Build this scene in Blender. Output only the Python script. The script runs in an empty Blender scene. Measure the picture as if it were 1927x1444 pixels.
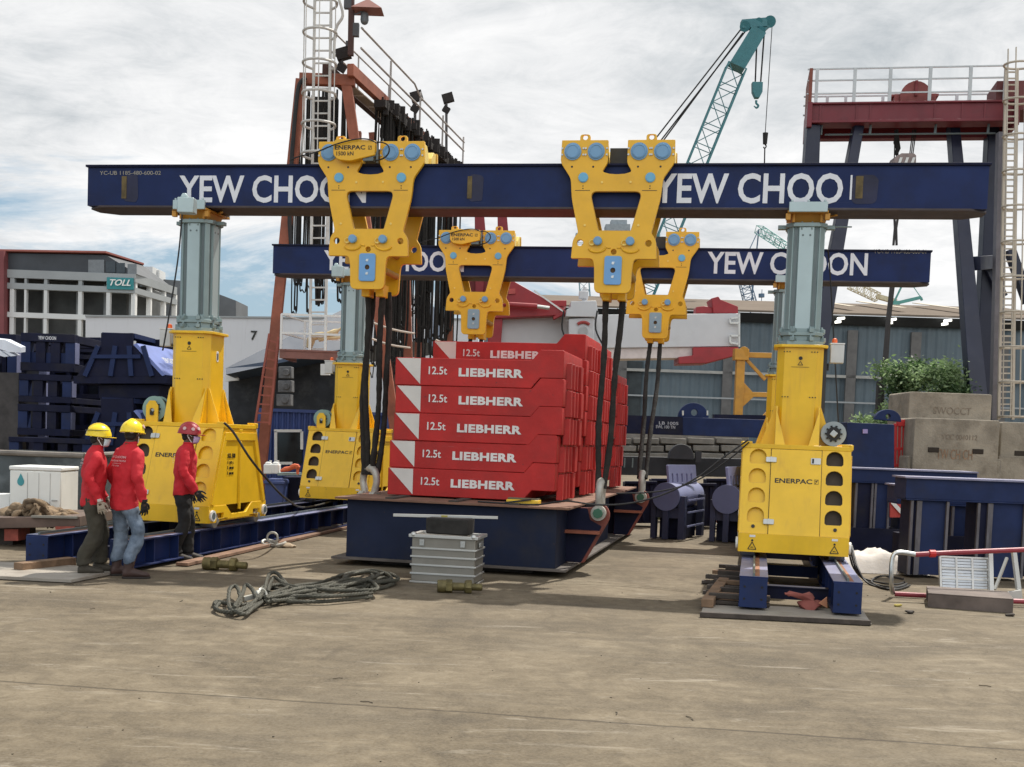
import bpy, bmesh, math, random
from mathutils import Vector as V, Matrix as M, noise as NZ
R = math.radians
rnd = random.Random(7)
scene = bpy.context.scene
COL = scene.collection

# ------------------------------------------------------------------ camera
FPX, PX, PY, CAMH = 2250.0, 963.5, 945.0, 1.78
_p = math.atan(125 / FPX); _r = math.atan(.037)
cF = V((0, math.cos(_p), -math.sin(_p))); _R0 = V((1, 0, 0)); _U0 = _R0.cross(cF)
cR = _R0 * math.cos(_r) + _U0 * math.sin(_r); cU = -_R0 * math.sin(_r) + _U0 * math.cos(_r)
CAM = V((0, 0, CAMH))
cd = bpy.data.cameras.new('camera'); cam = bpy.data.objects.new('camera', cd); COL.objects.link(cam)
cd.sensor_width = 36; cd.lens = 36 * FPX / 1927; cd.shift_y = (PY - 722) / 1927; cd.clip_end = 3000; cd.clip_start = .1
mw = M.Identity(4)
for i in range(3):
    mw[i][0], mw[i][1], mw[i][2], mw[i][3] = cR[i], cU[i], -cF[i], CAM[i]
cam.matrix_world = mw
scene.camera = cam

def ray(x, y): return cF + cR * ((x - PX) / FPX) + cU * ((PY - y) / FPX)
def at(x, y, Y): d = ray(x, y); return CAM + d * (Y / d.y)
def gnd(x, y, z=0): d = ray(x, y); return CAM + d * ((z - CAMH) / d.z)
def onpl(x, y, P0, n): d = ray(x, y); return CAM + d * ((P0 - CAM).dot(n) / d.dot(n))

# ------------------------------------------------------------------ world, sun, exposure
SUN_EL, SUN_AZ = R(58), R(32)          # azimuth from +Y (away from the camera) towards +X
world = bpy.data.worlds.new('World'); scene.world = world; world.use_nodes = True
nt = world.node_tree; nt.nodes.clear()
def N(t, **k):
    n = nt.nodes.new(t)
    for a, b in k.items(): setattr(n, a, b)
    return n
def L(a, b): nt.links.new(a, b)
def MATH(op, a, b=None, clamp=False):
    n = N('ShaderNodeMath', operation=op); n.use_clamp = clamp
    for i, v in enumerate((a, b)):
        if v is None: continue
        if hasattr(v, 'is_linked'): L(v, n.inputs[i])
        else: n.inputs[i].default_value = v
    return n.outputs[0]
out = N('ShaderNodeOutputWorld'); bg = N('ShaderNodeBackground')
sky = N('ShaderNodeTexSky', sky_type='NISHITA'); sky.sun_disc = False
sky.sun_elevation = SUN_EL; sky.sun_rotation = SUN_AZ; sky.dust_density = 1.5; sky.air_density = 1.0
tc = N('ShaderNodeTexCoord'); sp = N('ShaderNodeSeparateXYZ'); L(tc.outputs['Generated'], sp.inputs[0])
zz = MATH('ADD', MATH('MAXIMUM', sp.outputs[2], 0.0), .10)
cmb = N('ShaderNodeCombineXYZ')
L(MATH('DIVIDE', sp.outputs[0], zz), cmb.inputs[0]); L(MATH('DIVIDE', sp.outputs[1], zz), cmb.inputs[1])
def NOI(scale, detail, rough, dist=0, off=0):
    n = N('ShaderNodeTexNoise'); n.inputs['Scale'].default_value = scale; n.inputs['Detail'].default_value = detail
    n.inputs['Roughness'].default_value = rough; n.inputs['Distortion'].default_value = dist
    mp = N('ShaderNodeMapping'); mp.inputs['Location'].default_value = (off, off * .7, off * .3)
    L(cmb.outputs[0], mp.inputs[0]); L(mp.outputs[0], n.inputs[0]); return n.outputs[0]
def RAMP(v, pts):
    n = N('ShaderNodeValToRGB'); e = n.color_ramp.elements
    while len(e) < len(pts): e.new(.5)
    for el, (p, c) in zip(e, pts): el.position = p; el.color = (*c, 1) if len(c) == 3 else c
    L(v, n.inputs[0]); return n.outputs[0]
def MIX(f, a, b):
    n = N('ShaderNodeMix', data_type='RGBA')
    for i, v in ((0, f), (6, a), (7, b)):
        if hasattr(v, 'is_linked'): L(v, n.inputs[i])
        else: n.inputs[i].default_value = v
    return n.outputs[2]
big = NOI(.55, 5, .55, .5, 3.1); fine = NOI(2.2, 9, .66, .6, 11.0); rip = NOI(6.5, 8, .7, .8, 21.0)
tone = MATH('ADD', MATH('ADD', MATH('MULTIPLY', big, .50), MATH('MULTIPLY', fine, .34)), MATH('MULTIPLY', rip, .16))
# cloud is whiter lower down where the thin layer is seen edge on
lowc = MATH('SUBTRACT', 1.0, MATH('MULTIPLY', sp.outputs[2], 3.2), True)
tone = MATH('ADD', tone, MATH('ADD', MATH('MULTIPLY', lowc, .05), .022))
ccol = RAMP(tone, [(.36, (.40, .445, .49)), (.44, (.53, .57, .60)), (.50, (.69, .715, .735)), (.56, (.84, .85, .86)), (.64, (.98, .98, .98))])
# openings of blue, low in the sky and mostly to the left
low = MATH('SUBTRACT', 1.0, MATH('MULTIPLY', sp.outputs[2], 4.6), True)
left = MATH('ADD', MATH('MULTIPLY', sp.outputs[0], -.85), .06)
gap = MATH('ADD', MATH('ADD', MATH('MULTIPLY', low, .50), MATH('MULTIPLY', left, .33)), MATH('ADD', MATH('MULTIPLY', NOI(.8, 8, .66, .6, 7.7), .8), MATH('MULTIPLY', fine, .2)))
gapm = RAMP(gap, [(.715, (0, 0, 0)), (.84, (1, 1, 1))])
skc = N('ShaderNodeVectorMath', operation='SCALE'); L(sky.outputs[0], skc.inputs[0]); skc.inputs['Scale'].default_value = .085
skyc = MIX(.55, skc.outputs[0], (.40, .60, .76, 1))
col = MIX(gapm, ccol, skyc)
# unseen sky behind the camera is brightened to fill the shaded front faces
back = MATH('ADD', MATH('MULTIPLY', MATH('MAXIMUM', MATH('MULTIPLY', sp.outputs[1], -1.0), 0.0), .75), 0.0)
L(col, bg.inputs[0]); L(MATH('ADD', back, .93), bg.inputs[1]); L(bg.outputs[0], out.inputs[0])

sl = bpy.data.lights.new('sun', 'SUN'); sl.energy = 5.0; sl.angle = R(1.0); sl.color = (1, .95, .86)
sun = bpy.data.objects.new('sun', sl); COL.objects.link(sun)
sdir = V((math.sin(SUN_AZ) * math.cos(SUN_EL), math.cos(SUN_AZ) * math.cos(SUN_EL), math.sin(SUN_EL)))
sun.rotation_euler = sdir.to_track_quat('Z', 'Y').to_euler()
scene.view_settings.view_transform = 'Standard'; scene.view_settings.look = 'None'
scene.view_settings.exposure = 0.14; scene.view_settings.gamma = 1
scene.cycles.max_bounces = 6

# ------------------------------------------------------------------ materials
MATS = {}
def mat(name, col, rough=.5, metal=0, var=.15, scale=2.5, dirt=0, dirtcol=(.10, .075, .05), streak=False, bump=.0, bscale=40, chip=0, chipcol=(.13, .06, .03), spec=.5, dscale=1.6, edge=None, scr=0):
    if name in MATS: return MATS[name]
    m = bpy.data.materials.new(name); m.use_nodes = True; t = m.node_tree; nd = t.nodes; lk = t.links
    b = nd['Principled BSDF']; b.inputs['Metallic'].default_value = metal; b.inputs['Specular IOR Level'].default_value = spec
    tcn = nd.new('ShaderNodeTexCoord'); oi = nd.new('ShaderNodeObjectInfo')
    ad = nd.new('ShaderNodeVectorMath'); ad.operation = 'ADD'
    sc = nd.new('ShaderNodeVectorMath'); sc.operation = 'SCALE'; sc.inputs['Scale'].default_value = 17.3
    cb = nd.new('ShaderNodeCombineXYZ')
    for i in range(3): lk.new(oi.outputs['Random'], cb.inputs[i])
    lk.new(cb.outputs[0], sc.inputs[0]); lk.new(tcn.outputs['Object'], ad.inputs[0]); lk.new(sc.outputs[0], ad.inputs[1])
    def noi(s, d, r, vec=None):
        n = nd.new('ShaderNodeTexNoise'); n.inputs['Scale'].default_value = s; n.inputs['Detail'].default_value = d; n.inputs['Roughness'].default_value = r
        lk.new(vec or ad.outputs[0], n.inputs[0]); return n.outputs[0]
    def ramp(v, p0, p1, c0=(0, 0, 0, 1), c1=(1, 1, 1, 1)):
        n = nd.new('ShaderNodeValToRGB'); n.color_ramp.elements[0].position = p0; n.color_ramp.elements[1].position = p1
        n.color_ramp.elements[0].color = c0; n.color_ramp.elements[1].color = c1; lk.new(v, n.inputs[0]); return n.outputs[0]
    def mix(f, a, bb):
        n = nd.new('ShaderNodeMix'); n.data_type = 'RGBA'
        for i, v in ((0, f), (6, a), (7, bb)):
            if hasattr(v, 'is_linked'): lk.new(v, n.inputs[i])
            else: n.inputs[i].default_value = v if not isinstance(v, tuple) or len(v) == 4 else (*v, 1)
        return n.outputs[2]
    lo = tuple(max(0, c * (1 - var)) for c in col); hi = tuple(min(1, c * (1 + var)) for c in col)
    c = mix(ramp(noi(scale, 5, .6), .3, .7), lo, hi)
    vec = None
    if streak:
        mp = nd.new('ShaderNodeMapping'); mp.inputs['Scale'].default_value = (5, 5, .35); lk.new(ad.outputs[0], mp.inputs[0]); vec = mp.outputs[0]
    df = None
    if dirt:
        df = ramp(noi(dscale, 8, .65, vec), .62 - dirt * .3, .80 - dirt * .1)
        sm = nd.new('ShaderNodeMath'); sm.operation = 'MULTIPLY'; lk.new(df, sm.inputs[0]); sm.inputs[1].default_value = min(.9, .35 + dirt * .6); df = sm.outputs[0]
        c = mix(df, c, dirtcol)
    if chip:
        cf = ramp(noi(9, 9, .75), .70 - chip * .12, .73 - chip * .12); c = mix(cf, c, chipcol)
    if scr:
        mp2 = nd.new('ShaderNodeMapping'); mp2.inputs['Scale'].default_value = (1.3, 1.3, 38); mp2.inputs['Rotation'].default_value = (0, .12, 0); lk.new(ad.outputs[0], mp2.inputs[0])
        mk = nd.new('ShaderNodeMath'); mk.operation = 'MULTIPLY'; lk.new(ramp(noi(1.0, 4, .7, mp2.outputs[0]), .66, .72), mk.inputs[0]); lk.new(ramp(noi(1.4, 4, .6), .45, .6), mk.inputs[1])
        m3 = nd.new('ShaderNodeMath'); m3.operation = 'MULTIPLY'; lk.new(mk.outputs[0], m3.inputs[0]); m3.inputs[1].default_value = scr
        c = mix(m3.outputs[0], c, tuple(min(1, q * .5 + .16) for q in col))
    if edge:
        bv = nd.new('ShaderNodeBevel'); bv.samples = 4; bv.inputs['Radius'].default_value = edge[0]; ge = nd.new('ShaderNodeNewGeometry')
        dt = nd.new('ShaderNodeVectorMath'); dt.operation = 'DOT_PRODUCT'; lk.new(bv.outputs[0], dt.inputs[0]); lk.new(ge.outputs['Normal'], dt.inputs[1])
        e1 = nd.new('ShaderNodeMath'); e1.operation = 'ADD'; lk.new(dt.outputs['Value'], e1.inputs[0]); e2 = nd.new('ShaderNodeMath'); e2.operation = 'MULTIPLY'; lk.new(noi(7, 6, .7), e2.inputs[0]); e2.inputs[1].default_value = -.5; lk.new(e2.outputs[0], e1.inputs[1])
        c = mix(ramp(e1.outputs[0], .52, .66, (1, 1, 1, 1), (0, 0, 0, 1)), c, edge[1])
    lk.new(c, b.inputs['Base Color'])
    rr = nd.new('ShaderNodeMapRange'); rr.inputs[3].default_value = max(.05, rough - .1); rr.inputs[4].default_value = min(1, rough + .15)
    lk.new(noi(scale * 2.3, 6, .6), rr.inputs[0]); lk.new(rr.outputs[0], b.inputs['Roughness'])
    if bump:
        bp = nd.new('ShaderNodeBump'); bp.inputs['Strength'].default_value = min(1, bump); bp.inputs['Distance'].default_value = .02
        lk.new(noi(bscale, 6, .6), bp.inputs['Height']); lk.new(bp.outputs[0], b.inputs['Normal'])
    MATS[name] = m; return m

YEL = mat('yellow machine paint', (.80, .485, .014), .33, var=.09, dirt=.24, dirtcol=(.50, .26, .03), streak=True, chip=.2, chipcol=(.28, .16, .05), edge=(.012, (.45, .27, .05)), scr=.25)
YELL = mat('yellow link paint', (.78, .425, .014), .36, var=.09, dirt=.22, dirtcol=(.48, .24, .03), chip=.18, chipcol=(.28, .15, .03), edge=(.012, (.40, .22, .04)), scr=.2)
YELP = mat('pale sunlit yellow', (.85, .62, .16), .5, var=.05)  # sunlit look of the roller housings put into the colour; also studs, split pins
NAVY = mat('navy girder paint', (.013, .025, .092), .5, var=.22, dirt=.5, dirtcol=(.013, .015, .034), chip=.2, chipcol=(.06, .04, .03), scale=1.2, spec=.18, scr=.22, edge=(.01, (.05, .045, .06)))
NAVYD = mat('weathered dark navy paint', (.007, .009, .030), .6, var=.25, dirt=.4, dirtcol=(.03, .027, .025), chip=.2, spec=.18)
NAVYM = mat('mid navy paint', (.015, .027, .085), .55, var=.2, dirt=.3, dirtcol=(.03, .03, .04), chip=.15, spec=.18)
NAVYG = mat('dull grey navy paint', (.012, .018, .042), .6, var=.25, dirt=.35, dirtcol=(.035, .032, .032), chip=.2, scale=1.2, spec=.18)
PERI = mat('pale sunlit blue paint', (.19, .205, .34), .4, var=.15, dirt=.2, dirtcol=(.06, .06, .1), chip=.15)  # sunlit tone of rail tops and cylinders put into the colour
CONTB = mat('container blue paint', (.04, .07, .22), .5, var=.15, dirt=.25, dirtcol=(.05, .05, .08), streak=True)
RED = mat('counterweight red paint', (.42, .022, .020), .5, spec=.3, var=.16, dirt=.5, dirtcol=(.24, .026, .023), chip=.42, chipcol=(.10, .03, .028), bump=.15, bscale=25, edge=(.016, (.16, .035, .03)), scr=.5, dscale=1.5)
REDD = mat('dark red steel paint', (.17, .010, .014), .5, var=.15, dirt=.25, dirtcol=(.06, .015, .012), chip=.2)
REDB = mat('bright red paint', (.55, .02, .02), .45, var=.1, dirt=.15)
RUST = mat('rust red primer', (.28, .088, .050), .7, var=.25, dirt=.3, dirtcol=(.07, .025, .018), bump=.1)
RUSTB = mat('rusty plate', (.19, .10, .065), .8, var=.3, dirt=.35, dirtcol=(.09, .05, .035), bump=.2)
WHITE = mat('white paint', (.74, .74, .72), .5, var=.06, dirt=.2, dirtcol=(.45, .41, .35), streak=True)
WHITEC = mat('clean white lettering', (.70, .71, .75), .5, var=.08)
LETR = mat('counterweight lettering', (.66, .64, .62), .6, var=.1)
BLACKT = mat('black lettering', (.012, .011, .010), .5)
DARK = mat('dark void', (.012, .011, .010), .8)
BROWNV = mat('dark vent inside', (.055, .040, .026), .7, var=.2, scale=8)
BLACK = mat('black rubber', (.012, .012, .013), .6)
SLING = mat('black sling cloth', (.016, .014, .012), .85, var=.5, scale=9, dirt=.3, dirtcol=(.05, .045, .04), bump=.6, bscale=30)
GALV = mat('grey green galvanised steel', (.24, .31, .31), .40, metal=.35, var=.10, dirt=.22, dirtcol=(.14, .17, .165), streak=True)
GALVL = mat('light galvanised panel', (.40, .49, .50), .38, metal=.3, var=.06, dirt=.12, dirtcol=(.26, .31, .31), streak=True)
GALVD = mat('dark galvanised groove', (.13, .16, .165), .45, metal=.3, var=.1)
STEEL = mat('bright steel', (.55, .56, .55), .3, metal=.8, var=.1, dirt=.15)
ZINC = mat('zinc plated steel', (.45, .46, .45), .35, metal=.7, var=.1)
PINB = mat('pale blue pin paint', (.165, .33, .52), .38, var=.08, dirt=.12, dirtcol=(.12, .2, .3))
PINB2 = mat('blue slot plate paint', (.15, .34, .62), .4, var=.06)
PINB3 = mat('greyish slot plate paint', (.24, .34, .40), .45, var=.1)
ALU = mat('brushed aluminium', (.25, .235, .205), .45, metal=.55, var=.10, scale=4)
ALUE = mat('bright aluminium edge', (.52, .52, .50), .35, metal=.6, var=.05)
WOOD = mat('weathered timber', (.20, .125, .075), .85, var=.35, scale=6, dirt=.3, dirtcol=(.07, .05, .035), bump=.4)
WOODD = mat('dark wet timber', (.06, .048, .040), .85, var=.35, scale=6, bump=.4)
ROPE = mat('greasy wire rope', (.060, .058, .043), .6, metal=.25, var=.3, scale=12, bump=.5, bscale=120)
BRASS = mat('olive greased steel', (.14, .115, .045), .5, metal=.5, var=.45, scale=9, dirt=.3, dirtcol=(.05, .045, .03))
CONC = mat('cast concrete', (.30, .26, .205), .9, var=.22, scale=1.8, dirt=.6, dirtcol=(.12, .098, .072), dscale=3.2, bump=.6, bscale=24, edge=(.03, (.16, .14, .115)), chip=.2, chipcol=(.14, .12, .10))
CONCW = mat('pale stacked concrete', (.20, .185, .165), .9, var=.25, scale=3, dirt=.35, dirtcol=(.12, .10, .08), bump=.5)
TEAL = mat('teal crane paint', (.035, .16, .18), .5, var=.12, dirt=.2, dirtcol=(.03, .09, .1))
TEALS = mat('teal sign', (.02, .21, .23), .5, var=.03)
ORANGE = mat('orange beacon plastic', (.75, .12, .02), .4)
CREAM = mat('canvas cloth', (.70, .66, .60), .9, var=.06, bump=.2)
# ------------------------------------------------------------------ mesh helpers
def frame(o, x, y):
    x = V(x).normalized(); z = x.cross(V(y)).normalized(); y = z.cross(x)
    m = M.Identity(4)
    for i in range(3): m[i][0], m[i][1], m[i][2], m[i][3] = x[i], y[i], z[i], o[i]
    return m
def rz(a): return M.Rotation(a, 4, 'Z')
def T(x, y=0, z=0): return M.Translation(V((x, y, z)))
XZ = frame((0, 0, 0), (1, 0, 0), (0, 0, 1))        # a drawing in x,y stood up in x,z; its thickness runs along -y

class MB:
    def __init__(s): s.bm = bmesh.new(); s.me = []
    def _v(s, pts, m=None): return [s.bm.verts.new((m @ V(p)) if m else p) for p in pts]
    def face(s, vs):
        try: return s.bm.faces.new(vs)
        except ValueError: return None
    def box(s, c, d, m=None, taper=None):
        x, y, z = d[0] / 2, d[1] / 2, d[2] / 2; tx, ty = taper or (1, 1)
        q = [(-x, -y, -z), (x, -y, -z), (x, y, -z), (-x, y, -z), (-x * tx, -y * ty, z), (x * tx, -y * ty, z), (x * tx, y * ty, z), (-x * tx, y * ty, z)]
        v = s._v([V(c) + V(p) for p in q], m)
        for f in ((3, 2, 1, 0), (4, 5, 6, 7), (0, 1, 5, 4), (1, 2, 6, 5), (2, 3, 7, 6), (3, 0, 4, 7)): s.face([v[i] for i in f])
        return s
    def bx(s, x0, x1, y0, y1, z0, z1, m=None): return s.box(((x0 + x1) / 2, (y0 + y1) / 2, (z0 + z1) / 2), (abs(x1 - x0), abs(y1 - y0), abs(z1 - z0)), m)
    def bar(s, a, b, w, h=None, up=(0, 0, 1), w1=None, h1=None):
        a, b = V(a), V(b); h = h or w; d = (b - a)
        if d.length < 1e-6: return s
        d.normalize(); u = V(up)
        if abs(d.dot(u)) > .98: u = V((1, 0, 0)) if abs(d.x) < .9 else V((0, 1, 0))
        r = d.cross(u).normalized(); u = r.cross(d)
        w1 = w1 or w; h1 = h1 or h; v = []
        for p, ww, hh in ((a, w, h), (b, w1, h1)):
            for sx, sy in ((-1, -1), (1, -1), (1, 1), (-1, 1)): v.append(s.bm.verts.new(p + r * sx * ww / 2 + u * sy * hh / 2))
        for f in ((3, 2, 1, 0), (4, 5, 6, 7), (0, 1, 5, 4), (1, 2, 6, 5), (2, 3, 7, 6), (3, 0, 4, 7)): s.face([v[i] for i in f])
        return s
    def loft(s, rings, caps=True, closed=True, m=None):
        vs = [s._v(r, m) for r in rings]; n = len(vs[0])
        for a, b in zip(vs, vs[1:]):
            for i in range(n if closed else n - 1):
                j = (i + 1) % n; s.face([a[i], a[j], b[j], b[i]])
        if caps: s.face(vs[0][::-1]); s.face(vs[-1])
        return s
    def cyl(s, a, b, r0, r1=None, n=16, caps=True):
        a, b = V(a), V(b); r1 = r0 if r1 is None else r1; d = (b - a).normalized()
        u = V((0, 0, 1)) if abs(d.z) < .9 else V((1, 0, 0)); x = d.cross(u).normalized(); y = d.cross(x)
        ring = lambda p, r: [p + (x * math.cos(t) + y * math.sin(t)) * r for t in [2 * math.pi * i / n for i in range(n)]]
        return s.loft([ring(b, max(r1, 1e-4)), ring(a, max(r0, 1e-4))], caps)
    def tube(s, pts, r, n=8, closed=False, caps=True, sub=0):
        pts = [V(p) for p in pts]
        if sub: pts = smooth(pts, sub, closed)
        k = len(pts); rr = r if isinstance(r, (list, tuple)) else [r] * k
        if len(rr) != k: rr = [rr[min(len(rr) - 1, int(i * (len(rr) - 1) / (k - 1) + .5))] for i in range(k)]
        t0 = (pts[1] - pts[0]).normalized(); u = V((0, 0, 1)) if abs(t0.z) < .9 else V((1, 0, 0)); x = t0.cross(u).normalized(); rings = []
        for i, p in enumerate(pts):
            a = pts[(i - 1) % k] if (i or closed) else p; b = pts[(i + 1) % k] if (i < k - 1 or closed) else p
            t = (b - a).normalized(); x = (x - t * x.dot(t))
            if x.length < 1e-6: x = t.orthogonal()
            x.normalize(); y = t.cross(x)
            rings.append([p + (x * math.cos(2 * math.pi * j / n) + y * math.sin(2 * math.pi * j / n)) * rr[i] for j in range(n)])
        if closed: rings.append(rings[0]); caps = False
        return s.loft([q[::-1] for q in rings], caps)
    def prism(s, poly, z0, z1, m=None):
        ar = sum(poly[i][0] * poly[(i + 1) % len(poly)][1] - poly[(i + 1) % len(poly)][0] * poly[i][1] for i in range(len(poly)))
        if ar < 0: poly = poly[::-1]
        return s.loft([[(x, y, z0) for x, y in poly], [(x, y, z1) for x, y in poly]], True, True, m)
    def lathe(s, prof, m=None, n=24, caps=True):
        rings = [[(r * math.cos(2 * math.pi * i / n), r * math.sin(2 * math.pi * i / n), z) for i in range(n)] for r, z in prof]
        return s.loft(rings, caps, True, m)
    def ball(s, c, r, n=16, k=10, m=None, z0=-1, z1=1):
        r = (r, r, r) if not isinstance(r, (tuple, list)) else r; rings = []
        a0, a1 = math.asin(z0), math.asin(z1)
        for i in range(k + 1):
            a = a0 + (a1 - a0) * i / k; q = max(math.cos(a), .004)
            rings.append([(c[0] + r[0] * q * math.cos(2 * math.pi * j / n), c[1] + r[1] * q * math.sin(2 * math.pi * j / n), c[2] + r[2] * math.sin(a)) for j in range(n)])
        return s.loft(rings, True, True, m)
    def torus(s, m, R0, r, n=24, k=8, a0=0, a1=360):
        full = abs(a1 - a0) >= 360; q = n if full else n + 1
        return s.tube([m @ V((R0 * math.cos(R(a0 + (a1 - a0) * i / n)), R0 * math.sin(R(a0 + (a1 - a0) * i / n)), 0)) for i in range(q)], r, k, closed=full)
    def mesh(s, me, m=None):
        if m: me.transform(m)
        s.bm.from_mesh(me); bpy.data.meshes.remove(me); return s
    def plate(s, outer, holes, t, m, bevel=0):
        "flat plate with holes drawn in x,y, centred on its own mid plane"
        c = bpy.data.curves.new('outline', 'CURVE'); c.dimensions = '2D'; c.fill_mode = 'BOTH'; c.extrude = t / 2 - bevel
        if bevel: c.bevel_depth = bevel; c.bevel_resolution = 1; c.offset = -bevel
        for poly in [outer] + list(holes):
            sp_ = c.splines.new('POLY'); sp_.points.add(len(poly) - 1); sp_.use_cyclic_u = True
            for q, p in zip(sp_.points, poly): q.co = (p[0], p[1], 0, 1)
        o = bpy.data.objects.new('outline', c); me = o.to_mesh().copy(); o.to_mesh_clear()
        bpy.data.objects.remove(o); bpy.data.curves.remove(c); return s.mesh(me, m)
    def text(s, body, w, h, m, t=.004, bold=.0, shear=0, spacing=1.0):
        "lettering fitted into w x h, lower left at the frame's origin"
        me = text_mesh(body, w, h, t, bold, shear, spacing); return s.mesh(me, m)
    def tf(s, m): bmesh.ops.transform(s.bm, matrix=m, verts=s.bm.verts); return s
    def noise(s, amp, freq, seed=0):
        for v in s.bm.verts: v.co += NZ.noise_vector(v.co * freq + V((seed, seed, seed))) * amp
        return s

def text_mesh(body, w, h, t=.004, bold=0, shear=0, spacing=1.0):
    c = bpy.data.curves.new('lettering', 'FONT'); c.body = body; c.size = 1; c.extrude = .01; c.offset = bold; c.shear = shear
    c.space_character = spacing; c.resolution_u = 3
    o = bpy.data.objects.new('lettering', c); me = o.to_mesh().copy(); o.to_mesh_clear(); bpy.data.objects.remove(o); bpy.data.curves.remove(c)
    xs = [v.co.x for v in me.vertices]; ys = [v.co.y for v in me.vertices]; x0, x1, y0, y1 = min(xs), max(xs), min(ys), max(ys)
    for v in me.vertices: v.co = ((v.co.x - x0) / (x1 - x0) * w, (v.co.y - y0) / (y1 - y0) * h, t if v.co.z > 0 else -.002)
    return me
def smooth(pts, sub, closed=False):
    o = []; k = len(pts)
    for i in range(k if closed else k - 1):
        p0, p1, p2, p3 = (pts[(i + d) % k] if closed else pts[min(max(i + d, 0), k - 1)] for d in (-1, 0, 1, 2))
        for j in range(sub):
            t = j / sub
            o.append(.5 * ((2 * p1) + (p2 - p0) * t + (2 * p0 - 5 * p1 + 4 * p2 - p3) * t * t + (3 * p1 - p0 - 3 * p2 + p3) * t ** 3))
    if not closed: o.append(pts[-1])
    return o
def circ(cx, cy, r, n=16, a0=0): return [(cx + r * math.cos(a0 + 2 * math.pi * i / n), cy + r * math.sin(a0 + 2 * math.pi * i / n)) for i in range(n)]
def rrect(x0, x1, y0, y1, r, k=4):
    o = []
    for cx, cy, a in ((x1 - r, y1 - r, 0), (x0 + r, y1 - r, 90), (x0 + r, y0 + r, 180), (x1 - r, y0 + r, 270)):
        for i in range(k + 1): t = R(a + 90 * i / k); o.append((cx + r * math.cos(t), cy + r * math.sin(t)))
    return o
def rounded(poly, rad, k=4):
    "polygon with its corners rounded; rad is one radius or one per corner"
    o = []; n = len(poly)
    for i in range(n):
        r = rad[i] if isinstance(rad, (list, tuple)) else rad; p = V((*poly[i], 0)); a = V((*poly[i - 1], 0)); b = V((*poly[(i + 1) % n], 0))
        if r <= 0: o.append(poly[i]); continue
        u = (a - p); v = (b - p); l = min(u.length, v.length) * .48; u.normalize(); v.normalize(); l = min(l, r)
        A, B = p + u * l, p + v * l
        for j in range(k + 1):
            t = j / k; q = A * (1 - t) ** 2 + p * 2 * t * (1 - t) + B * t * t; o.append((q.x, q.y))
    return o
def arch(cx, y0, w, h, k=8):
    r = w / 2; c = .02
    o = [(cx - r + c, y0), (cx + r - c, y0), (cx + r, y0 + c)]
    for i in range(k + 1): t = math.pi * i / k; o.append((cx + r * math.cos(t), y0 + h - r + r * math.sin(t)))
    return o + [(cx - r, y0 + c)]

# ------------------------------------------------------------------ object helpers
INV = {}
def pieces(bm):
    "far-apart pieces of a bmesh: lists of faces"
    bm.verts.ensure_lookup_table(); seen = set(); isl = []
    for v in bm.verts:
        if v in seen: continue
        st = [v]; seen.add(v); g = []
        while st:
            q = st.pop(); g.append(q)
            for e in q.link_edges:
                w = e.other_vert(q)
                if w not in seen: seen.add(w); st.append(w)
        isl.append(g)
    if len(isl) < 2 or len(isl) > 400: return [list(bm.verts)]
    lo = [V((min(v.co[i] for v in g) for i in range(3))) for g in isl]; hi = [V((max(v.co[i] for v in g) for i in range(3))) for g in isl]
    sz = [max(h - l) for l, h in zip(lo, hi)]; par = list(range(len(isl)))
    def root(i):
        while par[i] != i: i = par[i]
        return i
    for i in range(len(isl)):
        for j in range(i):
            a, c = root(i), root(j)
            if a == c: continue
            gp = math.sqrt(sum(max(0, lo[i][k] - hi[j][k], lo[j][k] - hi[i][k]) ** 2 for k in range(3)))
            if gp <= max(.02, .5 * max(sz[i], sz[j])) * .98: par[a] = c
    out = {}
    for i, g in enumerate(isl): out.setdefault(root(i), []).extend(g)
    return list(out.values())
def obj(name, mb, m, parent=None, bevel=0, world=True, ang=35, mods=(), split=True):
    "links what an MB holds as one mesh (pieces that stand apart on a thing become parts of their own); world=True: drawn in world space, made local to its thing"
    if parent and split:
        pcs = pieces(mb.bm)
        if 1 < len(pcs) <= 100:
            first = None
            for g in pcs:
                gs = set(g); nb_ = MB(); mp = {v: nb_.bm.verts.new(v.co) for v in g}
                for f in {f for v in g for f in v.link_faces}:
                    try: nb_.bm.faces.new([mp[v] for v in f.verts])
                    except ValueError: pass
                o = obj(name, nb_, m, parent, bevel, world, ang, mods, False); first = first or o
            mb.bm.free(); return first
    me = bpy.data.meshes.new(name); bmesh.ops.recalc_face_normals(mb.bm, faces=mb.bm.faces); mb.bm.to_mesh(me); mb.bm.free()
    for x in (m if isinstance(m, (list, tuple)) else [m]): me.materials.append(x)
    o = bpy.data.objects.new(name, me); COL.objects.link(o)
    if parent:
        o.parent = parent
        if world and parent.name in INV: me.transform(INV[parent.name])
        INV[o.name] = INV.get(parent.name, M.Identity(4))
    me.shade_smooth(); me.set_sharp_from_angle(angle=R(ang))
    if bevel:
        b = o.modifiers.new('edge', 'BEVEL'); b.width = bevel; b.segments = 2; b.limit_method = 'ANGLE'; b.angle_limit = R(40); b.harden_normals = False
    return o
def tag(o, label=None, cat=None, group=None, kind=None):
    for k, v in (('label', label), ('category', cat), ('group', group), ('kind', kind)):
        if v: o[k] = v
    return o
def thing(name, label, cat, loc=(0, 0, 0), rot=0, group=None):
    o = bpy.data.objects.new(name, None); COL.objects.link(o); o.location = loc; o.rotation_euler = (0, 0, rot); o.empty_display_size = .2
    INV[o.name] = (T(*loc) @ rz(rot)).inverted(); return tag(o, label, cat, group)
def solo(name, label, cat, mb, m, bevel=0, group=None, kind=None, ang=35):
    return tag(obj(name, mb, m, None, bevel, True, ang), label, cat, group, kind)
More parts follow.
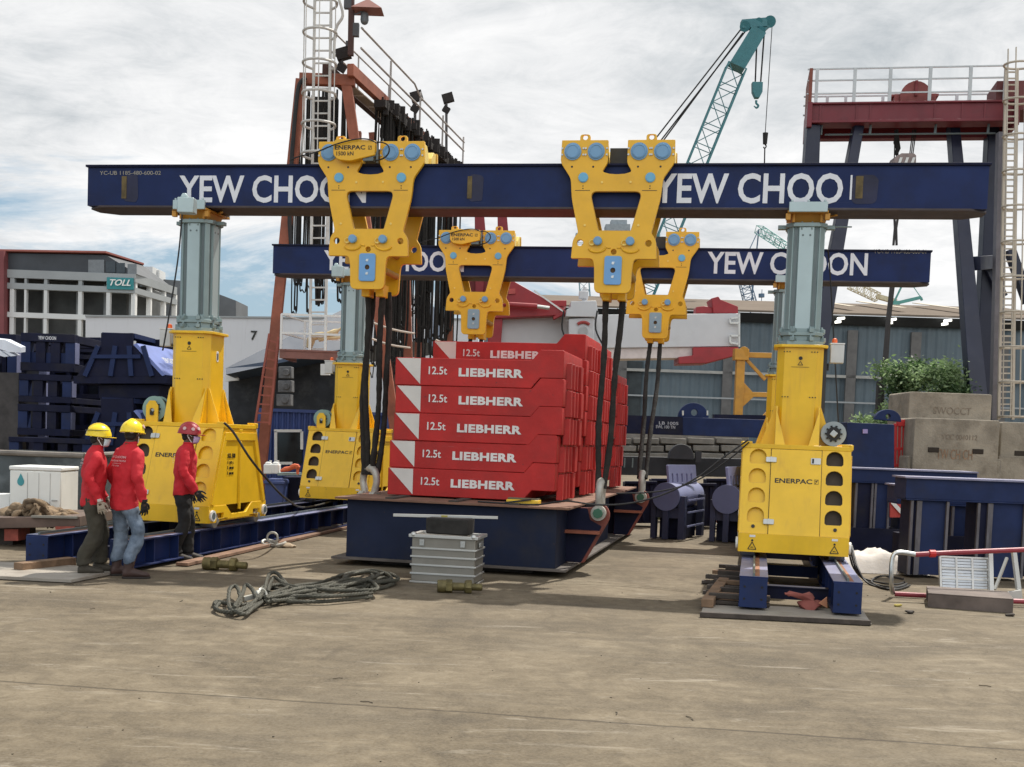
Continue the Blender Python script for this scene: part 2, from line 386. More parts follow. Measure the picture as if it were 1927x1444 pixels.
def dup(o, parent=None):
    c = o.copy(); COL.objects.link(c)
    if parent: c.parent = parent
    for k in list(o.children): dup(k, c)
    return c
def lattice(mb, a, b, w0, w1, n, r, up=(0, 0, 1), r2=None):
    "four chords with lacing between a and b"
    a, b = V(a), V(b); d = (b - a).normalized(); x = d.cross(V(up)).normalized(); y = x.cross(d); r2 = r2 or r * .6; prev = None
    for i in range(n + 1):
        t = i / n; p = a.lerp(b, t); w = (w0 + (w1 - w0) * t) / 2
        c = [p + x * w * sx + y * w * sy for sx, sy in ((-1, -1), (1, -1), (1, 1), (-1, 1))]
        if prev:
            for j in range(4):
                mb.bar(prev[j], c[j], r); k = (j + 1) % 4
                mb.bar(prev[j] if i % 2 else prev[k], c[k] if i % 2 else c[j], r2)
        for j in range(4): mb.bar(c[j], c[(j + 1) % 4], r2)
        prev = c
    return mb
# ------------------------------------------------------------------ ground
gm = bpy.data.materials.new('worn concrete yard'); gm.use_nodes = True; nt = gm.node_tree
b = nt.nodes['Principled BSDF']; b.inputs['Roughness'].default_value = .85; b.inputs['Specular IOR Level'].default_value = .3
tc = N('ShaderNodeTexCoord')
def GN(scale, detail, rough, sx=1, sy=1, dist=0, loc=0, rot=0):
    mp = N('ShaderNodeMapping'); mp.inputs['Scale'].default_value = (sx, sy, 1); mp.inputs['Location'].default_value = (loc, loc, 0); mp.inputs['Rotation'].default_value = (0, 0, rot)
    L(tc.outputs['Object'], mp.inputs[0]); n = N('ShaderNodeTexNoise'); L(mp.outputs[0], n.inputs[0])
    n.inputs['Scale'].default_value = scale; n.inputs['Detail'].default_value = detail; n.inputs['Roughness'].default_value = rough; n.inputs['Distortion'].default_value = dist
    return n.outputs[0]
def K(v): return (*v, 1)
mid = MATH('ADD', MATH('MULTIPLY', GN(.8, 8, .68, 1, 1, .6), .55), MATH('MULTIPLY', GN(5.5, 9, .72, 1, 1, .8, 2.2), .45))
base = RAMP(mid, [(.33, (.048, .035, .021)), (.44, (.094, .071, .043)), (.53, (.142, .111, .071)), (.62, (.198, .160, .107)), (.74, (.310, .263, .19))])
streaks = RAMP(GN(1.1, 9, .74, .28, 1.9, .9, 4.0, R(7)), [(.50, (0, 0, 0)), (.60, (1, 1, 1))])
c = MIX(MATH('MULTIPLY', streaks, .42), base, K((.062, .047, .031)))
damp = RAMP(GN(.33, 8, .66, .9, 1.3, .9, 9.0), [(.52, (0, 0, 0)), (.62, (1, 1, 1))])
c = MIX(MATH('MULTIPLY', damp, .40), c, K((.055, .043, .030)))
pale = RAMP(GN(1.9, 10, .78, .42, 1.7, 1.2, 15.0, R(3)), [(.57, (0, 0, 0)), (.66, (1, 1, 1))])
c = MIX(MATH('MULTIPLY', pale, .55), c, K((.33, .29, .23)))
speck = RAMP(GN(20, 6, .7), [(.57, (0, 0, 0)), (.66, (1, 1, 1))]); c = MIX(MATH('MULTIPLY', speck, .40), c, K((.038, .030, .021)))
grit = RAMP(GN(46, 4, .7), [(.35, (0, 0, 0)), (.65, (1, 1, 1))]); c = MIX(MATH('MULTIPLY', grit, .28), c, K((.27, .235, .18)))
# scuffs and tyre rubs: thin curved dark lines
sc = N('ShaderNodeTexWave'); sc.inputs['Scale'].default_value = .35; sc.inputs['Distortion'].default_value = 9; sc.inputs['Detail'].default_value = 4; sc.inputs['Detail Scale'].default_value = .8; L(tc.outputs['Object'], sc.inputs[0])
scf = RAMP(sc.outputs['Fac'], [(.965, (0, 0, 0)), (.995, (1, 1, 1))])
c = MIX(MATH('MULTIPLY', MATH('MULTIPLY', scf, RAMP(GN(1.2, 5, .6, 1, 1, 0, 6), [(.50, (0, 0, 0)), (.62, (1, 1, 1))])), .30), c, K((.06, .046, .032)))
# oil drips
vo = N('ShaderNodeTexVoronoi'); vo.inputs['Scale'].default_value = .8; vm = N('ShaderNodeMapping'); vm.inputs['Scale'].default_value = (.8, 1.3, 1)
L(tc.outputs['Object'], vm.inputs[0]); dv = N('ShaderNodeVectorMath', operation='ADD'); nz = N('ShaderNodeTexNoise'); nz.inputs['Scale'].default_value = 1.6; nz.inputs['Detail'].default_value = 6
L(tc.outputs['Object'], nz.inputs[0]); L(vm.outputs[0], dv.inputs[0]); L(nz.outputs['Color'], dv.inputs[1]); L(dv.outputs[0], vo.inputs[0])
drip = RAMP(vo.outputs['Distance'], [(.05, (1, 1, 1)), (.17, (0, 0, 0))]); c = MIX(MATH('MULTIPLY', drip, .28), c, K((.042, .032, .024)))
# casting joints, wandering a little
sx = N('ShaderNodeSeparateXYZ'); jm = N('ShaderNodeMapping'); jm.inputs['Rotation'].default_value = (0, 0, R(7.35)); L(tc.outputs['Object'], jm.inputs[0]); L(jm.outputs[0], sx.inputs[0])
wob = MATH('MULTIPLY', MATH('SUBTRACT', GN(1.1, 8, .75), .5), .10)
jy = MATH('ABSOLUTE', MATH('SUBTRACT', MATH('FRACT', MATH('DIVIDE', MATH('ADD', MATH('ADD', sx.outputs[1], wob), 1.678), 6.1)), .5))
jl = RAMP(jy, [(.0, (1, 1, 1)), (.0042, (0, 0, 0))])
c = MIX(MATH('MULTIPLY', jl, MATH('MULTIPLY', RAMP(GN(1.5, 5, .6), [(.30, (0, 0, 0)), (.42, (1, 1, 1))]), .85)), c, K((.035, .026, .018)))
L(c, b.inputs['Base Color'])
bp = N('ShaderNodeBump'); bp.inputs['Strength'].default_value = .35; bp.inputs['Distance'].default_value = .02
hh = MATH('ADD', MATH('MULTIPLY', GN(34, 5, .7), .6), MATH('MULTIPLY', GN(4, 6, .6), .8)); L(hh, bp.inputs['Height']); L(bp.outputs[0], b.inputs['Normal'])
g = MB(); g.face(g._v([(-900, -60, 0), (900, -60, 0), (900, 1500, 0), (-900, 1500, 0)]))
tag(obj('ground', g, gm), kind='structure')

# loose grit, chips of stone and twigs over the yard
b = MB(); q = random.Random(77)
for i in range(170):
    Y = 5.2 + 13 * q.random() ** 1.6; X = (q.random() - .5) * .95 * Y; k = .003 + .006 * q.random() ** 3; b.box((0, 0, 0), (k * q.uniform(1, 2.6), k * 1.2, k * .8), T(X, Y, k * .35) @ M.Rotation(q.random() * 6.28, 4, 'Z'))
for i in range(16):
    Y = 5.4 + 9 * q.random(); X = (q.random() - .5) * .9 * Y; a = q.random() * 6.28; l = .03 + .09 * q.random(); b.tube([(X, Y, .004), (X + l * math.cos(a) * .5 + .01, Y + l * math.sin(a) * .5, .008), (X + l * math.cos(a), Y + l * math.sin(a), .004)], .0035, 4)
tag(obj('grit', b, mat('loose grit', (.11, .088, .06), .9, var=.8, scale=3)), kind='stuff', label='loose grit and twigs scattered over the concrete yard')
# ------------------------------------------------------------------ gantry: where its four towers stand
YAW = -R(11.46)
bA = V((.1987, .98, 0)); bB = V((.98, -.1987, 0))
TL = V((-4.48, 16.89, 0)); TR = V((3.636, 15.48, 0)); DFAR = 6.72
BYAW = math.atan2(TR.y - TL.y, TR.x - TL.x); bd = V((math.cos(BYAW), math.sin(BYAW), 0)); bn = V((-bd.y, bd.x, 0))

def tower(m, label, loc):
    "one lift tower of the gantry; m = -1 puts the reel, control box and open vents on the left"
    t = thing('lift_tower', label, 'hydraulic gantry tower', (loc.x, loc.y, .38), YAW, 'four lift towers of the yellow gantry')
    W, Lb, Lt, z0, zs, z1 = .66, .92, .53, .08, .31, 1.40      # half width, half lengths, bottom, skirt top, cabinet top (above the rail)
    F = T(0, 0, 0)
    def o(name, mb, mt, par=t, bev=0, **k): return obj(name, mb, mt, par, bev, world=False, **k)
    # skirt with fork pockets on its long sides
    b = MB(); b.bx(-W, W, -Lb - .02, -Lb + .04, z0, zs); b.bx(-W, W, Lb - .04, Lb + .02, z0, zs); b.bx(-W + .03, W - .03, -Lb + .04, Lb - .04, z0 + .01, z0 + .04)
    sk = [(-Lb + .04, z0), (-.62, z0), (-.62, z0 + .05), (-.36, z0 + .05), (-.36, z0 + .03), (.36, z0 + .03), (.36, z0 + .05), (.62, z0 + .05), (.62, z0), (Lb - .04, z0), (Lb - .04, zs), (.42, zs), (.24, z0 + .10), (-.24, z0 + .10), (-.42, zs), (-Lb + .04, zs)]
    for s in (-1, 1):
        mm = frame((s * (W - .02), 0, 0), (0, 1, 0), (0, 0, 1)); b.plate(sk, [rrect(-.72, -.48, z0 + .055, z0 + .125, .015), rrect(.48, .72, z0 + .055, z0 + .125, .015)], .05, mm, .006)
    o('skirt', b, YEL, bev=.006)
    pk = MB()
    for s in (-1, 1):
        for y in (-.60, .60): pk.bx(s * (W - .10), s * (W - .06), y - .13, y + .13, z0 + .04, z0 + .14)
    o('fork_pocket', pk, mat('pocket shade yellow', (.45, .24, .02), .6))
    for s in (-1, 1):
        for y in (-Lb + .07, Lb - .07):
            c = MB(); c.cyl((s * (W + .003), y, z0 + .10), (s * (W + .03), y, z0 + .10), .075, n=20); f_ = o('jack_socket', c, WHITE)
            q = MB(); q.cyl((s * (W + .028), y, z0 + .10), (s * (W + .036), y, z0 + .10), .048, n=14); o('socket_centre', q, GALVD, f_)
    # wheels under the skirt, running on the rail bars
    for sx_ in (-.54, .54):
        for y in (-.68, .68):
            c = MB(); c.cyl((sx_ - .09, y, .105), (sx_ + .09, y, .105), .10, n=20); c.cyl((sx_ - .13, y, .105), (sx_ + .13, y, .105), .04, n=12); o('wheel', c, STEEL)
    # cabinet: sloping ends with arched vents, trapezoid flanks
    fr = []
    H = math.hypot(z1 - zs, Lb - Lt - .0)
    for e in (-1, 1):
        O = V((0, e * Lb, zs)); up = V((0, e * (Lt - Lb), z1 - zs)).normalized(); mm = frame(O, (-e, 0, 0), up); fr.append(mm)   # drawing normal points outwards
    vents = lambda sg: [arch(sg * (.465), H - .245 - .254 * i, .205, .19) for i in range(4)]
    b = MB()
    for mm in fr: b.plate([(-W, 0), (W, 0), (W, H), (-W, H)], vents(1) + vents(-1), .02, mm @ T(0, 0, -.012))
    for s in (-1, 1):
        mm = frame((s * (W - .012), 0, 0), (0, s, 0), (0, 0, 1)); b.plate([(-Lb + .02, zs), (Lb - .02, zs), (Lt - .02, z1), (-Lt + .02, z1)], [], .02, mm)
    b.bx(-W + .05, W - .05, -Lt + .03, Lt - .03, z1 - .03, z1 - .005)
    cab = o('cabinet', b, YEL)
    b = MB(); b.bx(-W - .012, W + .012, -Lt - .02, Lt + .02, z1 - .045, z1 + .012)
    for s in (-1, 1):
        for e in (-1, 1): b.box((s * (W - .05), e * (Lt - .03), z1 + .025), (.12, .07, .03)); b.cyl((s * W, e * Lt, z1 - .03), (s * W, e * Lt, z1 + .035), .025, n=10)
    o('cabinet_top', b, YEL, bev=.006)
    b = MB()                                                         # flank frame: border, centre rib, top band
    for s in (-1, 1):
        x = s * (W + .004)
        for e in (-1, 1): b.bar((x, e * (Lb - .07), zs + .01), (x, e * (Lt - .05), z1 - .16), .02, .08, up=(0, 1, 0))
        b.bx(x - .012, x + .012, -Lt + .02, Lt - .02, z1 - .21, z1 - .10); b.bx(x - .014, x + .014, -.022, .022, zs - .08, z1 - .22); b.bx(x - .010, x + .010, -.05, .05, z1 - .09, z1 - .05)
    o('flank_rib', b, YEL, bev=.004)
    # behind the vents: dark sheet standing for the unlit inside, yellow panel on the other side
    b = MB(); c = MB()
    for k, mm in enumerate(fr):
        e = 1 if k else -1
        for sg in (-1, 1):
            dark = (sg * -e) * m > 0 if True else False
            (b if dark else c).box((sg * .465, H / 2, -.06 if not dark else -.09), (.30, H - .06, .012), mm)
    o('vent_dark_sheet', b, BROWNV); o('vent_back_panel', c, YEL)
    # door in each end
    for k, mm in enumerate(fr):
        d = MB(); d.plate(rrect(-.305, .305, -.02, H - .055, .008, 2), [], .016, mm @ T(0, 0, .006), .003); dr = o('door', d, YEL)
        gq = MB()
        for x0, x1, y0, y1 in ((-.312, -.305, -.027, H - .048), (.305, .312, -.027, H - .048), (-.312, .312, H - .055, H - .048), (-.312, .312, -.027, -.02)): gq.bx(x0, x1, y0, y1, -.001, .003, mm)
        o('door_seal', gq, mat('dark door seam', (.08, .045, .01), .7), dr)
        lx = -.305
        for y in (H - .20, .15):
            h = MB(); h.plate(rrect(-.065, .065, -.034, .034, .012, 2), [], .03, mm @ T(lx, y, .018), .004); h.bx(-.008, .008, -.034, .034, .034, .044, mm @ T(lx, y, 0)); o('hinge', h, ZINC, dr)
        h = MB(); h.plate(rrect(-.06, .06, -.042, .042, .01, 2), [], .014, mm @ T(-lx - .07, H - .20, .018), .003); lt_ = o('latch', h, ZINC, dr)
        h = MB(); h.bx(-.045, -.022, -.03, .03, .020, .027, mm @ T(-lx - .07, H - .20, 0)); o('latch_slot', h, BLACKT, lt_)
        h = MB(); h.text('ENERPAC', .45, .062, mm @ T(-.25, .66, .0145), .003, .02, 0, 1.0); o('lettering', h, BLACKT, dr)
        h = MB(); h.bx(.225, .275, .66, .664, .0145, .017, mm); h.bx(.225, .275, .717, .721, .0145, .017, mm); h.bx(.225, .229, .66, .721, .0145, .017, mm); h.bx(.271, .275, .66, .721, .0145, .017, mm)
        h.bar(mm @ V((.237, .668, .016)), mm @ V((.263, .712, .016)), .009, .004); h.bx(.236, .249, .694, .708, .0145, .017, mm); o('emblem', h, BLACKT, dr)
    # warning marks on the ends and writing on the flanks
    h = MB(); wl = MB()
    for e in (-1, 1):
        mm = frame((0, e * (Lb + .022), z0), (-e, 0, 0), (0, 0, 1))
        for s in (-1, 1):
            x = s * .49
            for a, bb in (((-.05, .035), (.05, .035)), ((.05, .035), (0, .125)), ((0, .125), (-.05, .035))): h.bar(mm @ V((x + a[0], a[1], .002)), mm @ V((x + bb[0], bb[1], .002)), .009, .004, up=(0, 1, 0))
            h.cyl(mm @ V((x, .145, 0)), mm @ V((x, .145, .006)), .013, n=10); h.text('SWL', .036, .018, mm @ T(x - .018, .05, .001), .002); h.cyl(fr[0 if e < 0 else 1] @ V((x, .09, -.004)), fr[0 if e < 0 else 1] @ V((x, .09, .012)), .022, n=12)
            wl.bx(x - .035, x + .035, .185, .212, 0, .004, mm)
    o('warning_mark', h, BLACKT); o('serial_plate', wl, WHITE)
    h = MB()
    for s in (-1, 1):
        mm = frame((s * (W + .002), 0, 0), (0, s, 0), (0, 0, 1))
        h.text('SGL 500', .24, .062, mm @ T(-.40, z1 - .45, 0), .003)
        for i, q in enumerate(('50 t', '100 kN', '100 kN')): h.text(q, .13, .036, mm @ T(-.34, z1 - .53 - .075 * i, 0), .003); h.bx(-.40, -.388, z1 - .53 - .075 * i, z1 - .485 - .075 * i, 0, .004, mm)
    o('rating_lettering', h, BLACKT)
    # yellow column: chamfered square with gussets
    zc = 2.68; a_, c_ = .285, .085
    octo = lambda a, c: [(-a + c, -a), (a - c, -a), (a, -a + c), (a, a - c), (a - c, a), (-a + c, a), (-a, a - c), (-a, -a + c)]
    b = MB(); b.prism(octo(a_, c_), z1, zc - .02); col_ = o('column', b, YEL)
    b = MB(); b.prism(octo(a_ + .05, c_ + .01), zc - .035, zc); o('column_flange', b, YEL, bev=.005)
    b = MB()
    for s in (-1, 1):
        for e in (-1, 1):
            x, y = s * (a_ - .025), e * a_
            b.plate([(0, z1), (.19, z1), (.02, z1 + .50), (0, z1 + .50)], [], .02, frame((x, y - e * .02, 0), (0, e, 0), (0, 0, 1)))
            b.plate([(0, z1), (.19, z1), (.02, z1 + .50), (0, z1 + .50)], [], .02, frame((s * a_ - s * .02, e * (a_ - .06), 0), (s, 0, 0), (0, 0, 1)))
            q = [(0, 0), (-s * .13, 0), (-s * .012, .46), (0, .50)]
            b.plate(q if s < 0 else q, [], .012, frame((x + s * .01, y + e * .185, z1), (1, 0, 0), V((0, -e * .165, .49))))
            q = [(0, 0), (s * .10, 0), (s * .012, .50), (0, .50)]
            b.plate(q, [], .02, frame((s * a_ - s * .012, e * (a_ - .09), z1), (1, 0, 0), (0, 0, 1)))
    o('gusset', b, YEL)
    h = MB()
    for e in (-1, 1):
        mm = frame((0, e * (a_ + .002), zc), (-e, 0, 0), (0, 0, 1)); h.cyl(mm @ V((0, -.17, 0)), mm @ V((0, -.17, .006)), .024, n=12)
        for a, bb in (((-.03, -.255), (.03, -.255)), ((.03, -.255), (0, -.21)), ((0, -.21), (-.03, -.255))): h.bar(mm @ V((*a, .002)), mm @ V((*bb, .002)), .006, .004, up=(0, 1, 0))
        h.bx(-.11, .11, -.283, -.279, 0, .003, mm)
        for s in (-1, 1):
            for yy in (-.09, -.66):
                for dx in (-.035, 0, .035): h.cyl(mm @ V((s * .17 + dx, yy, 0)), mm @ V((s * .17 + dx, yy, .008)), .008, n=8)
    o('column_mark', h, BLACKT)
    if m < 0:
        q = MB(); q.plate(rrect(-.03, .03, -.075, .075, .028), [], .006, frame((a_ + .002, .0, zc - .33), (0, 1, 0), (0, 0, 1))); q_ = o('number_plate', q, WHITEC)
        q = MB(); q.text('1', .03, .09, frame((a_ + .005, -.015, zc - .375), (0, 1, 0), (0, 0, 1)), .003, .01); o('numeral', q, BLACKT, q_)
    # collars
    zg = zc + .22
    b = MB(); b.prism(octo(.275, .10), zc, zc + .05); b.prism(octo(.235, .09), zc + .05, zc + .13); b.prism(octo(.265, .10), zc + .12, zc + .165); b.prism(octo(.23, .09), zc + .165, zg)
    cl = o('collar', b, GALV, bev=.004)
    b = MB()
    for i in range(8):
        a = R(22.5 + 45 * i)
        for rr_, zz_ in ((.285, zc + .075), (.272, zc + .185)):
            b.box((0, 0, 0), (.075, .055, .05), T(rr_ * math.cos(a), rr_ * math.sin(a), zz_) @ rz(a)); b.cyl((rr_ * math.cos(a), rr_ * math.sin(a), zz_ - .06), (rr_ * math.cos(a), rr_ * math.sin(a), zz_ + .05), .014, n=8)
    for i in range(16): a = R(11 + 22.5 * i); b.cyl((.26 * math.cos(a), .26 * math.sin(a), zc), (.26 * math.cos(a), .26 * math.sin(a), zc + .07), .013, n=6)
    o('clamp_block', b, GALV, cl, bev=.003)
    # upper stage: fluted mast
    zt = 4.17
    def flute(a, c, g=.028):
        pts = []
        for k in range(4):
            ca, sa = [(1, 0), (0, 1), (-1, 0), (0, -1)][k]
            for x, y in ((a - c, -a), (a - c - .02, -a + g), (a - c + .05, -a + c * .25), (a, -a + c), (a - g, -a + c + .02), (a - g, -.105), (a, -.095)):
                pass
        return pts
    a2 = .225
    quarter = [(-.095, -a2), (.095, -a2), (.102, -a2 + .03), (.150, -a2 + .03), (.158, -a2 + .012), (.172, -a2 + .012), (a2 - .012, -.172), (a2 - .012, -.158), (a2 - .03, -.150), (a2 - .03, -.102)]
    prof = []
    for k in range(4):
        ca, sa = [(1, 0), (0, 1), (-1, 0), (0, -1)][k]
        prof += [(x * ca - y * sa, x * sa + y * ca) for x, y in quarter]
    b = MB(); b.prism(prof, zg - .02, zt); mast = o('mast', b, GALV)
    b = MB()
    for k in range(4):
        mm = rz(R(90 * k)); b.bx(-.088, .088, -a2 - .006, -a2 + .002, zg - .01, zt - .01, mm)
    o('mast_face_plate', b, GALVL, mast)
    b = MB()
    for k in range(4):
        mm = rz(R(90 * k)); b.cyl(mm @ V((-.045, -a2 - .009, zt - .11)), mm @ V((-.045, -a2, zt - .11)), .014, n=8); b.cyl(mm @ V((.045, -a2 - .009, zt - .11)), mm @ V((.045, -a2, zt - .11)), .014, n=8)
        for s in (-1, 1): b.bx(s * .126 - .02, s * .126 + .02, -a2 + .026, -a2 + .03, zg + .02, zt - .02, mm)
    o('mast_groove', b, GALVD, mast)
    b = MB(); b.prism(octo(.255, .09), zt - .005, zt + .045); b.box((-m * .29, 0, zt + .02), (.13, .10, .05)); b.box((m * .29, 0, zt + .02), (.13, .10, .05))
    for i in range(12): a = R(15 + 30 * i); b.cyl((.24 * math.cos(a), .24 * math.sin(a), zt - .04), (.24 * math.cos(a), .24 * math.sin(a), zt + .06), .012, n=6)
    if m > 0: b.bar((.30, -.02, zt + .03), (.56, -.02, zt + .03), .03, .015)
    o('top_ring', b, GALV, bev=.004)
    b = MB(); b.box((0, 0, zt + .115), (.36, .40, .14), taper=(1.18, 1.35)); b.bx(-.25, .25, -.37, .37, zt + .145, zt + .172); b.bar((.1, .2, zt + .16), (.36, -.12, zt + .16), .04, .02)
    for s in (-1, 1): b.cyl((s * .17, -.28, zt + .04), (s * .17, -.28, zt + .15), .02, n=8); b.box((s * .24, -.32, zt + .10), (.06, .06, .08))
    o('saddle', b, mat('orange yellow saddle paint', (.50, .24, .03), .5, var=.12, dirt=.3, dirtcol=(.2, .09, .02)), bev=.004)
    b = MB(); b.bx(-.235, .235, -.40, -.365, zt + .15, zt + .275); b.bx(-.24, .24, .365, .40, zt + .15, zt + .275)
    for s in (-.2, 0, .2): b.cyl((s, -.383, zt + .27), (s, -.383, zt + .30), .016, n=8)
    o('header_lip', b, GALVL, bev=.006)
    # cable reel and control box
    yr = -.30; RR = .175 if m < 0 else .155
    xr = m * (.46 if m < 0 else .445); zr = z1 + RR + .015
    b = MB()
    for dy in (-.07, .07): b.cyl((xr, yr + dy - .008, zr), (xr, yr + dy + .008, zr), RR, n=32)
    b.cyl((xr, yr - .07, zr), (xr, yr + .07, zr), .10, n=24); reel = o('cable_reel', b, mat('pale green reel paint', (.22, .34, .31), .5, var=.08) if m < 0 else mat('grey reel paint', (.30, .34, .35), .5, var=.1))
    b = MB(); b.cyl((xr, yr - .068, zr), (xr, yr + .068, zr), RR - .025, n=28); o('reel_cable', b, BLACK, reel)
    b = MB(); b.cyl((xr, yr - .10, zr), (xr, yr - .07, zr), .085, n=20)
    for i in range(10): a = R(36 * i); b.bar((xr + .06 * math.cos(a), yr - .09, zr + .06 * math.sin(a)), (xr + .105 * math.cos(a), yr - .085, zr + .105 * math.sin(a)), .02, .02)
    o('reel_hub', b, BLACK, reel)
    b = MB(); b.box((0, 0, 0), (.075, .02, .075), T(xr, yr - .11, zr) @ M.Rotation(R(38), 4, 'Y')); o('hub_cap', b, ZINC, reel, bev=.006)
    if m < 0:
        b = MB(); b.plate(rounded([(-.09, 0), (.09, 0), (.09, .22), (.04, .29), (-.04, .29), (-.09, .22)], .01), [circ(0, .15, .035)], .02, frame((xr, yr - .13, z1 + .01), (1, 0, 0), (0, 0, 1)), .003); o('reel_bracket', b, YEL)
        b = MB(); b.bx(xr - .02, xr + .03, yr - .16, yr - .12, z1 + .10, z1 + .15); o('bracket_lock', b, BLACK)
    b = MB(); b.bx(m * .37, m * .54, -.12, .02, zc - .21, zc + .03); bxo = o('control_box', b, mat('light grey box paint', (.55, .56, .55), .5), bev=.012)
    b = MB(); b.bx(m * .365, m * .545, -.125, .025, zc + .03, zc + .045); o('box_lid', b, WHITE, bxo)
    b = MB(); b.bx(m * .275, m * .335, -.10, .10, zc - .85, zc - .02); b.cyl((m * .35, .0, zc - .3), (m * .35, .0, zc - .21), .02, n=8); o('cable_guide', b, mat('dark grey duct', (.03, .03, .032), .5))
    b = MB(); b.lathe([(.032, 0), (.034, .03), (.028, .055), (.008, .065)], T(m * .42, -.05, zc + .045), 12); o('beacon', b, ORANGE, bxo)
    return t

TW = {}
near_left = tower(-1, 'near left gantry tower with teal reel, three workers standing beside its cabinet', TL)
near_right = tower(1, 'near right gantry tower facing the camera squarely, grey cable reel on its right', TR)
fl = dup(near_left); p = TL + bA * (DFAR - .12) + bB * -.02; fl.location = (p.x, p.y, .38)
tag(fl, 'far left gantry tower partly hidden behind black slings and the red slabs')
for o_ in list(fl.children):                              # only the near left one carries the number
    if o_.name.startswith('number_plate'):
        for k in list(o_.children): bpy.data.objects.remove(k)
        bpy.data.objects.remove(o_)
frt = dup(near_right); p = TR + bA * (DFAR - .1) + bB * -.07; frt.location = (p.x, p.y, .38)
tag(frt, 'far right gantry tower mostly hidden behind the near right one')
# ------------------------------------------------------------------ tracks
STAIN = mat('rust stain on track', (.30, .13, .07), .8, var=.3, dirt=.3)
def track(label, c0, y0, y1, gauge=.97, dirw=bA):
    "c0: a point on the centre line, y0..y1: run along the track measured from it"
    t = thing('gantry_track', label, 'gantry track', (c0.x, c0.y, .05), YAW, 'two tracks the gantry runs on')
    for s in (-1, 1):
        x = s * gauge / 2; b = MB()
        b.bx(x - .15, x + .15, y0, y1, .31, .33); b.bx(x - .15, x + .15, y0, y1, 0, .02)
        b.bx(x - .012, x + .012, y0, y1, .02, .31)
        y = y0 + .55
        while y < y1: b.bx(x - .13, x + .13, y - .008, y + .008, .02, .31); y += .62
        r_ = obj('rail_beam', b, NAVY, t, .003, world=False)
        b = MB(); b.bx(x - .145, x + .145, y0 - .02, y0, .0, .312); ep = obj('end_plate', b, NAVYM, t, .004, world=False)
        b = MB()
        for dx in (-.09, .09):
            for z in (.09, .22): b.cyl((x + dx, y0 - .023, z), (x + dx, y0 - .019, z), .013, n=10)
        obj('bolt_hole', b, DARK, ep, world=False)
        b = MB(); b.bx(x - .010, x + .010, y0 + .02, y1, .33, .365); obj('guide_bar', b, GALVD, t, world=False)
        b = MB(); b.bx(x + .012, x + .06, y0 + .03, y1, .3305, .333); b.bx(x - .15, x + .15, y0 + .002, y1, .3302, .3312); obj('running_face', b, [PERI], t, world=False)  # pale overlay: the dusty, sunlit look of the rail top as colour
        b = MB(); b.bx(x + .014, x + .062, y0 + .03, y0 + 3, .3335, .3345); obj('rust_strip', b, STAIN, t, world=False)
    y = y0 + .75; k = 0
    while y < y1:
        b = MB(); b.bx(-gauge / 2 + .15, gauge / 2 - .15, y - .05, y + .05, .02, .15); b.bx(-gauge / 2 + .15, gauge / 2 - .15, y - .07, y + .07, .15, .165); obj('cross_tie', b, NAVYM if k % 2 else NAVYD, t, world=False); y += 2.4; k += 1
    return t
cR_ = TR + bA * -2.98 + bB * .03
track('right gantry track on timber packing, its two blue end plates facing the camera', V((cR_.x, cR_.y, 0)), 0, 13.5)
cL_ = V((-5.17, 13.95, 0))
track('left gantry track running behind the three workers to the far left tower', cL_, .22, 13.5, 1.10)
# steel sheets and timbers under the near ends
b = MB(); p = [gnd(1318, 1160), gnd(1640, 1178), gnd(1640, 1178) + bA * 1.0, gnd(1318, 1160) + bA * .9]
b.loft([[(q.x, q.y, .008) for q in p], [(q.x, q.y, .022) for q in p]]); solo('steel_sheet', 'flat weathered steel sheet under the near end of the right gantry track', 'steel sheet', b, mat('weathered sheet', (.30, .27, .23), .7, var=.2, dirt=.4, dirtcol=(.12, .09, .06)), .004)
b = MB(); p = [gnd(1316, 1161), gnd(1636, 1177)]
b.bar(p[0] + V((0, -.03, .03)), p[1] + V((0, -.03, .03)), .05, .05); solo('steel_bar', 'long dark steel bar on the concrete along the front of the right track', 'steel bar', b, WOODD, .004)
b = MB(); p = [V((-7.6, 13.15, 0)), V((-4.75, 12.9, 0)), V((-4.5, 14.1, 0)), V((-7.4, 14.4, 0))]
b.loft([[(q.x, q.y, .008) for q in p], [(q.x, q.y, .045) for q in p]]); solo('steel_sheet', 'flat grey steel sheet under the near end of the left gantry track', 'steel sheet', b, mat('weathered sheet', (.3, .27, .23)), .004)
b = MB(); p, q = gnd(34, 1080), gnd(135, 1068); b.bar(p + V((0, 0, .065)), q + V((0, 0, .065)), .14, .12)
solo('timber_baulk', 'short square timber baulk lying in front of the left track', 'timber', b, WOOD, .006)
# packing timbers sticking out left of the right track
for i, (y, l, dz, mt) in enumerate(((.28, .30, .03, WOODD), (.62, .34, 0, WOOD), (.95, .2, .02, WOODD), (1.3, .36, .0, WOODD), (1.62, .24, .03, WOOD), (1.95, .30, 0, WOODD), (2.3, .42, .01, WOODD), (2.65, .28, .03, WOODD), (3.0, .36, 0, WOOD), (3.4, .2, .02, WOODD), (3.8, .3, .0, WOODD))):
    a = cR_ + bA * y + bB * (-.70 - l); e = cR_ + bA * y + bB * (-.30)
    b = MB(); b.bar((a.x, a.y, .02 + dz), (e.x, e.y, .02 + dz), .12 + .02 * (i % 3), .035 + .01 * (i % 2)); b.bar((a.x + .05, a.y + .02, .085 + dz), (e.x, e.y, .085 + dz), .10, .05)
    solo('packing_timber', 'dark packing timber sticking out from under the left rail of the right track', 'timber', b, mt, .004, 'packing timbers along the right track')
b = MB(); p, q = gnd(1330, 1148), gnd(1362, 1106); b.bar(p + V((0, 0, .07)), q + V((0, 0, .08)), .13, .09); solo('timber_offcut', 'split timber offcut lying left of the right track end', 'timber', b, WOOD, .008)
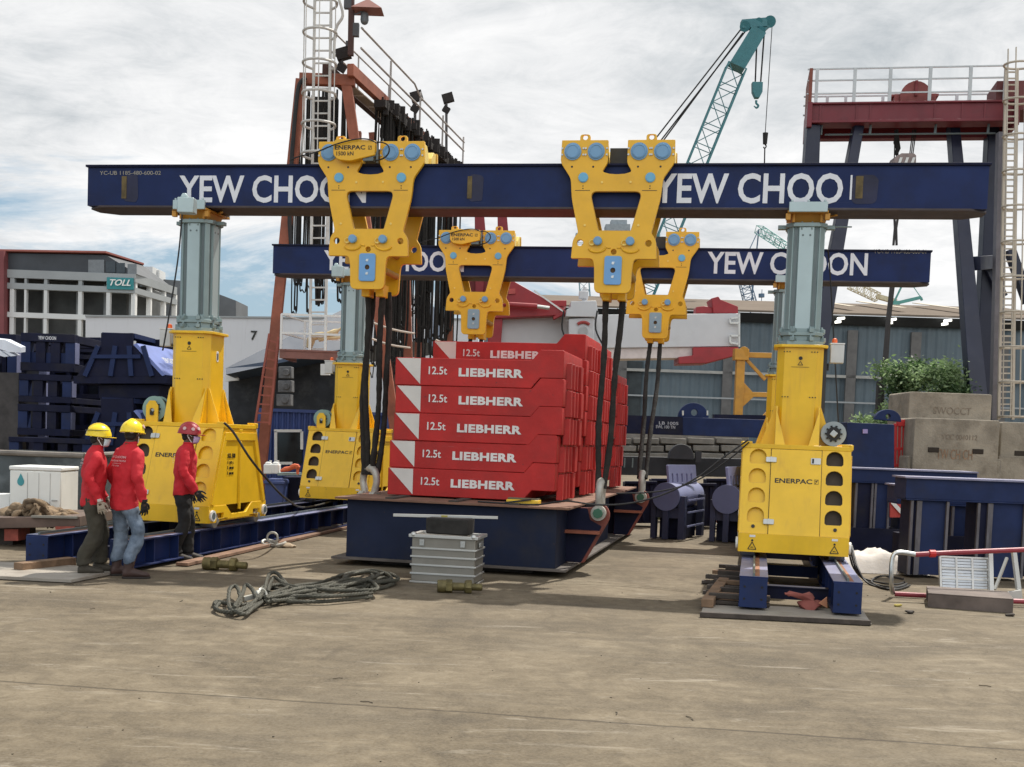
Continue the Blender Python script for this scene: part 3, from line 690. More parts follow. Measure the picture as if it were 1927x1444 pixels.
b = MB(); p, q = gnd(330, 1068), gnd(660, 992); b.bar(p + V((.05, .1, .03)), q + V((.05, .1, .03)), .16, .04); solo('edge_plank', 'long brown plank on the ground along the left track', 'plank', b, mat('brown plank', (.22, .13, .085), .85, var=.3, scale=5), .004)
b = MB(); p, q = gnd(560, 1008), gnd(662, 984); b.bar(p + V((.2, .3, .07)), q + V((.2, .3, .07)), .25, .05); solo('edge_plank', 'dark plank lying on the brown plank by the left track', 'plank', b, WOODD, .004)

# ------------------------------------------------------------------ header beams
bX0, bX1, bZ0, bZ1, bH = -1.60, 10.39, 4.738, 5.325, .30
def girder(label, O, x0, x1):
    t = thing('header_beam', label, 'steel beam', (O.x, O.y, bZ0), BYAW, 'two blue header beams of the gantry')
    h = bZ1 - bZ0; b = MB(); b.bx(x0 + .02, x1 - .02, -bH + .035, bH - .035, .028, h - .03); obj('box_web', b, NAVY, t, world=False)
    b = MB(); b.bx(x0, x1, -bH, bH, h - .03, h); obj('top_flange', b, NAVYD, t, .003, world=False)
    b = MB(); c = .22; b.prism([(x0 + c, -bH), (x1 - c, -bH), (x1, -bH + c * .8), (x1, bH - c * .8), (x1 - c, bH), (x0 + c, bH), (x0, bH - c * .8), (x0, -bH + c * .8)], 0, .028)
    obj('bottom_flange', b, mat('rust stained flange', (.045, .034, .036), .6, var=.3, dirt=.5, dirtcol=(.07, .04, .03)), t, .003, world=False)
    return t
def gx(O, px, py): q = onpl(px, py, O - bn * (bH - .035), bn) - O; return q.dot(bd), q.z - bZ0
def beam_text(t, O, s, px0, px1, pt, pb, bold=.015, spacing=1.0, mt=WHITEC, name='lettering'):
    x0, z0 = gx(O, px0, pb); x1, z1 = gx(O, px1, pt); b = MB()
    b.text(s, x1 - x0, z1 - z0, frame((x0, -bH + .033, z0), (1, 0, 0), (0, 0, 1)), .003, bold, 0, spacing); return obj(name, b, mt, t, world=False)
def patch(t, O, px0, px1, pt, pb, mt, name='bare_patch'):
    x0, z0 = gx(O, px0, pb); x1, z1 = gx(O, px1, pt); b = MB(); mm = frame((x0, -bH + .033, z0), (1, 0, 0), (0, 0, 1)); w, h = x1 - x0, z1 - z0
    pts = [(x + NZ.noise(V((x * 9, y * 9, px0))) * .018, y + NZ.noise(V((x * 9, y * 9, px0 + 5))) * .02) for x, y in rrect(0, w, 0, h, min(w, h) * .25, 6)]
    b.prism(pts, -.001, .0022, mm); return obj(name, b, mt, t, world=False)
nb = girder('near header beam, the larger and closer of the two, with worn white lettering', TL, bX0, bX1)
beam_text(nb, TL, 'YEW CHOON', 337, 690, 330, 381.5, .02)
x0, z0 = gx(TL, 1229, 383); x1, z1 = gx(TL, 1588, 326)
beam_text(nb, TL, 'YEW CHOO', 1229, 1588, 326, 383, .02)
beam_text(nb, TL, 'I', 1598.5, 1604.5, 330, 376, 0)
beam_text(nb, TL, 'YC-UB 1185-480-600-02', 188, 303, 322, 329.5, 0, 1, mat('stencil grey', (.30, .28, .24), .6))
OLIVE = mat('bare olive steel', (.12, .085, .03), .7, var=.5, scale=6, dirt=.3, dirtcol=(.05, .03, .02)); SMUDGE = mat('rubbed dark paint', (.012, .014, .045), .6, var=.4, scale=3)
for px in (234, 884, 1617):
    w = 5 if px < 1000 else 8
    if px > 1000: patch(nb, TL, 1601, 1652, 330, 384, SMUDGE, 'rubbed_patch')
    else: patch(nb, TL, px - 2, px + 26, 329, 379, SMUDGE, 'rubbed_patch')
    x0_, z0_ = gx(TL, px - w, 374); x1_, z1_ = gx(TL, px + w, 332); b = MB(); b.bx(x0_, x1_, -bH + .025, -bH + .0305, z0_, z1_); obj('bare_strip', b, OLIVE, nb, world=False)
TLF = TL + bA * DFAR
fb = girder('far header beam, the smaller one farther back carried by the rear towers', TLF, -1.68, 10.62)
beam_text(fb, TLF, 'YEW CHOON', 609, 874, 473.5, 509, .02)
beam_text(fb, TLF, 'YEW CHOON', 1330, 1634, 476.5, 515.5, .02)
beam_text(fb, TLF, 'YC-HB 1185-480-600-01', 1644, 1743, 470, 477, 0, 1, mat('stencil grey', (.3, .28, .24)))

# ------------------------------------------------------------------ lifting links
LS = .001664
def link(name_label, O, xa, cyl):
    "two yellow plates hung over the beam; drawn in the pixel grid of the photo's link, y=0 at the plate top"
    S = LS; ztop = 5.60
    t = thing('lifting_link', name_label, 'lifting link', tuple(O + bd * xa + V((0, 0, 3.62))), BYAW, 'four yellow lifting links over the beams')
    zt_ = ztop - 3.62; P_ = lambda pts: [(x * S, -y * S) for x, y in pts]
    right = [(75, 0), (75, 175), (115, 240), (60, 256), (0, 260), (-60, 256), (-115, 240), (-75, 175), (-75, 0)]
    left_ = [(-435, 0), (-440, 170), (-356, 292), (-343, 445), (-283, 705), (-322, 760), (-331, 905), (-160, 905), (-148, 960), (-140, 1168)]
    out_ = right + left_ + [(-x, y) for x, y in left_[::-1]]
    rad = [8, 20, 20, 0, 0, 0, 20, 20, 8] + [6, 30, 30, 40, 10, 60, 10, 30, 30, 45] + [45, 30, 30, 10, 60, 10, 40, 30, 30, 6]
    outline = P_(rounded(out_, rad)); win = P_(rounded([(-200, 392), (200, 392), (124, 688), (-124, 688)], [55, 55, 8, 8], 6))
    holes = [win] + [[(x * S, -y * S) for x, y in circ(sx_ * 264, 785, 25, 16)] for sx_ in (-1, 1)] + [P_(circ(0, 852, 22, 14))]
    for e in (-1, 1):
        y0 = e * (bH + .055); mm = frame((0, y0, zt_), (1, 0, 0), (0, 0, 1)) if e < 0 else frame((0, y0, zt_), (-1, 0, 0), (0, 0, 1))
        b = MB(); b.plate(outline, holes, .06, mm, .005)
        for sx_ in (-1, 1):
            b.plate([(x * S + sx_ * 255 * S, -y * S) for x, y in rounded([(-40, 4), (-40, -45), (40, -45), (40, 4)], [0, 40, 40, 0], 6)], [[(x * S + sx_ * 255 * S, (22 + y) * S) for x, y in circ(0, 0, 20, 14)]], .045, mm, .005)
        pl = obj('front_plate' if e < 0 else 'rear_plate', b, YELL, t, world=False)
        d = MB(); d2 = MB(); d3 = MB(); k = MB()
        for x in (-347, -165, 165, 343):
            if cyl and e < 0 and x == -165: continue
            c = mm @ V((x * S, -88 * S, .03)); n_ = mm.to_3x3() @ V((0, 0, 1))
            d.cyl(c, c + n_ * .018, 66 * S, n=32); d.cyl(c + n_ * .018, c + n_ * .032, 58 * S, 54 * S, n=32); d.torus(mm @ T(x * S, -88 * S, .062), 46 * S, .006, 28, 6)
            for q in (-1, 1):
                for dx in (-82, 82): d3.cyl(mm @ V(((x + dx) * S, (-88 + q * 24) * S, .028)), mm @ V(((x + dx) * S, (-88 + q * 24) * S, .045)), .013, n=8)
        obj('roller_cap', d, PINB, pl, world=False); obj('cap_bolt', d3, ZINC, pl, world=False)
        for x, y, r_ in ((-258, 286, 38), (258, 286, 38)):
            d2.cyl(mm @ V((x * S, -y * S, .03)), mm @ V((x * S, -y * S, .045)), r_ * S, n=24); d2.cyl(mm @ V((x * S, -y * S, .045)), mm @ V((x * S, -y * S, .052)), (r_ - 5) * S, n=24)
        obj('pivot_pin', d2, mat('bright pin blue', (.14, .40, .60), .4, var=.08), pl, world=False)
        d = MB()
        for x in (-125, 125):
            d.cyl(mm @ V((x * S, -772 * S, .03)), mm @ V((x * S, -772 * S, .085)), 33 * S, n=20); d.cyl(mm @ V((x * S, -772 * S, .085)), mm @ V((x * S, -772 * S, .092)), 27 * S, n=20)
            d3 = MB(); d3.bar(mm @ V(((x + 10) * S, -790 * S, .055)), mm @ V(((x - 62) * S, -800 * S, .05)), .012); d3.torus(mm @ T((x - 45) * S, -785 * S, .055), 20 * S, .006, 16, 6); obj('split_pin', d3, YELP, pl, world=False)
        obj('bearing_pin', d, PINB, pl, world=False)
        d = MB(); d.plate(rrect(-67 * S, 67 * S, -1105 * S, -885 * S, 20 * S), [circ(0, -995 * S, 20 * S, 14)], .024, mm @ T(0, 0, .042), .004); sp2 = obj('slot_plate', d, PINB2 if O is TL else PINB3, pl, world=False)
        k.cyl(mm @ V((0, -995 * S, .030)), mm @ V((0, -995 * S, .034)), 21 * S, n=12); obj('slot_hole', k, mat('hole brown', (.09, .05, .02), .8), sp2, world=False)
        k = MB()
        for y in (940, 1045): k.cyl(mm @ V((0, -y * S, .052)), mm @ V((0, -y * S, .06)), 11 * S, n=8); k.bar(mm @ V((-10 * S, -(y + 8) * S, .058)), mm @ V((12 * S, -(y - 10) * S, .058)), .008)
        obj('slot_screw', k, STEEL, sp2, world=False)
        # curved seats under the bearing pins
        d = MB()
        for sx_ in (-1, 1):
            arc_ = [(sx_ * x * S, -y * S) for x, y in [(60, 815), (75, 838), (105, 852), (140, 855), (175, 846), (192, 830)]]
            d.tube([mm @ V((x, y, .034)) for x, y in smooth([V((a, c, 0)) for a, c in arc_], 4) and [(q.x, q.y) for q in smooth([V((a, c, 0)) for a, c in arc_], 4)]], .016, 8)
            d.tube([mm @ V((sx_ * x * S, -y * S, .031)) for x, y in ((60, 815), (42, 822), (25, 822))], .011, 6)
        obj('bearing_seat', d, YELL, pl, world=False)
        k = MB()
        for x in (-350, -185, 160, 332): k.cyl(mm @ V((x * S, -203 * S, .028)), mm @ V((x * S, -203 * S, .033)), 8 * S, n=10)
        for x in (-258, 258):
            k.bx((x - 60) * S, (x + 55) * S, -386 * S, -382 * S, .029, .0325, mm)
            for y in (350, 368): k.cyl(mm @ V((x * S, -y * S, .028)), mm @ V((x * S, -y * S, .032)), 5 * S, n=8)
        obj('plate_mark', k, BLACKT, pl, world=False)
        k = MB()
        for x, y in ((-112, 322), (108, 320), (-232, 650), (182, 648)): k.cyl(mm @ V((x * S, -y * S, .028)), mm @ V((x * S, -y * S, .040)), 9 * S, n=8)
        obj('stud', k, YELP, pl, world=False)
    # roller housings between the plates, resting on the beam
    zb = bZ1 + .012 - 3.62
    for sx_ in (-1, 1):
        for e in (-1, 1):
            b = MB(); xa_, xb_ = sx_ * 82 * S, sx_ * 428 * S; ya, yb = e * (bH + .024), e * .085
            x0_, x1_ = min(xa_, xb_), max(xa_, xb_)
            b.loft([[(x, ya, zb), (x, yb, zb), (x, yb, zt_ - .12), (x, yb + e * .09, zt_ - .02), (x, ya, zt_ - .012)] for x in (x0_, x1_)]); obj('roller_housing', b, YELP, t, .004, world=False)
    b = MB(); b.bx(-70 * S, 70 * S, -.2, .2, zb, zt_ - .06); obj('roller_block', b, mat('dark roller block', (.03, .028, .025), .6), t, world=False)
    b = MB()
    for y in (740, 845, 1010): b.cyl((0 if y == 1010 else -125 * S, -bH, zt_ - y * S), (0 if y == 1010 else -125 * S, bH, zt_ - y * S), .045, n=14); b.cyl((125 * S, -bH, zt_ - y * S), (125 * S, bH, zt_ - y * S), .045, n=14)
    obj('tie_bolt', b, mat('dull yellow spacer', (.35, .20, .03), .6), t, world=False)
    b = MB()
    for sx_ in (-1, 1): b.bx(sx_ * .10 - .055, sx_ * .10 + .055, -.13, .13, -.03, .14)
    obj('sling_seat', b, YELL, t, .01, world=False)
    if cyl:
        y0 = -(bH + .055) - .10; mm = frame((0, y0, zt_), (1, 0, 0), (0, 0, 1))
        body = rounded([(-290, 15), (-255, -5), (55, 10), (55, 125), (-150, 172), (-250, 160), (-290, 120)], [20, 30, 10, 10, 30, 40, 20])
        b = MB(); b.plate(P_(body), [], .11, mm, .01); cy = obj('cylinder_housing', b, YELL, t, world=False)
        b = MB(); b.text('ENERPAC', 250 * S, 34 * S, mm @ T(-275 * S, -82 * S, .056), .003, .02); b.text('1500 kN', 140 * S, 32 * S, mm @ T(-260 * S, -128 * S, .056), .003, .01)
        b.bx(0, 28 * S, -82 * S, -79 * S, .055, .058, mm); b.bx(0, 28 * S, -56 * S, -53 * S, .055, .058, mm); b.bx(0, 3 * S, -82 * S, -53 * S, .055, .058, mm); b.bx(25 * S, 28 * S, -82 * S, -53 * S, .055, .058, mm); b.bar(mm @ V((7 * S, -76 * S, .056)), mm @ V((21 * S, -59 * S, .056)), .006)
        obj('lettering', b, BLACKT, cy, world=False)
        b = MB(); b.bx(-45 * S, 40 * S, -165 * S, -128 * S, -.04, .03, mm); b.cyl(mm @ V((0, -150 * S, 0)), mm @ V((65 * S, -110 * S, 0)), .025, n=10); b.bx(62 * S, 74 * S, -180 * S, -10 * S, -.02, .02, mm); obj('hose_fitting', b, GALVD, cy, world=False)
        b = MB(); b.tube([mm @ V((x * S, -y * S, z)) for x, y, z in ((66, 20, .02), (120, 30, .06), (172, 60, .10), (178, 110, .10), (140, 150, .08), (80, 165, .05), (50, 160, .03))], .010, 6, sub=6)
        b.tube([mm @ V((x * S, -y * S, z)) for x, y, z in ((66, 30, .04), (0, 5, .075), (-110, 8, .085), (-260, 45, .09), (-420, 105, .09), (-560, 140, .10), (-640, 170, .09))], .009, 6, sub=6); obj('hose', b, BLACK, cy, world=False)
    return t
def axis_x(O, px, py): return (onpl(px, py, O - bn * (bH + .085), bn) - O).dot(bd)
links = [('near left lifting link with a cylinder lettered 1500 kN, hanging over the near beam', TL, axis_x(TL, 694, 420), True),
         ('near right lifting link without a cylinder, in the middle of the near beam', TL, axis_x(TL, 1157, 420), False),
         ('far left lifting link with a small cylinder, hanging above the red slabs', TLF, axis_x(TLF, 894, 520), True),
         ('far right lifting link partly covered by the near right link', TLF, axis_x(TLF, 1237, 520), False)]
LKS = [(link(*a), a) for a in links]

# ------------------------------------------------------------------ deck under the slabs
DO = V((.71, 15.0, 0)); DY = -R(12)
dA = V((.2079, .978, 0)); dB = V((.978, -.2079, 0))
dk = thing('load_deck', 'big dark blue steel deck carrying the red slabs, with red lugs at its corners', 'load platform', tuple(DO), DY)
DW, DL, DZ = 3.13, 7.75, .90
def dpart(n, b, m, bev=0): return obj(n, b, m, dk, bev, world=False)
b = MB(); b.bx(-DW, 0, 0, DL, .08, .11); dpart('bottom_plate', b, mat('dusty dark plate', (.10, .085, .075), .8, var=.3, dirt=.4, dirtcol=(.05, .04, .035)), .003)
b = MB(); b.bx(-DW + .05, .02, -.05, DL, DZ - .028, DZ); dpart('top_plate', b, RUSTB, .003)
b = MB(); b.bx(-DW + .17, -.16, .10, .13, .11, DZ - .028); b.bx(-DW + .17, -.16, DL - .15, DL - .12, .11, DZ - .028); b.bx(-DW + .2, -DW + .23, .14, DL - .2, .11, DZ - .028); dpart('front_web', b, NAVYG, .003)
b = MB(); b.bx(-.80, -.77, .14, DL - .2, .11, DZ - .028); dpart('side_web', b, NAVYD)
b = MB()
for y0, y1 in ((.134, 1.30), (2.6, 5.2), (6.9, 7.5)): b.bx(-.19, -.16, y0, y1, .11, DZ - .028)
dpart('side_panel', b, NAVYG)
b = MB()
for y in (1.2, 2.2, 3.2, 4.2, 5.2, 6.3, 7.2): b.bx(-.78, -.18, y - .01, y + .01, .11, DZ - .028)
dpart('stiffener', b, NAVYD)
b = MB(); b.bx(-DW + .4, -.5, .4, DL - .4, -.0, .079); dpart('timber_bearer', b, WOODD)
lug_spots = [(.27, .98, 1), (.30, 6.03, 1), (-DW + .14, 1.10, -1), (-DW - .10, 6.2, -1)]
for x, y, s in lug_spots:
    X = lambda q: q * s + (0 if s > 0 else -DW - .0 + 0)
    prof = [(x - s * .46, .12), (x - s * .18, .12), (x + s * .13, .70), (x + s * .14, .80), (x + s * .09, .895), (x, .92), (x - s * .12, .86), (x - s * .46, .86)]
    b = MB(); b.plate(rounded(prof, [0, .03, .06, .06, .05, .05, .05, 0]), [circ(x, .80, .055, 16)], .06, frame((0, y - .03, 0), (1, 0, 0), (0, 0, 1)), .004); dpart('lug_plate', b, mat('rust red lug', (.20, .05, .035), .6, var=.25, dirt=.3, dirtcol=(.08, .03, .025)))
    b = MB(); b.prism(rounded([(x - s * .455, .125), (x - s * .22, .125), (x + s * .04, .62), (x - s * .12, .70), (x - s * .16, .85), (x - s * .455, .85)], .02), .031, .043, frame((0, y - .03, 0), (1, 0, 0), (0, 0, 1))); dpart('lug_web', b, NAVYD)
    b = MB(); b.bx(min(x - s * .45, x + s * .02), max(x - s * .45, x + s * .02), y - .22, y + .1, .52, .56); dpart('lug_rib', b, RUST)

def dloc(x, y, z): return DO + dB * x + dA * y + V((0, 0, z))
def shackle(label, P, rot, lean=0):
    t = thing('bow_shackle', label, 'shackle', tuple(P), rot, 'bow shackles at the deck lugs'); b = MB()
    pts = [(0, -.105, 0), (0, -.105, .10), (0, -.135, .22), (0, -.12, .33), (0, -.06, .395), (0, 0, .41), (0, .06, .395), (0, .12, .33), (0, .135, .22), (0, .105, .10), (0, .105, 0)]
    b.tube(pts, [.05, .052, .05, .052, .056, .058, .056, .052, .05, .052, .05], 12, sub=3)
    for s in (-1, 1): b.cyl((0, s * .065, 0), (0, s * .155, 0), .10, n=20)
    obj('bow', b, mat('worn pale steel', (.42, .41, .37), .5, metal=.35, var=.2, scale=7, dirt=.3, dirtcol=(.2, .17, .13)), t, world=False)
    b = MB(); b.cyl((0, -.20, 0), (0, .22, 0), .05, n=18); obj('pin', b, STEEL, t, world=False)
    b = MB(); b.cyl((0, -.215, 0), (0, -.155, 0), .066, n=8); obj('pin_head', b, mat('green pin head', (.03, .11, .065), .5, var=.2), t, world=False)
    return t
SH = []
labs = ['near right bow shackle with a green pin head at the deck corner', 'far right bow shackle at the rear deck lug', 'near left bow shackle standing on the deck beside the far left tower', 'far left bow shackle hidden behind the red slabs']
for (x, y, s), lb in zip(lug_spots, labs):
    P = dloc(x, y - .03, .80); a = DY + (0 if s > 0 else R(62))
    if s < 0: P = P + V((.0, .0, .04))
    SH.append((shackle(lb, P, a), P))

# ------------------------------------------------------------------ slings
def sling(label, a, b_, seed, dx):
    mb = MB(); n = 40; pts = []; rr = []; q = random.Random(seed)
    for i in range(n + 1):
        t_ = i / n; p = a.lerp(b_, t_); p = p + V((math.sin(t_ * 9 + seed) * .012 + math.sin(math.pi * t_) * dx, math.cos(t_ * 7 + seed) * .012, 0)); pts.append(p); rr.append(.037 + .010 * NZ.noise(V((t_ * 14, seed, 0))) + .006 * q.random())
    mb.tube(pts, rr, 10); return solo('lifting_sling', label, 'lifting sling', mb, SLING, group='black slings from the links to the deck')
pairs = [(0, 2, 'near left link down to the near left shackle'), (1, 0, 'near right link down to the near right shackle'), (2, 3, 'far left link, disappearing behind the red slabs'), (3, 1, 'far right link down to the far right shackle')]
for li, si, w in pairs:
    lk, a = LKS[li]; top = V(lk.location) + V((0, 0, .06)); bot = SH[si][1] + V((0, 0, .34))
    for k, s in enumerate((-1, 1)):
        sling('%s black sling from the %s' % (('left', 'right')[k], w), top + bd * .10 * s, bot + bd * .045 * s + V((0, 0, -.02)), li * 5 + k * 2.3, .015 * s)
        if li == 0:
            sling('inner black sling %s under the near left link' % (('on the left', 'on the right')[k]), top + bd * (.10 * s + .05) + bn * .12, bot + bd * (.10 * s) + V((0, 0, -.02)), 31 + k, .06 * s)

# ------------------------------------------------------------------ counterweight slabs
SW, SD, SHT = 2.30, 1.62, .372
def slab():
    t = thing('counterweight_slab', '', 'counterweight', (0, 0, 0), 0, 'red counterweight slabs stacked on the deck')
    d = .14; prof = [(0, 0), (SW * .815, 0), (SW * .865, d), (SW, d), (SW, SHT - .004 + d), (SW * .865, SHT - .004 + d), (SW * .815, SHT - .004), (0, SHT - .004)]
    b = MB(); b.prism(rounded(prof, [.012, 0, 0, .012, .02, .01, .01, .012], 2), -SD / 2, SD / 2, frame((0, 0, 0), (1, 0, 0), (0, 0, 1)))
    for y0, y1 in ((-.56, -.40), (-.28, -.12), (.0, .14), (.44, .60)): b.loft([[(SW - .02, y0, .012), (SW + .06, y0 + .03, .012), (SW + .06, y1 - .03, .012), (SW - .02, y1, .012)], [(SW - .02, y0, SHT - .016), (SW + .06, y0 + .03, SHT - .010), (SW + .06, y1 - .03, SHT - .010), (SW - .02, y1, SHT - .016)]])
    b.bx(SW - .02, SW + .085, .20, .36, .006, SHT - .012)
    body = obj('slab_body', b, RED, t, .008, world=False)
    f = -SD / 2 - .003; mm = frame((0, f, 0), (1, 0, 0), (0, 0, 1))
    b = MB(); b.prism([(.02, SHT - .012), (.355, SHT - .012), (.355, .016)], -.002, .0018, mm); obj('white_triangle', b, mat('marking white', (.60, .575, .54), .6, var=.1, dirt=.2, dirtcol=(.45, .35, .3)), t, world=False)
    b = MB(); b.text('12.5t', .255, .105, mm @ T(.47, .15, .0), .004, .012); b.text('LIEBHERR', .88, .112, mm @ T(.885, .132, 0), .004, .045, 0, 1.08); obj('lettering', b, LETR, t, world=False)
    return t
S0 = slab(); first = True
rows = [(.70, 5, 0, ('front', 'with all its white lettering showing')), (2.50, 6, .03, ('second', 'standing behind the front stack')), (4.20, 6, -.02, ('third', 'behind the taller second stack')), (5.92, 5, .03, ('rearmost', 'nearest the far lifting links'))]
ordn = ['bottom', 'second from bottom', 'third from bottom', 'fourth from bottom', 'fifth from bottom', 'topmost']
for ri, (yy, n, dx, (nm, ex)) in enumerate(rows):
    b = MB()
    for x_ in (-2.35, -1.5, -.7): b.bx(x_ - .06, x_ + .06, yy - .7, yy + .85, DZ + .001, DZ + .021)
    bb = obj('stack_bearer', b, WOODD, None); bb.location = DO; bb.rotation_euler = (0, 0, DY); tag(bb, 'low dark packing timbers under the %s red slab stack' % nm, 'timber', 'timbers under the slab stacks')
    for i in range(n):
        s = S0 if first else dup(S0); first = False
        jx = (-.03, -.012, .035, .045, .03, .0)[i] + dx; jy = (0, .01, -.008, .012, .0, .01)[i]
        s.location = dloc(-2.585 + jx, yy + SD / 2 + jy - .0, DZ + .022 + SHT * i); s.rotation_euler = (0, 0, DY + R((.3, -.2, .25, -.1, .2, .1)[i]))
        nm_ = 'topmost' if i == n - 1 else ordn[i]
        tag(s, '%s red slab of the %s stack, %s' % (nm_, nm, ex), 'counterweight')
# dark pockets under the lowest slabs
for ri, (yy, nm) in enumerate(((.72, 'front'), (2.42, 'second'))):
    pass
# ------------------------------------------------------------------ background: buildings
def upz(px, py, Y, py2):
    "point at depth Y under pixel (px,py) and the height that pixel row py2 reaches there"
    a = at(px, py, Y); return a, at(px, py2, Y).z
Z0 = lambda px, Y: at(px, 900, Y)
def panel(mb, px0, px1, pt, pb, Y, th=.3, Y1=None, ptr=None, pbr=None):
    "an upright slab seen between two pixel columns, th deep behind its face"
    Y1 = Y1 or Y; a, c = at(px0, pt, Y), at(px0, pb, Y); d, e = at(px1, ptr or pt, Y1), at(px1, pbr or pb, Y1)
    n = V((a.y - d.y, d.x - a.x, 0)).normalized() * th
    f = [c, e, d, a]; mb.loft([f, [q + n for q in f]]); return mb

# office block far behind on the left
YT = 150.
cx_ = at(254, 560, YT).x; zt = lambda py: at(140, py, YT).z - (at(140, 0, YT).x - 0) * 0
Tb = thing('office_building', 'grey and white concrete office block with a dark upper storey and teal sign', 'building', (cx_, YT, 0))
xl = at(-60, 560, YT).x; xr2, yr2 = at(333, 560, 163).x, 163.
zb_ = {k: at(254, v, YT).z for k, v in (('top', 516), ('b1a', 541), ('b1b', 552), ('b2a', 596), ('b2b', 604))}
def tp(n, b, m, par=None): return obj(n, b, m, par or Tb)
GREYC = mat('grey concrete facade', (.30, .32, .33), .8, var=.12, scale=.2, dirt=.2, dirtcol=(.22, .23, .24)); GREYL = mat('pale concrete facade', (.60, .61, .61), .8, var=.08, scale=.2, dirt=.2, dirtcol=(.42, .42, .42))
for nm, z0_, z1_, mt in (('parapet_band', zb_['top'] - 1.0, zb_['top'], GREYC), ('floor_band', zb_['b1b'], zb_['b1a'], GREYC), ('floor_band', zb_['b2b'] - .1, zb_['b2a'], GREYL), ('floor_band', 3.6, 4.6, GREYL)):
    b = MB(); b.loft([[(xl, YT, z), (cx_, YT, z), (xr2, yr2, z), (xr2 - 1, yr2, z), (cx_ - .9, YT + 1, z), (xl, YT + 1, z)] for z in (z0_, z1_)]); tp(nm, b, mt)
for px, w in ((40, 8), (47, 4), (85, 6), (150, 7), (203, 7), (252, 3)):
    x = at(px - 18 if px < 45 else px, 560, YT).x; h_ = zb_['top'] - 1.0
    b = MB(); b.bx(x - w * .033, x + w * .033, YT + .08, YT + .7, 0, zb_['b1b']); tp('column', b, GREYL)
    b = MB(); b.bx(x - w * .033, x + w * .033, YT + .08, YT + .7, zb_['b1b'], h_); tp('upper_column', b, GREYC)
    if px > 60:
        x2 = x - 1.6; b = MB(); b.bx(x2 - .3, x2 + .3, YT + 4, YT + 4.6, 0, h_); tp('inner_column', b, GREYC)
for t_ in (.02, .36, .70, .98):
    x, y = cx_ + (xr2 - cx_) * t_, YT + (yr2 - YT) * t_
    b = MB(); b.bx(x - .62, x - .05, y + .1, y + .7, 0, zb_['top'] - 1); tp('side_column', b, WHITE)
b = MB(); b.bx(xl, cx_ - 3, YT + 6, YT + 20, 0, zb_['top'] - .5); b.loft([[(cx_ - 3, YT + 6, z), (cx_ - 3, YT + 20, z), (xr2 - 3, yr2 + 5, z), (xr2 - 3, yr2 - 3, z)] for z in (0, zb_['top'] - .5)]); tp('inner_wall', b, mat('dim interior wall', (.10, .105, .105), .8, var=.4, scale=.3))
b = MB(); zr_ = at(198, 477, YT).z
b.loft([[(xl, YT + .3, zb_['top']), (cx_ + .2, YT + .3, zb_['top']), (cx_ + 1.0, YT + 12, zb_['top']), (xl, YT + 16, zb_['top'])], [(xl, YT + .3, at(-60, 474.5, YT).z), (at(198, 477, YT).x, YT + .3, at(198, 479.5, YT).z), (at(269, 498, YT + 9).x, YT + 9, at(269, 500, YT + 9).z), (xl, YT + 16, zr_ - 2)]])
rf = tp('upper_storey', b, mat('dark cladding', (.040, .046, .056), .6, var=.2, scale=.4))
b = MB(); q = [at(-60, 471.5, YT - .3), at(199, 476, YT - .3), at(271, 498.5, YT + 9)]
b.loft([[p_ + V((0, 0, dz)) for p_ in (q[0], q[1], q[2], q[2] + V((-6, 9, -1.2)), q[0] + V((0, 16, -2.6)))] for dz in (0, .22)]); tp('roof', b, mat('red roof edge', (.30, .09, .07), .6, scale=.3))
for px0, px1, pt, pb in ((166, 196, 489, 514), (199, 217, 492, 513), (219, 235, 495, 514), (240, 257, 497, 516)):
    b = MB(); panel(b, px0, px1, pt, pb, YT + .16, .1); w_ = tp('window', b, mat('dark window glass', (.03, .035, .04), .15, var=.2) if px0 > 198 and px0 < 236 else mat('grey window band', (.16, .175, .19), .4))
b = MB(); panel(b, 201, 251, 522, 544, YT - .25, .2, None, 523.5, 545.5); sg = tp('sign_board', b, TEALS)
b = MB(); o_ = at(207, 537.5, YT - .46); e_ = at(246, 538.5, YT - .46); b.text('TOLL', (e_ - o_).length, .78, frame(o_, e_ - o_, (0, 0, 1)), .05, .02, .35); obj('lettering', b, WHITE, sg)
b = MB(); panel(b, -60, 7, 472, 720, YT - 1, 3); tp('red_pier', b, mat('dull red pier', (.20, .055, .06), .7, scale=.3))
b = MB(); panel(b, 286, 356, 524, 700, 176, 8, None, 530, 702); panel(b, 354, 444, 532, 700, 180, 8, None, 566, 702); solo('annex_building', 'plain dark grey sloping annex behind the office block', 'building', b, mat('grey annex cladding', (.115, .125, .135), .7, var=.15, scale=.3))
b = MB(); panel(b, 270, 287, 502, 560, 172, 6); panel(b, 284, 300, 508, 525, 174, 3); solo('stair_tower', 'small pale stair tower rising behind the office block roof', 'building', b, GREYL)

# white hoarding with painted numbers
YW = 62.
wt = thing('numbered_wall', 'long white hoarding wall with painted bay numbers behind the blue steel', 'wall', tuple(at(380, 900, YW)))
b = MB(); panel(b, 161, 900, 594, 830, YW, .5, YW + 2, 600, 860); obj('wall_panel', b, mat('white hoarding', (.56, .57, .60), .6, var=.05, scale=.2, dirt=.15, dirtcol=(.42, .42, .43), streak=True), wt)
b = MB(); panel(b, 160, 900, 593, 596, YW - .1, .7, YW + 1.9, 599, 602); obj('coping', b, GREYC, wt)
for s, px, py in (('10', 303, 650), ('7', 472, 640), ('2', 752, 642), ('1', 814, 640)):
    o_ = at(px, py, YW - .02 + (px - 161) / 739 * 2); b = MB(); b.text(s, .33 * len(s), .48, frame(o_, (1, .02, 0), (0, 0, 1)), .03, .02); obj('numeral', b, BLACKT, wt)
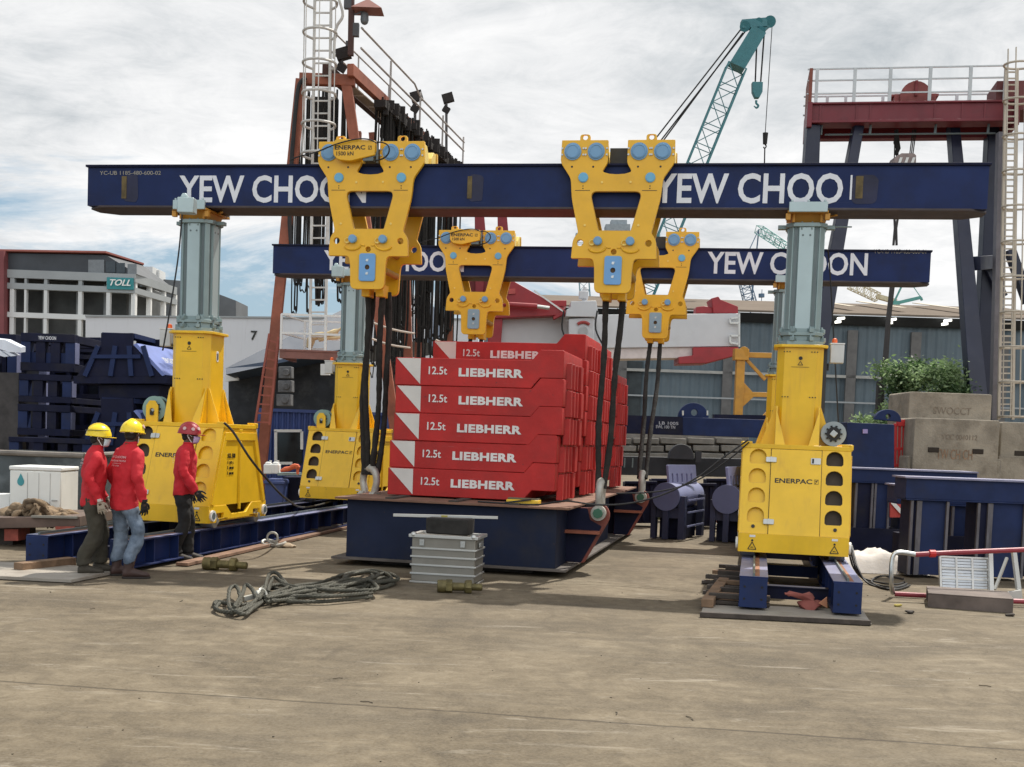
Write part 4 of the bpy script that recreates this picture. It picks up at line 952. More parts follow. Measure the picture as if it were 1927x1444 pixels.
# dark blue lean-to roof in front of it
b = MB(); ya = 46.; p = [at(425, 693, ya), at(660, 575, ya), at(720, 545, ya + 2), at(800, 560, ya + 6), at(800, 640, ya + 1), at(660, 655, ya - .5), at(425, 705, ya - .5)]
b.loft([[q for q in p], [q + V((.4, 3.5, -.3)) for q in p]]); solo('lean_to_roof', 'dark blue pitched lean-to roof sloping in front of the numbered wall', 'roof', b, mat('dark slate blue sheet', (.035, .055, .095), .5, var=.12, scale=.6))
b = MB(); panel(b, 430, 660, 702, 800, 47, .3, 47, 668, 812); solo('shed_wall', 'dim open shed front with pale oddments under the lean-to roof', 'shed', b, mat('dim shed wall', (.016, .018, .022), .8, var=.6, scale=1.2, dirt=.4, dirtcol=(.08, .08, .08)))
b = MB(); panel(b, 424, 448, 700, 718, 46.5, .2, None, 692, 716); solo('pale_cabinet', 'small white cabinet under the lean-to roof beside the yellow tower', 'cabinet', b, WHITE)
b = MB(); panel(b, 603, 620, 685, 706, 40, .2); solo('notice_board', 'small white notice board beside the far left tower mast', 'notice board', b, WHITE)
# old machine parts stacked under the platform
for i, (px0, px1, pt, pb, lb) in enumerate(((524, 548, 690, 712, 'upper grey cast block under the rusty platform'), (523, 549, 716, 738, 'middle grey cast block under the rusty platform'), (520, 547, 742, 764, 'lower grey cast block on the blue container roof'))):
    b = MB(); panel(b, px0, px1, pt, pb, 41, .5); b.cyl(at((px0 + px1) / 2 + 2, (pt + pb) / 2, 40.9), at((px0 + px1) / 2 + 2, (pt + pb) / 2, 41.2), .12, n=14); solo('cast_block', lb, 'machine part', b, mat('grey casting', (.12, .12, .125), .7, var=.4, scale=5), .02)

# warehouse on the right
wh = thing('warehouse', 'long blue grey sheet metal warehouse with a pale brown roof', 'warehouse', tuple(at(1450, 900, 70)))
wd = V((1, -.075, 0)).normalized(); wn = V((.075, 1, 0)).normalized(); W0 = at(1450, 900, 70); W0.z = 0
def wpt(px, py, off=0): return onpl(px, py, W0 - wn * off, wn)
ez = wpt(1450, 592).z; rzz = at(1450, 567, 82).z
xa, xb = (wpt(905, 800) - W0).dot(wd), (wpt(2000, 800) - W0).dot(wd)
wl_ = lambda x, y, z: W0 + wd * x + wn * y + V((0, 0, z))
b = MB(); n = 60
for i in range(n):                                              # corrugated sheet
    x0_, x1_ = xa + (xb - xa) * i / n, xa + (xb - xa) * (i + 1) / n; q = (x1_ - x0_) / 4
    for j, (u0, u1, d0, d1) in enumerate(((0, 1, 0, 0), (1, 2, 0, .06), (2, 3, .06, .06), (3, 4, .06, 0))): b.face(b._v([wl_(x0_ + u0 * q, d0, 0), wl_(x0_ + u1 * q, d1, 0), wl_(x0_ + u1 * q, d1, ez), wl_(x0_ + u0 * q, d0, ez)]))
obj('sheet_wall', b, mat('blue grey sheet', (.095, .130, .155), .6, var=.14, scale=.5, dirt=.25, dirtcol=(.085, .095, .10), streak=True), wh, split=False)
b = MB(); b.loft([[wl_(x, -.9, ez + .12), wl_(x, 13, rzz + .1), wl_(x, 13, rzz - .2), wl_(x, -.9, ez)] for x in (xa - .5, xb + .5)]); rf = obj('roof', b, mat('pale brown sheet roof', (.17, .14, .115), .95, spec=.03, var=.10, scale=.5, dirt=.2, dirtcol=(.2, .16, .13)), wh)
for px in (1590, 1690, 1812):
    p0, p1 = wpt(px, 570, 0), wpt(px + 14, 570, 0); x0_, x1_ = (p0 - W0).dot(wd), (p1 - W0).dot(wd); x0_ += .6; x1_ += .6; f_ = (rzz - .02 - ez) / 13.9
    b = MB(); b.loft([[wl_(x0_, 2, ez + .155 + 4.2 * f_), wl_(x1_, 2, ez + .155 + 4.2 * f_), wl_(x1_ - 1, 10, ez + .155 + 12.2 * f_), wl_(x0_ - 1, 10, ez + .155 + 12.2 * f_)], [wl_(x0_, 2, ez + .195 + 4.2 * f_), wl_(x1_, 2, ez + .195 + 4.2 * f_), wl_(x1_ - 1, 10, ez + .195 + 12.2 * f_), wl_(x0_ - 1, 10, ez + .195 + 12.2 * f_)]]); obj('skylight', b, mat('cream skylight sheet', (.40, .335, .235), .5), rf)
b = MB(); b.loft([[wl_(x, -.8, ez - .02), wl_(x, -.1, ez - .02), wl_(x, -.1, ez - .50), wl_(x, -.3, ez - .50)] for x in (xa, xb)]); obj('eaves_band', b, mat('dark eaves', (.02, .022, .024), .8), wh)
b = MB(); q0 = wpt(1450, 705); b.bx(0, 1, 0, 1, 0, 1) if False else b.bar(wl_(xa, -.25, q0.z), wl_(xb, -.25, q0.z), .14, .16); obj('wall_rail', b, mat('pale rail', (.33, .33, .31), .6), wh)
b = MB(); b.bar(wl_(xa, -.3, 4.4), wl_(xb, -.3, 4.4), .07, .09); obj('wall_rail', b, GREYC, wh)
for px in (1168, 1366, 1597, 1716, 1880):
    p_ = wpt(px, 750); x = (p_ - W0).dot(wd); b = MB(); b.bx(-.28, .28, -.32, -.05, 0, ez - .8, T(*wl_(x, 0, 0)) @ rz(math.atan2(wd.y, wd.x))); obj('stanchion', b, mat('faded brown stanchion', (.115, .112, .11), .7, var=.2), wh)
p_ = wpt(1188, 750); x = (p_ - W0).dot(wd); b = MB(); b.loft([[wl_(x - 3.6, -.1, z), wl_(x + .55, -.1, z), wl_(x + .55, .1, z), wl_(x - 3.6, .1, z)] for z in (0, 6.4)]); obj('door_opening', b, mat('dark doorway', (.03, .04, .045), .7, var=.3), wh)
LAMP = bpy.data.materials.new('lit lamp'); LAMP.use_nodes = True; LAMP.node_tree.nodes['Principled BSDF'].inputs['Emission Color'].default_value = (1, .97, .85, 1); LAMP.node_tree.nodes['Principled BSDF'].inputs['Emission Strength'].default_value = 2.2
for px, py in ((1582, 602), (1679, 604), (1783, 606)):
    a = wpt(px - 6, py - 2, 1.0); c = wpt(px + 7, py - 3, 1.0); b = MB(); b.bar(a, c, .3, .12); b.bar(a + V((-.12, 0, -.2)), c + V((-.2, 0, -.2)), .3, .13); solo('eaves_lamp', 'lit white lamp under the warehouse eaves', 'lamp', b, LAMP, group='lit lamps under the warehouse eaves')

# ------------------------------------------------------------------ background: trees and grass
def leaf_mat(name, c0, c1):
    m = mat(name, c0, .55, var=.35, scale=1.5); t = m.node_tree; ms = t.nodes.new('ShaderNodeMixShader'); tr = t.nodes.new('ShaderNodeBsdfTranslucent'); p = t.nodes['Principled BSDF']; o = t.nodes['Material Output']
    tr.inputs[0].default_value = (*[min(1, q * 1.7) for q in c0], 1); ms.inputs[0].default_value = .42; t.links.new(p.outputs[0], ms.inputs[1]); t.links.new(tr.outputs[0], ms.inputs[2]); t.links.new(ms.outputs[0], o.inputs[0]); return m
def tree(name, label, base, h, cr, cz, n, mts, seed, squash=.8):
    t = thing(name, label, 'tree', tuple(base)); q = random.Random(seed)
    b = MB(); top = base + V((.1, 0, h * .62)); b.tube([base + V((0, 0, -.1)), base + V((.08, .05, h * .25)), base + V((-.03, 0, h * .45)), top], [.14, .11, .085, .04], 8, sub=3)
    tips = []
    for i in range(14):
        a = q.random() * 6.28; z = h * (.25 + .4 * q.random()); r_ = cr * (.45 + .5 * q.random()); e = base + V((math.cos(a) * r_, math.sin(a) * r_, z + h * .22 * q.random())); s_ = base + V((.02, 0, z * .8))
        b.tube([s_, s_.lerp(e, .5) + V((0, 0, .15)), e], [.05, .03, .012], 5, sub=2); tips.append(e)
    obj('trunk', b, mat('grey bark', (.10, .08, .06), .9, var=.3, scale=6), t, split=False)
    for k, mt in enumerate(mts):
        b = MB(); m_ = n // len(mts)
        cl = [base + V((NZ.random_unit_vector().x * cr * .82, NZ.random_unit_vector().y * cr * .82, cz + NZ.random_unit_vector().z * h * .30)) for _ in range(26)] + tips
        for i in range(m_):
            c = cl[q.randrange(len(cl))]; d = V((q.gauss(0, 1), q.gauss(0, 1), q.gauss(0, 1) * squash)) * cr * .14; p = c + d
            u = V((q.gauss(0, 1), q.gauss(0, 1), q.gauss(0, .6))).normalized(); v = u.orthogonal().normalized(); v.rotate(M.Rotation(q.random() * 6.28, 3, u)); l = .055 + .06 * q.random(); w = l * .42
            b.face(b._v([p - u * l, p + v * w, p + u * l, p - v * w]))
        obj('foliage', b, mt, t, split=False)
    return t
NZ.seed_set(5)
LEAF = [leaf_mat('mid green leaf', (.12, .185, .075), 0), leaf_mat('pale green leaf', (.22, .30, .15), 0), leaf_mat('dark green leaf', (.045, .085, .032), 0)]
tree('leafy_tree', 'leafy green tree in front of the warehouse, above the concrete blocks', V((at(1737, 800, 44).x, 44, 0)), 5.5, 1.62, 3.15, 24000, LEAF, 3)
tree('young_tree', 'small pale bush growing left of the leafy tree', V((at(1645, 800, 43).x, 43, 0)), 2.9, .85, 2.0, 3600, LEAF[:2], 9)
b = MB(); q = random.Random(4)
for i in range(5200):
    Y = 27 + q.random() * 6; X = at(1110 + q.random() * 330, 900, Y).x; hh = .16 + .34 * q.random() * (1 + NZ.noise(V((X, Y, 0)))); a = q.random() * 6.28; w = .02
    b.face(b._v([(X - w * math.cos(a), Y - w * math.sin(a), 0), (X + w * math.cos(a), Y + w * math.sin(a), 0), (X + q.gauss(0, .08), Y + q.gauss(0, .08), hh)]))
tag(obj('grass', b, mat('dry verge grass', (.14, .15, .06), .8, var=.4, scale=.8)), kind='stuff', label='rough verge grass behind the deck')

# ------------------------------------------------------------------ background: cranes
def crane_boom(label, p0, p1, w0, w1, n, r, mt, name='lattice_boom', cat='crane boom'): return solo(name, label, cat, lattice(MB(), p0, p1, w0, w1, n, r), mt)
YC = 88.
cr = thing('crawler_crane', 'tall teal lattice boom crane with two hanging hooks', 'crane', tuple(at(1130, 900, YC)))
P0, P1 = at(1128, 760, YC), at(1385, 128, YC)
b = MB(); lattice(b, P0, P1, 1.35, 1.35, 17, .12, (0, 1, 0), .055); obj('boom', b, TEAL, cr, split=False)
b = MB(); P2 = at(1425, 62, YC); b.bar(P1, P2, 1.15, 1.3, (0, 1, 0), 1.1, 1.7); b.bar(at(1395, 48, YC), at(1442, 44, YC), .6, .7, (0, 1, 0)); b.bar(P2, at(1449, 41, YC), .55, .5, (0, 1, 0))
for px, py, r_ in ((1402, 50, .38), (1449, 41, .42), (1428, 40, .25), (1433, 58, .3)): b.cyl(at(px, py, YC - .35), at(px, py, YC + .35), r_, n=18)
obj('boom_head', b, TEAL, cr, split=False)
b = MB()
for a_, c_ in (((1400, 48), (1180, 330)), ((1402, 60), (1176, 352)), ((1398, 62), (1184, 352))): b.tube([at(*a_, YC), at(*c_, YC)], .055, 5)
obj('pendant_rope', b, DARK, cr, split=False)
b = MB(); b.tube([at(1424, 82, YC), at(1421, 160, YC)], .06, 5); b.tube([at(1438, 64, YC), at(1431, 160, YC)], .06, 5); b.tube([at(1453, 48, YC), at(1440, 250, YC)], .03, 5); obj('hoist_rope', b, DARK, cr, split=False)
b = MB(); b.prism([(-.38, .5), (.38, .5), (.36, -.2), (.15, -.62), (-.15, -.62), (-.36, -.2)], -.25, .25, frame(at(1424.5, 169, YC), (1, 0, .03), (0, 0, 1))); hb = obj('hook_block', b, TEAL, cr, .03)
b = MB(); c_ = at(1423, 196, YC); b.tube([c_ + V((0, 0, .25)), c_ + V((0, 0, .05)), c_ + V((.16, 0, -.10)), c_ + V((.05, 0, -.28)), c_ + V((-.16, 0, -.14))], [.09, .08, .08, .07, .04], 8, sub=3); obj('hook', b, TEAL, hb)
b = MB(); c_ = at(1440, 261, YC); b.cyl(c_ + V((0, 0, .4)), c_ + V((0, 0, -.4)), .2, .15, n=12); b.tube([c_ + V((0, 0, -.4)), c_ + V((.1, 0, -.55)), c_ + V((0, 0, -.7)), c_ + V((-.1, 0, -.6))], .05, 6, sub=3); b.tube([c_ + V((0, 0, -.7)), at(1438, 330, YC)], .05, 5); obj('ball_hook', b, DARK, cr, split=False)
# far cranes, pale with distance
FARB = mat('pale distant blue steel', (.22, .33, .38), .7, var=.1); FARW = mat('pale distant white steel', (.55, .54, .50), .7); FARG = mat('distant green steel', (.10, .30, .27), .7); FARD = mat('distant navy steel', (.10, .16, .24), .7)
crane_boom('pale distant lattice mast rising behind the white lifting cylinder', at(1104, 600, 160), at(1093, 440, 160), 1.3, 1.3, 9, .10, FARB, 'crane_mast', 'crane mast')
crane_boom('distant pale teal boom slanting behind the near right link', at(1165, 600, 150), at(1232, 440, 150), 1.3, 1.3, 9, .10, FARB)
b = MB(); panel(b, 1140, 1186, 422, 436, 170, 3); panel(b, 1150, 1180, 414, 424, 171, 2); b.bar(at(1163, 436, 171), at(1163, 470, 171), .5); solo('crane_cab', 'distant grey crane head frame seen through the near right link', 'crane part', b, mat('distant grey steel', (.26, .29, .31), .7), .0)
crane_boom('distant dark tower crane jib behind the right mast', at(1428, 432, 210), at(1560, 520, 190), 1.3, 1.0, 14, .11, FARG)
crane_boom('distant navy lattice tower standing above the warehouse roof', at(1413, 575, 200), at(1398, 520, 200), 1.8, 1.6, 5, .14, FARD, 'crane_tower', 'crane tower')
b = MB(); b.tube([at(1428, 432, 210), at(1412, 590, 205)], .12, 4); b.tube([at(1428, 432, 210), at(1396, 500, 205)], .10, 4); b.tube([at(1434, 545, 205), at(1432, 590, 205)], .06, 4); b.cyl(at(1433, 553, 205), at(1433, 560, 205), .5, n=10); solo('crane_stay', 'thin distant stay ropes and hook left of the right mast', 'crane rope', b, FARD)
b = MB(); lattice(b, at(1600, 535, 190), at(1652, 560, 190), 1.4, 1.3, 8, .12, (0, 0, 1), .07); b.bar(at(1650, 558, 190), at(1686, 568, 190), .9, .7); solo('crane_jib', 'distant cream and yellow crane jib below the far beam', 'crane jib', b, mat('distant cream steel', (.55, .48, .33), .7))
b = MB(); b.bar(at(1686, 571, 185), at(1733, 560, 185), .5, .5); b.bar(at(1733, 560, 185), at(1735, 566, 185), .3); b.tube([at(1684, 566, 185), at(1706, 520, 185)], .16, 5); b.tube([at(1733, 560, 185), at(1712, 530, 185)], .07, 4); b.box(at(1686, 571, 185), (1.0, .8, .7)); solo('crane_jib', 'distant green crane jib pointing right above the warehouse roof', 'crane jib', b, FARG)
# hook rope and block of the yard gantry come with the yard gantry below

# ------------------------------------------------------------------ yard gantry crane on the right
YG = 46.
gc = thing('yard_gantry_crane', 'big yard gantry crane with navy legs and a red railed platform', 'gantry crane', tuple(V((at(1700, 900, YG).x, YG, 0))))
GNAVY = mat('yard crane navy paint', (.009, .013, .036), .45, var=.2, dirt=.25, dirtcol=(.03, .03, .04), scale=.8)
def leg(nm, a, c, w0, w1, d0=.7): b = MB(); b.bar(a, c, w0, d0, (0, 1, 0), w1, d0); return obj(nm, b, GNAVY, gc, .02)
for (t0, b0), wt_, Yb in ((((1529, 238), (1496, 872)), .50, YG), (((1614, 240), (1500, 872)), .36, YG - 2.0), (((1793, 238), (1842, 800)), .36, YG - 3), (((1866, 238), (1846, 800)), .40, YG + 1)):
    a, c = at(*t0, YG if Yb != YG + 1 else YG + .5), at(*b0, Yb); d = (c - a).normalized(); c = a + d * ((.05 - a.z) / d.z) if d.z < 0 else c
    leg('leg', a, c, wt_, wt_ * 2.0, .5)
b = MB(); b.bar(at(1826, 497, YG - 1.4), at(1874, 492, YG + .6), .75, .5); obj('leg_brace', b, GNAVY, gc, .01)
b = MB(); b.bar(at(1858, 500, YG + .5), at(1885, 560, YG + .5), .35, .4, (0, 1, 0)); b.bar(at(1900, 470, YG + 2), at(1935, 570, YG + 2), .35, .4, (0, 1, 0)); obj('leg_brace', b, GNAVY, gc, .01)
pz = at(1700, 192, YG - .9).z; xg0, xg1 = at(1514, 215, YG).x, at(1887, 215, YG).x; hG = (247 - 190) / FPX * YG
CRIM = mat('dark crimson girder paint', (.15, .012, .020), .5, var=.15, scale=.7, dirt=.25, dirtcol=(.07, .01, .015))
GMX = T((xg0 + xg1) / 2, YG - .9, 0) @ rz(-R(10.5)) @ T(-(xg0 + xg1) / 2, -(YG - .9), 0)
b = MB(); b.bx(xg0, xg1, YG - .9, YG - .3, pz - hG * .62, pz); b.bx(xg0, xg1, YG - 1.05, YG - .15, pz - hG * .64, pz - hG * .56); b.bx(xg0, xg1, YG - 1.0, YG - .2, pz - .05, pz + .02); b.tf(GMX); obj('girder', b, CRIM, gc, .01, split=False)
b = MB(); b.bx(xg0, xg1, YG + 1.0, YG + 1.5, pz - hG * .72, pz - .2); b.bx(xg0 - .02, xg0 + .16, YG - 1.1, YG + 1.6, pz - hG * .78, pz + .01); b.bx(xg1 - .16, xg1 + .02, YG - 1.1, YG + 1.6, pz - hG * .78, pz + .01); b.bx(xg0, xg1, YG - .29, YG + .99, pz - .12, pz - .06); b.tf(GMX); obj('girder_frame', b, CRIM, gc, .01, split=False)
b = MB()
for px in (1548, 1615, 1640, 1757, 1806, 1846): x = at(px, 215, YG - .9).x; b.bx(x - .03, x + .03, YG - .93, YG - .9, pz - hG * .55, pz - .06)
b.tf(GMX); obj('girder_stiffener', b, CRIM, gc)
RAILW = mat('greyish white railing', (.50, .52, .53), .5, var=.08)
hr = (190 - 126) / FPX * (YG - .9)
b = MB(); x0_, x1_ = at(1522, 190, YG - .9).x, at(1884, 190, YG - .9).x
for px in (1541, 1611, 1676, 1748, 1820, 1882): x = at(px, 170, YG - .9).x; b.bx(x - .06, x + .06, YG - .95, YG - .85, pz, pz + hr)
for f_ in (.99, .66, .28): b.bx(x0_, x1_, YG - .94, YG - .88, pz + hr * f_ - .03, pz + hr * f_ + .02)
for y_ in (YG + 1.4,):
    for px in (1541, 1575, 1643, 1711, 1776, 1845): x = at(px, 170, YG + 1.4).x; b.bx(x - .055, x + .055, y_ - .05, y_ + .05, pz - .1, pz + .9)
    for f_ in (.9, .55, .18): b.bx(x0_, x1_, y_ - .03, y_ + .03, pz + f_ - .03, pz + f_ + .02)
b.tf(GMX); obj('railing', b, RAILW, gc, split=False)
b = MB(); b.bx(xg0, xg0 + .12, YG - 1, YG + 1.6, pz, pz + hr); b.tf(GMX); obj('end_panel', b, mat('rusty red end panel', (.20, .06, .04), .7), gc)
b = MB(); hc = at(1710, 190, YG); b.cyl(V((hc.x, YG - .6, pz + .30)), V((hc.x, YG + .6, pz + .30)), .56, n=24); b.bx(hc.x - .75, hc.x + .75, YG - .5, YG + .5, pz + .02, pz + .42); b.bx(hc.x - .85, hc.x + .85, YG - .4, YG + .4, pz + .36, pz + .44); b.cyl(V((hc.x, YG, pz + .8)), V((hc.x, YG, pz + 1.02)), .06, n=8)
b.tf(GMX); obj('hoist_drum', b, mat('dull red hoist', (.22, .05, .045), .6, var=.2), gc, split=False)
b = MB(); b.bar(V((hc.x, YG - .62, pz + .3)), V((hc.x, YG - .62, pz + .86)), .14, .1); b.tf(GMX); obj('drum_strap', b, REDD, gc)
b = MB(); xq = at(1902, 190, YG - 1).x; b.bx(xq - .65, xq + .9, YG - .8, YG + 1, pz - .3, pz + .75); b.tf(GMX); obj('motor_house', b, mat('dull maroon box', (.13, .035, .035), .7), gc)
b = MB(); zb2 = at(1700, 260, YG).z
for px in (1546, 1636, 1754, 1848): x = at(px, 260, YG - .6).x; b.tube([V((x + .15, YG - .6, zb2 + .55)), V((x + .02, YG - .6, zb2 + .45)), V((x, YG - .6, zb2))], .05, 6)
b.tube([V((at(1546, 260, YG).x, YG - .6, zb2)), V((at(1850, 260, YG).x, YG - .6, zb2))], .035, 6); b.tf(GMX); obj('conductor_rail', b, GALVD, gc, split=False)
b = MB()
for px, px2 in ((1684, 1683), (1687, 1687), (1690, 1690), (1718, 1711), (1721, 1714), (1724, 1717)): b.tube([at(px, 244, YG), at(px2, 298, YG)], .022, 4)
obj('hoist_rope', b, DARK, gc, split=False)
b = MB(); b.prism([(-.45, -.2), (.45, -.2), (.45, .12), (.36, .2), (-.1, .2), (-.36, .05)], -.3, .3, frame(at(1697, 302, YG), (1, 0, .03), (0, 0, 1))); hb = obj('hook_block', b, mat('dull block paint', (.28, .22, .21), .6, var=.3, scale=3), gc, .02)
b = MB(); m_ = frame(at(1697, 302, YG - .32), (1, 0, .03), (0, 0, 1))
for i in range(3): x = -.12 + .24 * i; b.prism([(x - .05, -.19), (x + .05, -.19), (x + .15, .11), (x + .05, .11)], -.01, .015, m_)
obj('stripe', b, WHITE, hb, split=False)
b = MB(); b.tube([at(1688, 244, YG), at(1687, 268, YG), at(1690, 280, YG), at(1686, 292, YG)], [.05, .12, .10, .06], 6); obj('load_limiter', b, DARK, gc)
b = MB()
for dx in (-3, 3): b.tube([at(1686 + dx, 412, YG), at(1685 + dx * .4, 430, YG), at(1684 + dx, 462, YG)], .05, 5)
b.tube([at(1680, 530, YG), at(1672, 600, YG), at(1662, 735, YG)], [.10, .10, .12], 6); b.cyl(at(1657, 718, YG), at(1655, 800, YG), .16, .2, n=8); solo('lamp_pole', 'slim dark pole rising in front of the tree and warehouse', 'pole', b, mat('dark rusty pole', (.05, .045, .045), .7))
# caged access ladder
ld = thing('caged_ladder', 'tall pale caged ladder standing beside the yard gantry crane leg', 'ladder', tuple(V((at(1885, 900, YG - 2).x, YG - 2, 0))))
LADP = mat('rust streaked cream paint', (.50, .44, .36), .6, var=.12, dirt=.3, dirtcol=(.25, .15, .09), streak=True, scale=1)
Yl = YG - 2; ba, ta = at(1879, 790, Yl), at(1893, 130, Yl); bb_, tb_ = at(1906, 790, Yl), at(1914, 130, Yl)
b = MB(); b.bar(ba, ta, .09, .09); b.bar(bb_, tb_, .09, .09); obj('stringer', b, LADP, ld, split=False)
b = MB()
for i in range(56): t_ = (i + .5) / 56; b.bar(ba.lerp(ta, t_), bb_.lerp(tb_, t_), .05, .05)
obj('rung', b, LADP, ld, split=False)
b = MB(); ct = at(1908, 130, Yl); cb_ = at(1899, 785, Yl)
for i in range(11):
    t_ = i / 10; c = cb_.lerp(ct, t_) + V((0, -.45, 0)); b.torus(T(*c) @ M.Diagonal((1, .9, 1, 1)), .52, .04, 20, 6)
for a in (200, 235, 270, 305, 340): o_ = V((.52 * math.cos(R(a)), .47 * math.sin(R(a)) - .45, 0)); b.bar(cb_ + o_, ct + o_ + V((0, 0, .5)), .05, .03)
obj('safety_cage', b, LADP, ld, split=False)
b = MB(); b.bar(at(1872, 790, Yl + .6), at(1885, 250, Yl + .6), .32, .3, (0, 1, 0)); obj('ladder_post', b, mat('grey mauve post', (.17, .16, .18), .6, var=.15), ld)
# ------------------------------------------------------------------ rusty sling rack behind the left towers
YR = 29.0
sr = thing('sling_rack', 'tall rusty red steel rack with a railed walkway, hung with black slings', 'sling rack', tuple(V((at(640, 900, YR).x, YR, 0))))
def rk(n, b, m, split=False, bev=0): return obj(n, b, m, sr, bev, split=split)
def legline(t0, b0, Y, w): a, c = at(*t0, Y), at(*b0, Y); d = (c - a).normalized(); c = a + d * ((.0 - a.z) / d.z); b = MB(); b.bar(a, c, w, w * .8, (0, 1, 0)); return rk('post', b, RUST, bev=.01)
legline((567, 150), (500, 800), YR, .24); legline((651, 150), (742, 800), YR, .24)
legline((672, 248), (655, 800), 33.5, .24); legline((757, 246), (771, 800), 33.5, .24); legline((700, 250), (742, 700), 33.7, .18)
legline((800, 300), (782, 800), 38, .22); legline((846, 300), (845, 800), 38, .2)
zR = at(640, 152, YR).z
xl0, xr0 = at(572, 160, YR).x, at(660, 160, YR).x
sh = lambda x, Y: x + .2027 * (Y - YR)
b = MB(); b.bar(V((xl0 - .1, YR, zR)), V((xr0 + .1, YR, zR)), .22, .26); rk('cross_beam', b, RUST, bev=.01)
for Y in (33.5, 38):
    b = MB(); b.bar(V((sh(xl0, Y) + .4, Y, zR - .1)), V((sh(xr0, Y) + .45, Y, zR - .1)), .2, .25); rk('cross_beam', b, mat('dark rusty steel', (.07, .032, .024), .8, var=.3), bev=.01)
for x, mt in ((xl0 + .55, mat('dark rusty steel', (.07, .032, .024), .8)), (xr0 + .02, RUST)):
    b = MB(); b.bar(V((x, YR - .3, zR + .18)), V((sh(x, 39), 39, zR + .18)), .16, .28); rk('long_beam', b, mt, bev=.01)
b = MB(); b.bx(0, 1, 0, 1, 0, 1, M.Diagonal((0, 0, 0, 1))) if False else None
b = MB(); x0, x1 = xl0 + .7, xr0 - .15
for i in range(9):
    ya, yb = YR + .5 + i, YR + 1.42 + i; b.loft([[V((sh(x0, ya), ya, z)), V((sh(x1, ya), ya, z)), V((sh(x1, yb), yb, z)), V((sh(x0, yb), yb, z))] for z in (zR + .06, zR + .09)])
rk('walkway_plate', b, mat('pale walkway plate', (.38, .31, .25), .8, var=.15, dirt=.3))
RAILM = mat('weathered railing', (.36, .33, .31), .6, var=.2)
b = MB(); x = xr0 + .22
for dz, y0, y1 in ((1.25, YR, 33.4), (.78, YR, 39)): b.tube([V((sh(x, y0), y0, zR + dz)), V((sh(x, y1), y1, zR + dz))], .028, 6)
b.tube([V((sh(x, 33.4), 33.4, zR + 1.25)), V((sh(x, 34.0), 34.0, zR + 1.05)), V((sh(x, 39), 39, zR + 1.05))], .028, 6)
for Y in (31.3, 34.0, 36.4, 38.9): b.tube([V((sh(x, Y), Y, zR + .2)), V((sh(x, Y), Y, zR + 1.2))], .03, 6)
x = xl0 + .6
for dz in (1.2, .7): b.tube([V((x, YR, zR + dz)), V((sh(x, 36), 36, zR + dz))], .022, 6)
for Y in (31, 33.5, 36): b.tube([V((sh(x, Y), Y, zR + .2)), V((sh(x, Y), Y, zR + 1.2))], .022, 6)
rk('walkway_railing', b, RAILM)
# jagged sling hooks along the right side
hk = mat('black hook steel', (.018, .014, .013), .8, var=.4)
b = MB(); q = random.Random(8)
for i in range(34):
    Y = 30.6 + i * .25; xx = sh(xr0 + .35, Y); b.box((xx + q.uniform(-.05, .15), Y, zR + .02 - q.random() * .2), (.10 + q.random() * .22, .08, .16 + q.random() * .26))
b.bar(V((sh(xr0 + .25, 30.4), 30.4, zR - .12)), V((sh(xr0 + .25, 39), 39, zR - .12)), .3, .18); rk('sling_hook_rail', b, hk)
# mast with little canopy roof and camera
b = MB(); b.bar(at(660, 105, YR), at(662, -30, YR), .13, .13); ms = rk('lamp_mast', b, mat('dark brown mast', (.06, .025, .02), .7))
b = MB(); c = at(692, 22, YR); b.loft([[c + V((-.36, -.3, 0)), c + V((.36, -.3, 0)), c + V((.36, .3, 0)), c + V((-.36, .3, 0))], [c + V((-.03, -.03, .27)), c + V((.03, -.03, .27)), c + V((.03, .03, .27)), c + V((-.03, .03, .27))]]); obj('canopy', b, mat('rust canopy', (.25, .10, .08), .7), ms)
b = MB(); c = at(686, 37, YR); b.cyl(c + V((0, 0, .14)), c + V((0, 0, -.02)), .09, .10, n=14); b.ball(c + V((0, 0, -.03)), .095); b.bar(c + V((-.02, 0, .2)), c + V((-.25, 0, .1)), .03); obj('camera_dome', b, mat('grey camera plastic', (.12, .13, .14), .4), ms)
b = MB(); b.box(at(670, 57, YR), (.14, .14, .3)); b.box(at(655, 8, YR), (.18, .14, .22)); b.box(at(655, 83, YR), (.1, .1, .12)); obj('junction_box', b, mat('dark box', (.05, .05, .055), .5), ms)
def flood(px, py, Y, pyb, lb):
    t = thing('floodlight', lb, 'floodlight', tuple(at(px, pyb, Y)))
    b = MB(); b.tube([at(px - 2, pyb, Y), at(px - 2, py + 10, Y)], .045, 6); b.tube([at(px - 2, py + 10, Y), at(px, py, Y)], .04, 6); obj('pole', b, mat('dark pole', (.06, .055, .055), .6), t)
    b = MB(); b.box((0, 0, 0), (.34, .22, .26), T(*at(px + 1, py, Y)) @ M.Rotation(R(-18), 4, 'Y')); b.box((.1, 0, -.2), (.2, .16, .18), T(*at(px - 1, py + 8, Y)) @ M.Rotation(R(30), 4, 'Y')); obj('lamp_head', b, hk, t)
flood(783, 182, 34.5, 262, 'small black floodlight halfway along the rack walkway'); flood(842, 185, 37.5, 296, 'black floodlight on a tall pole at the far end of the rack'); flood(645, 102, 29.4, 135, 'small dark lamp beside the rack mast')
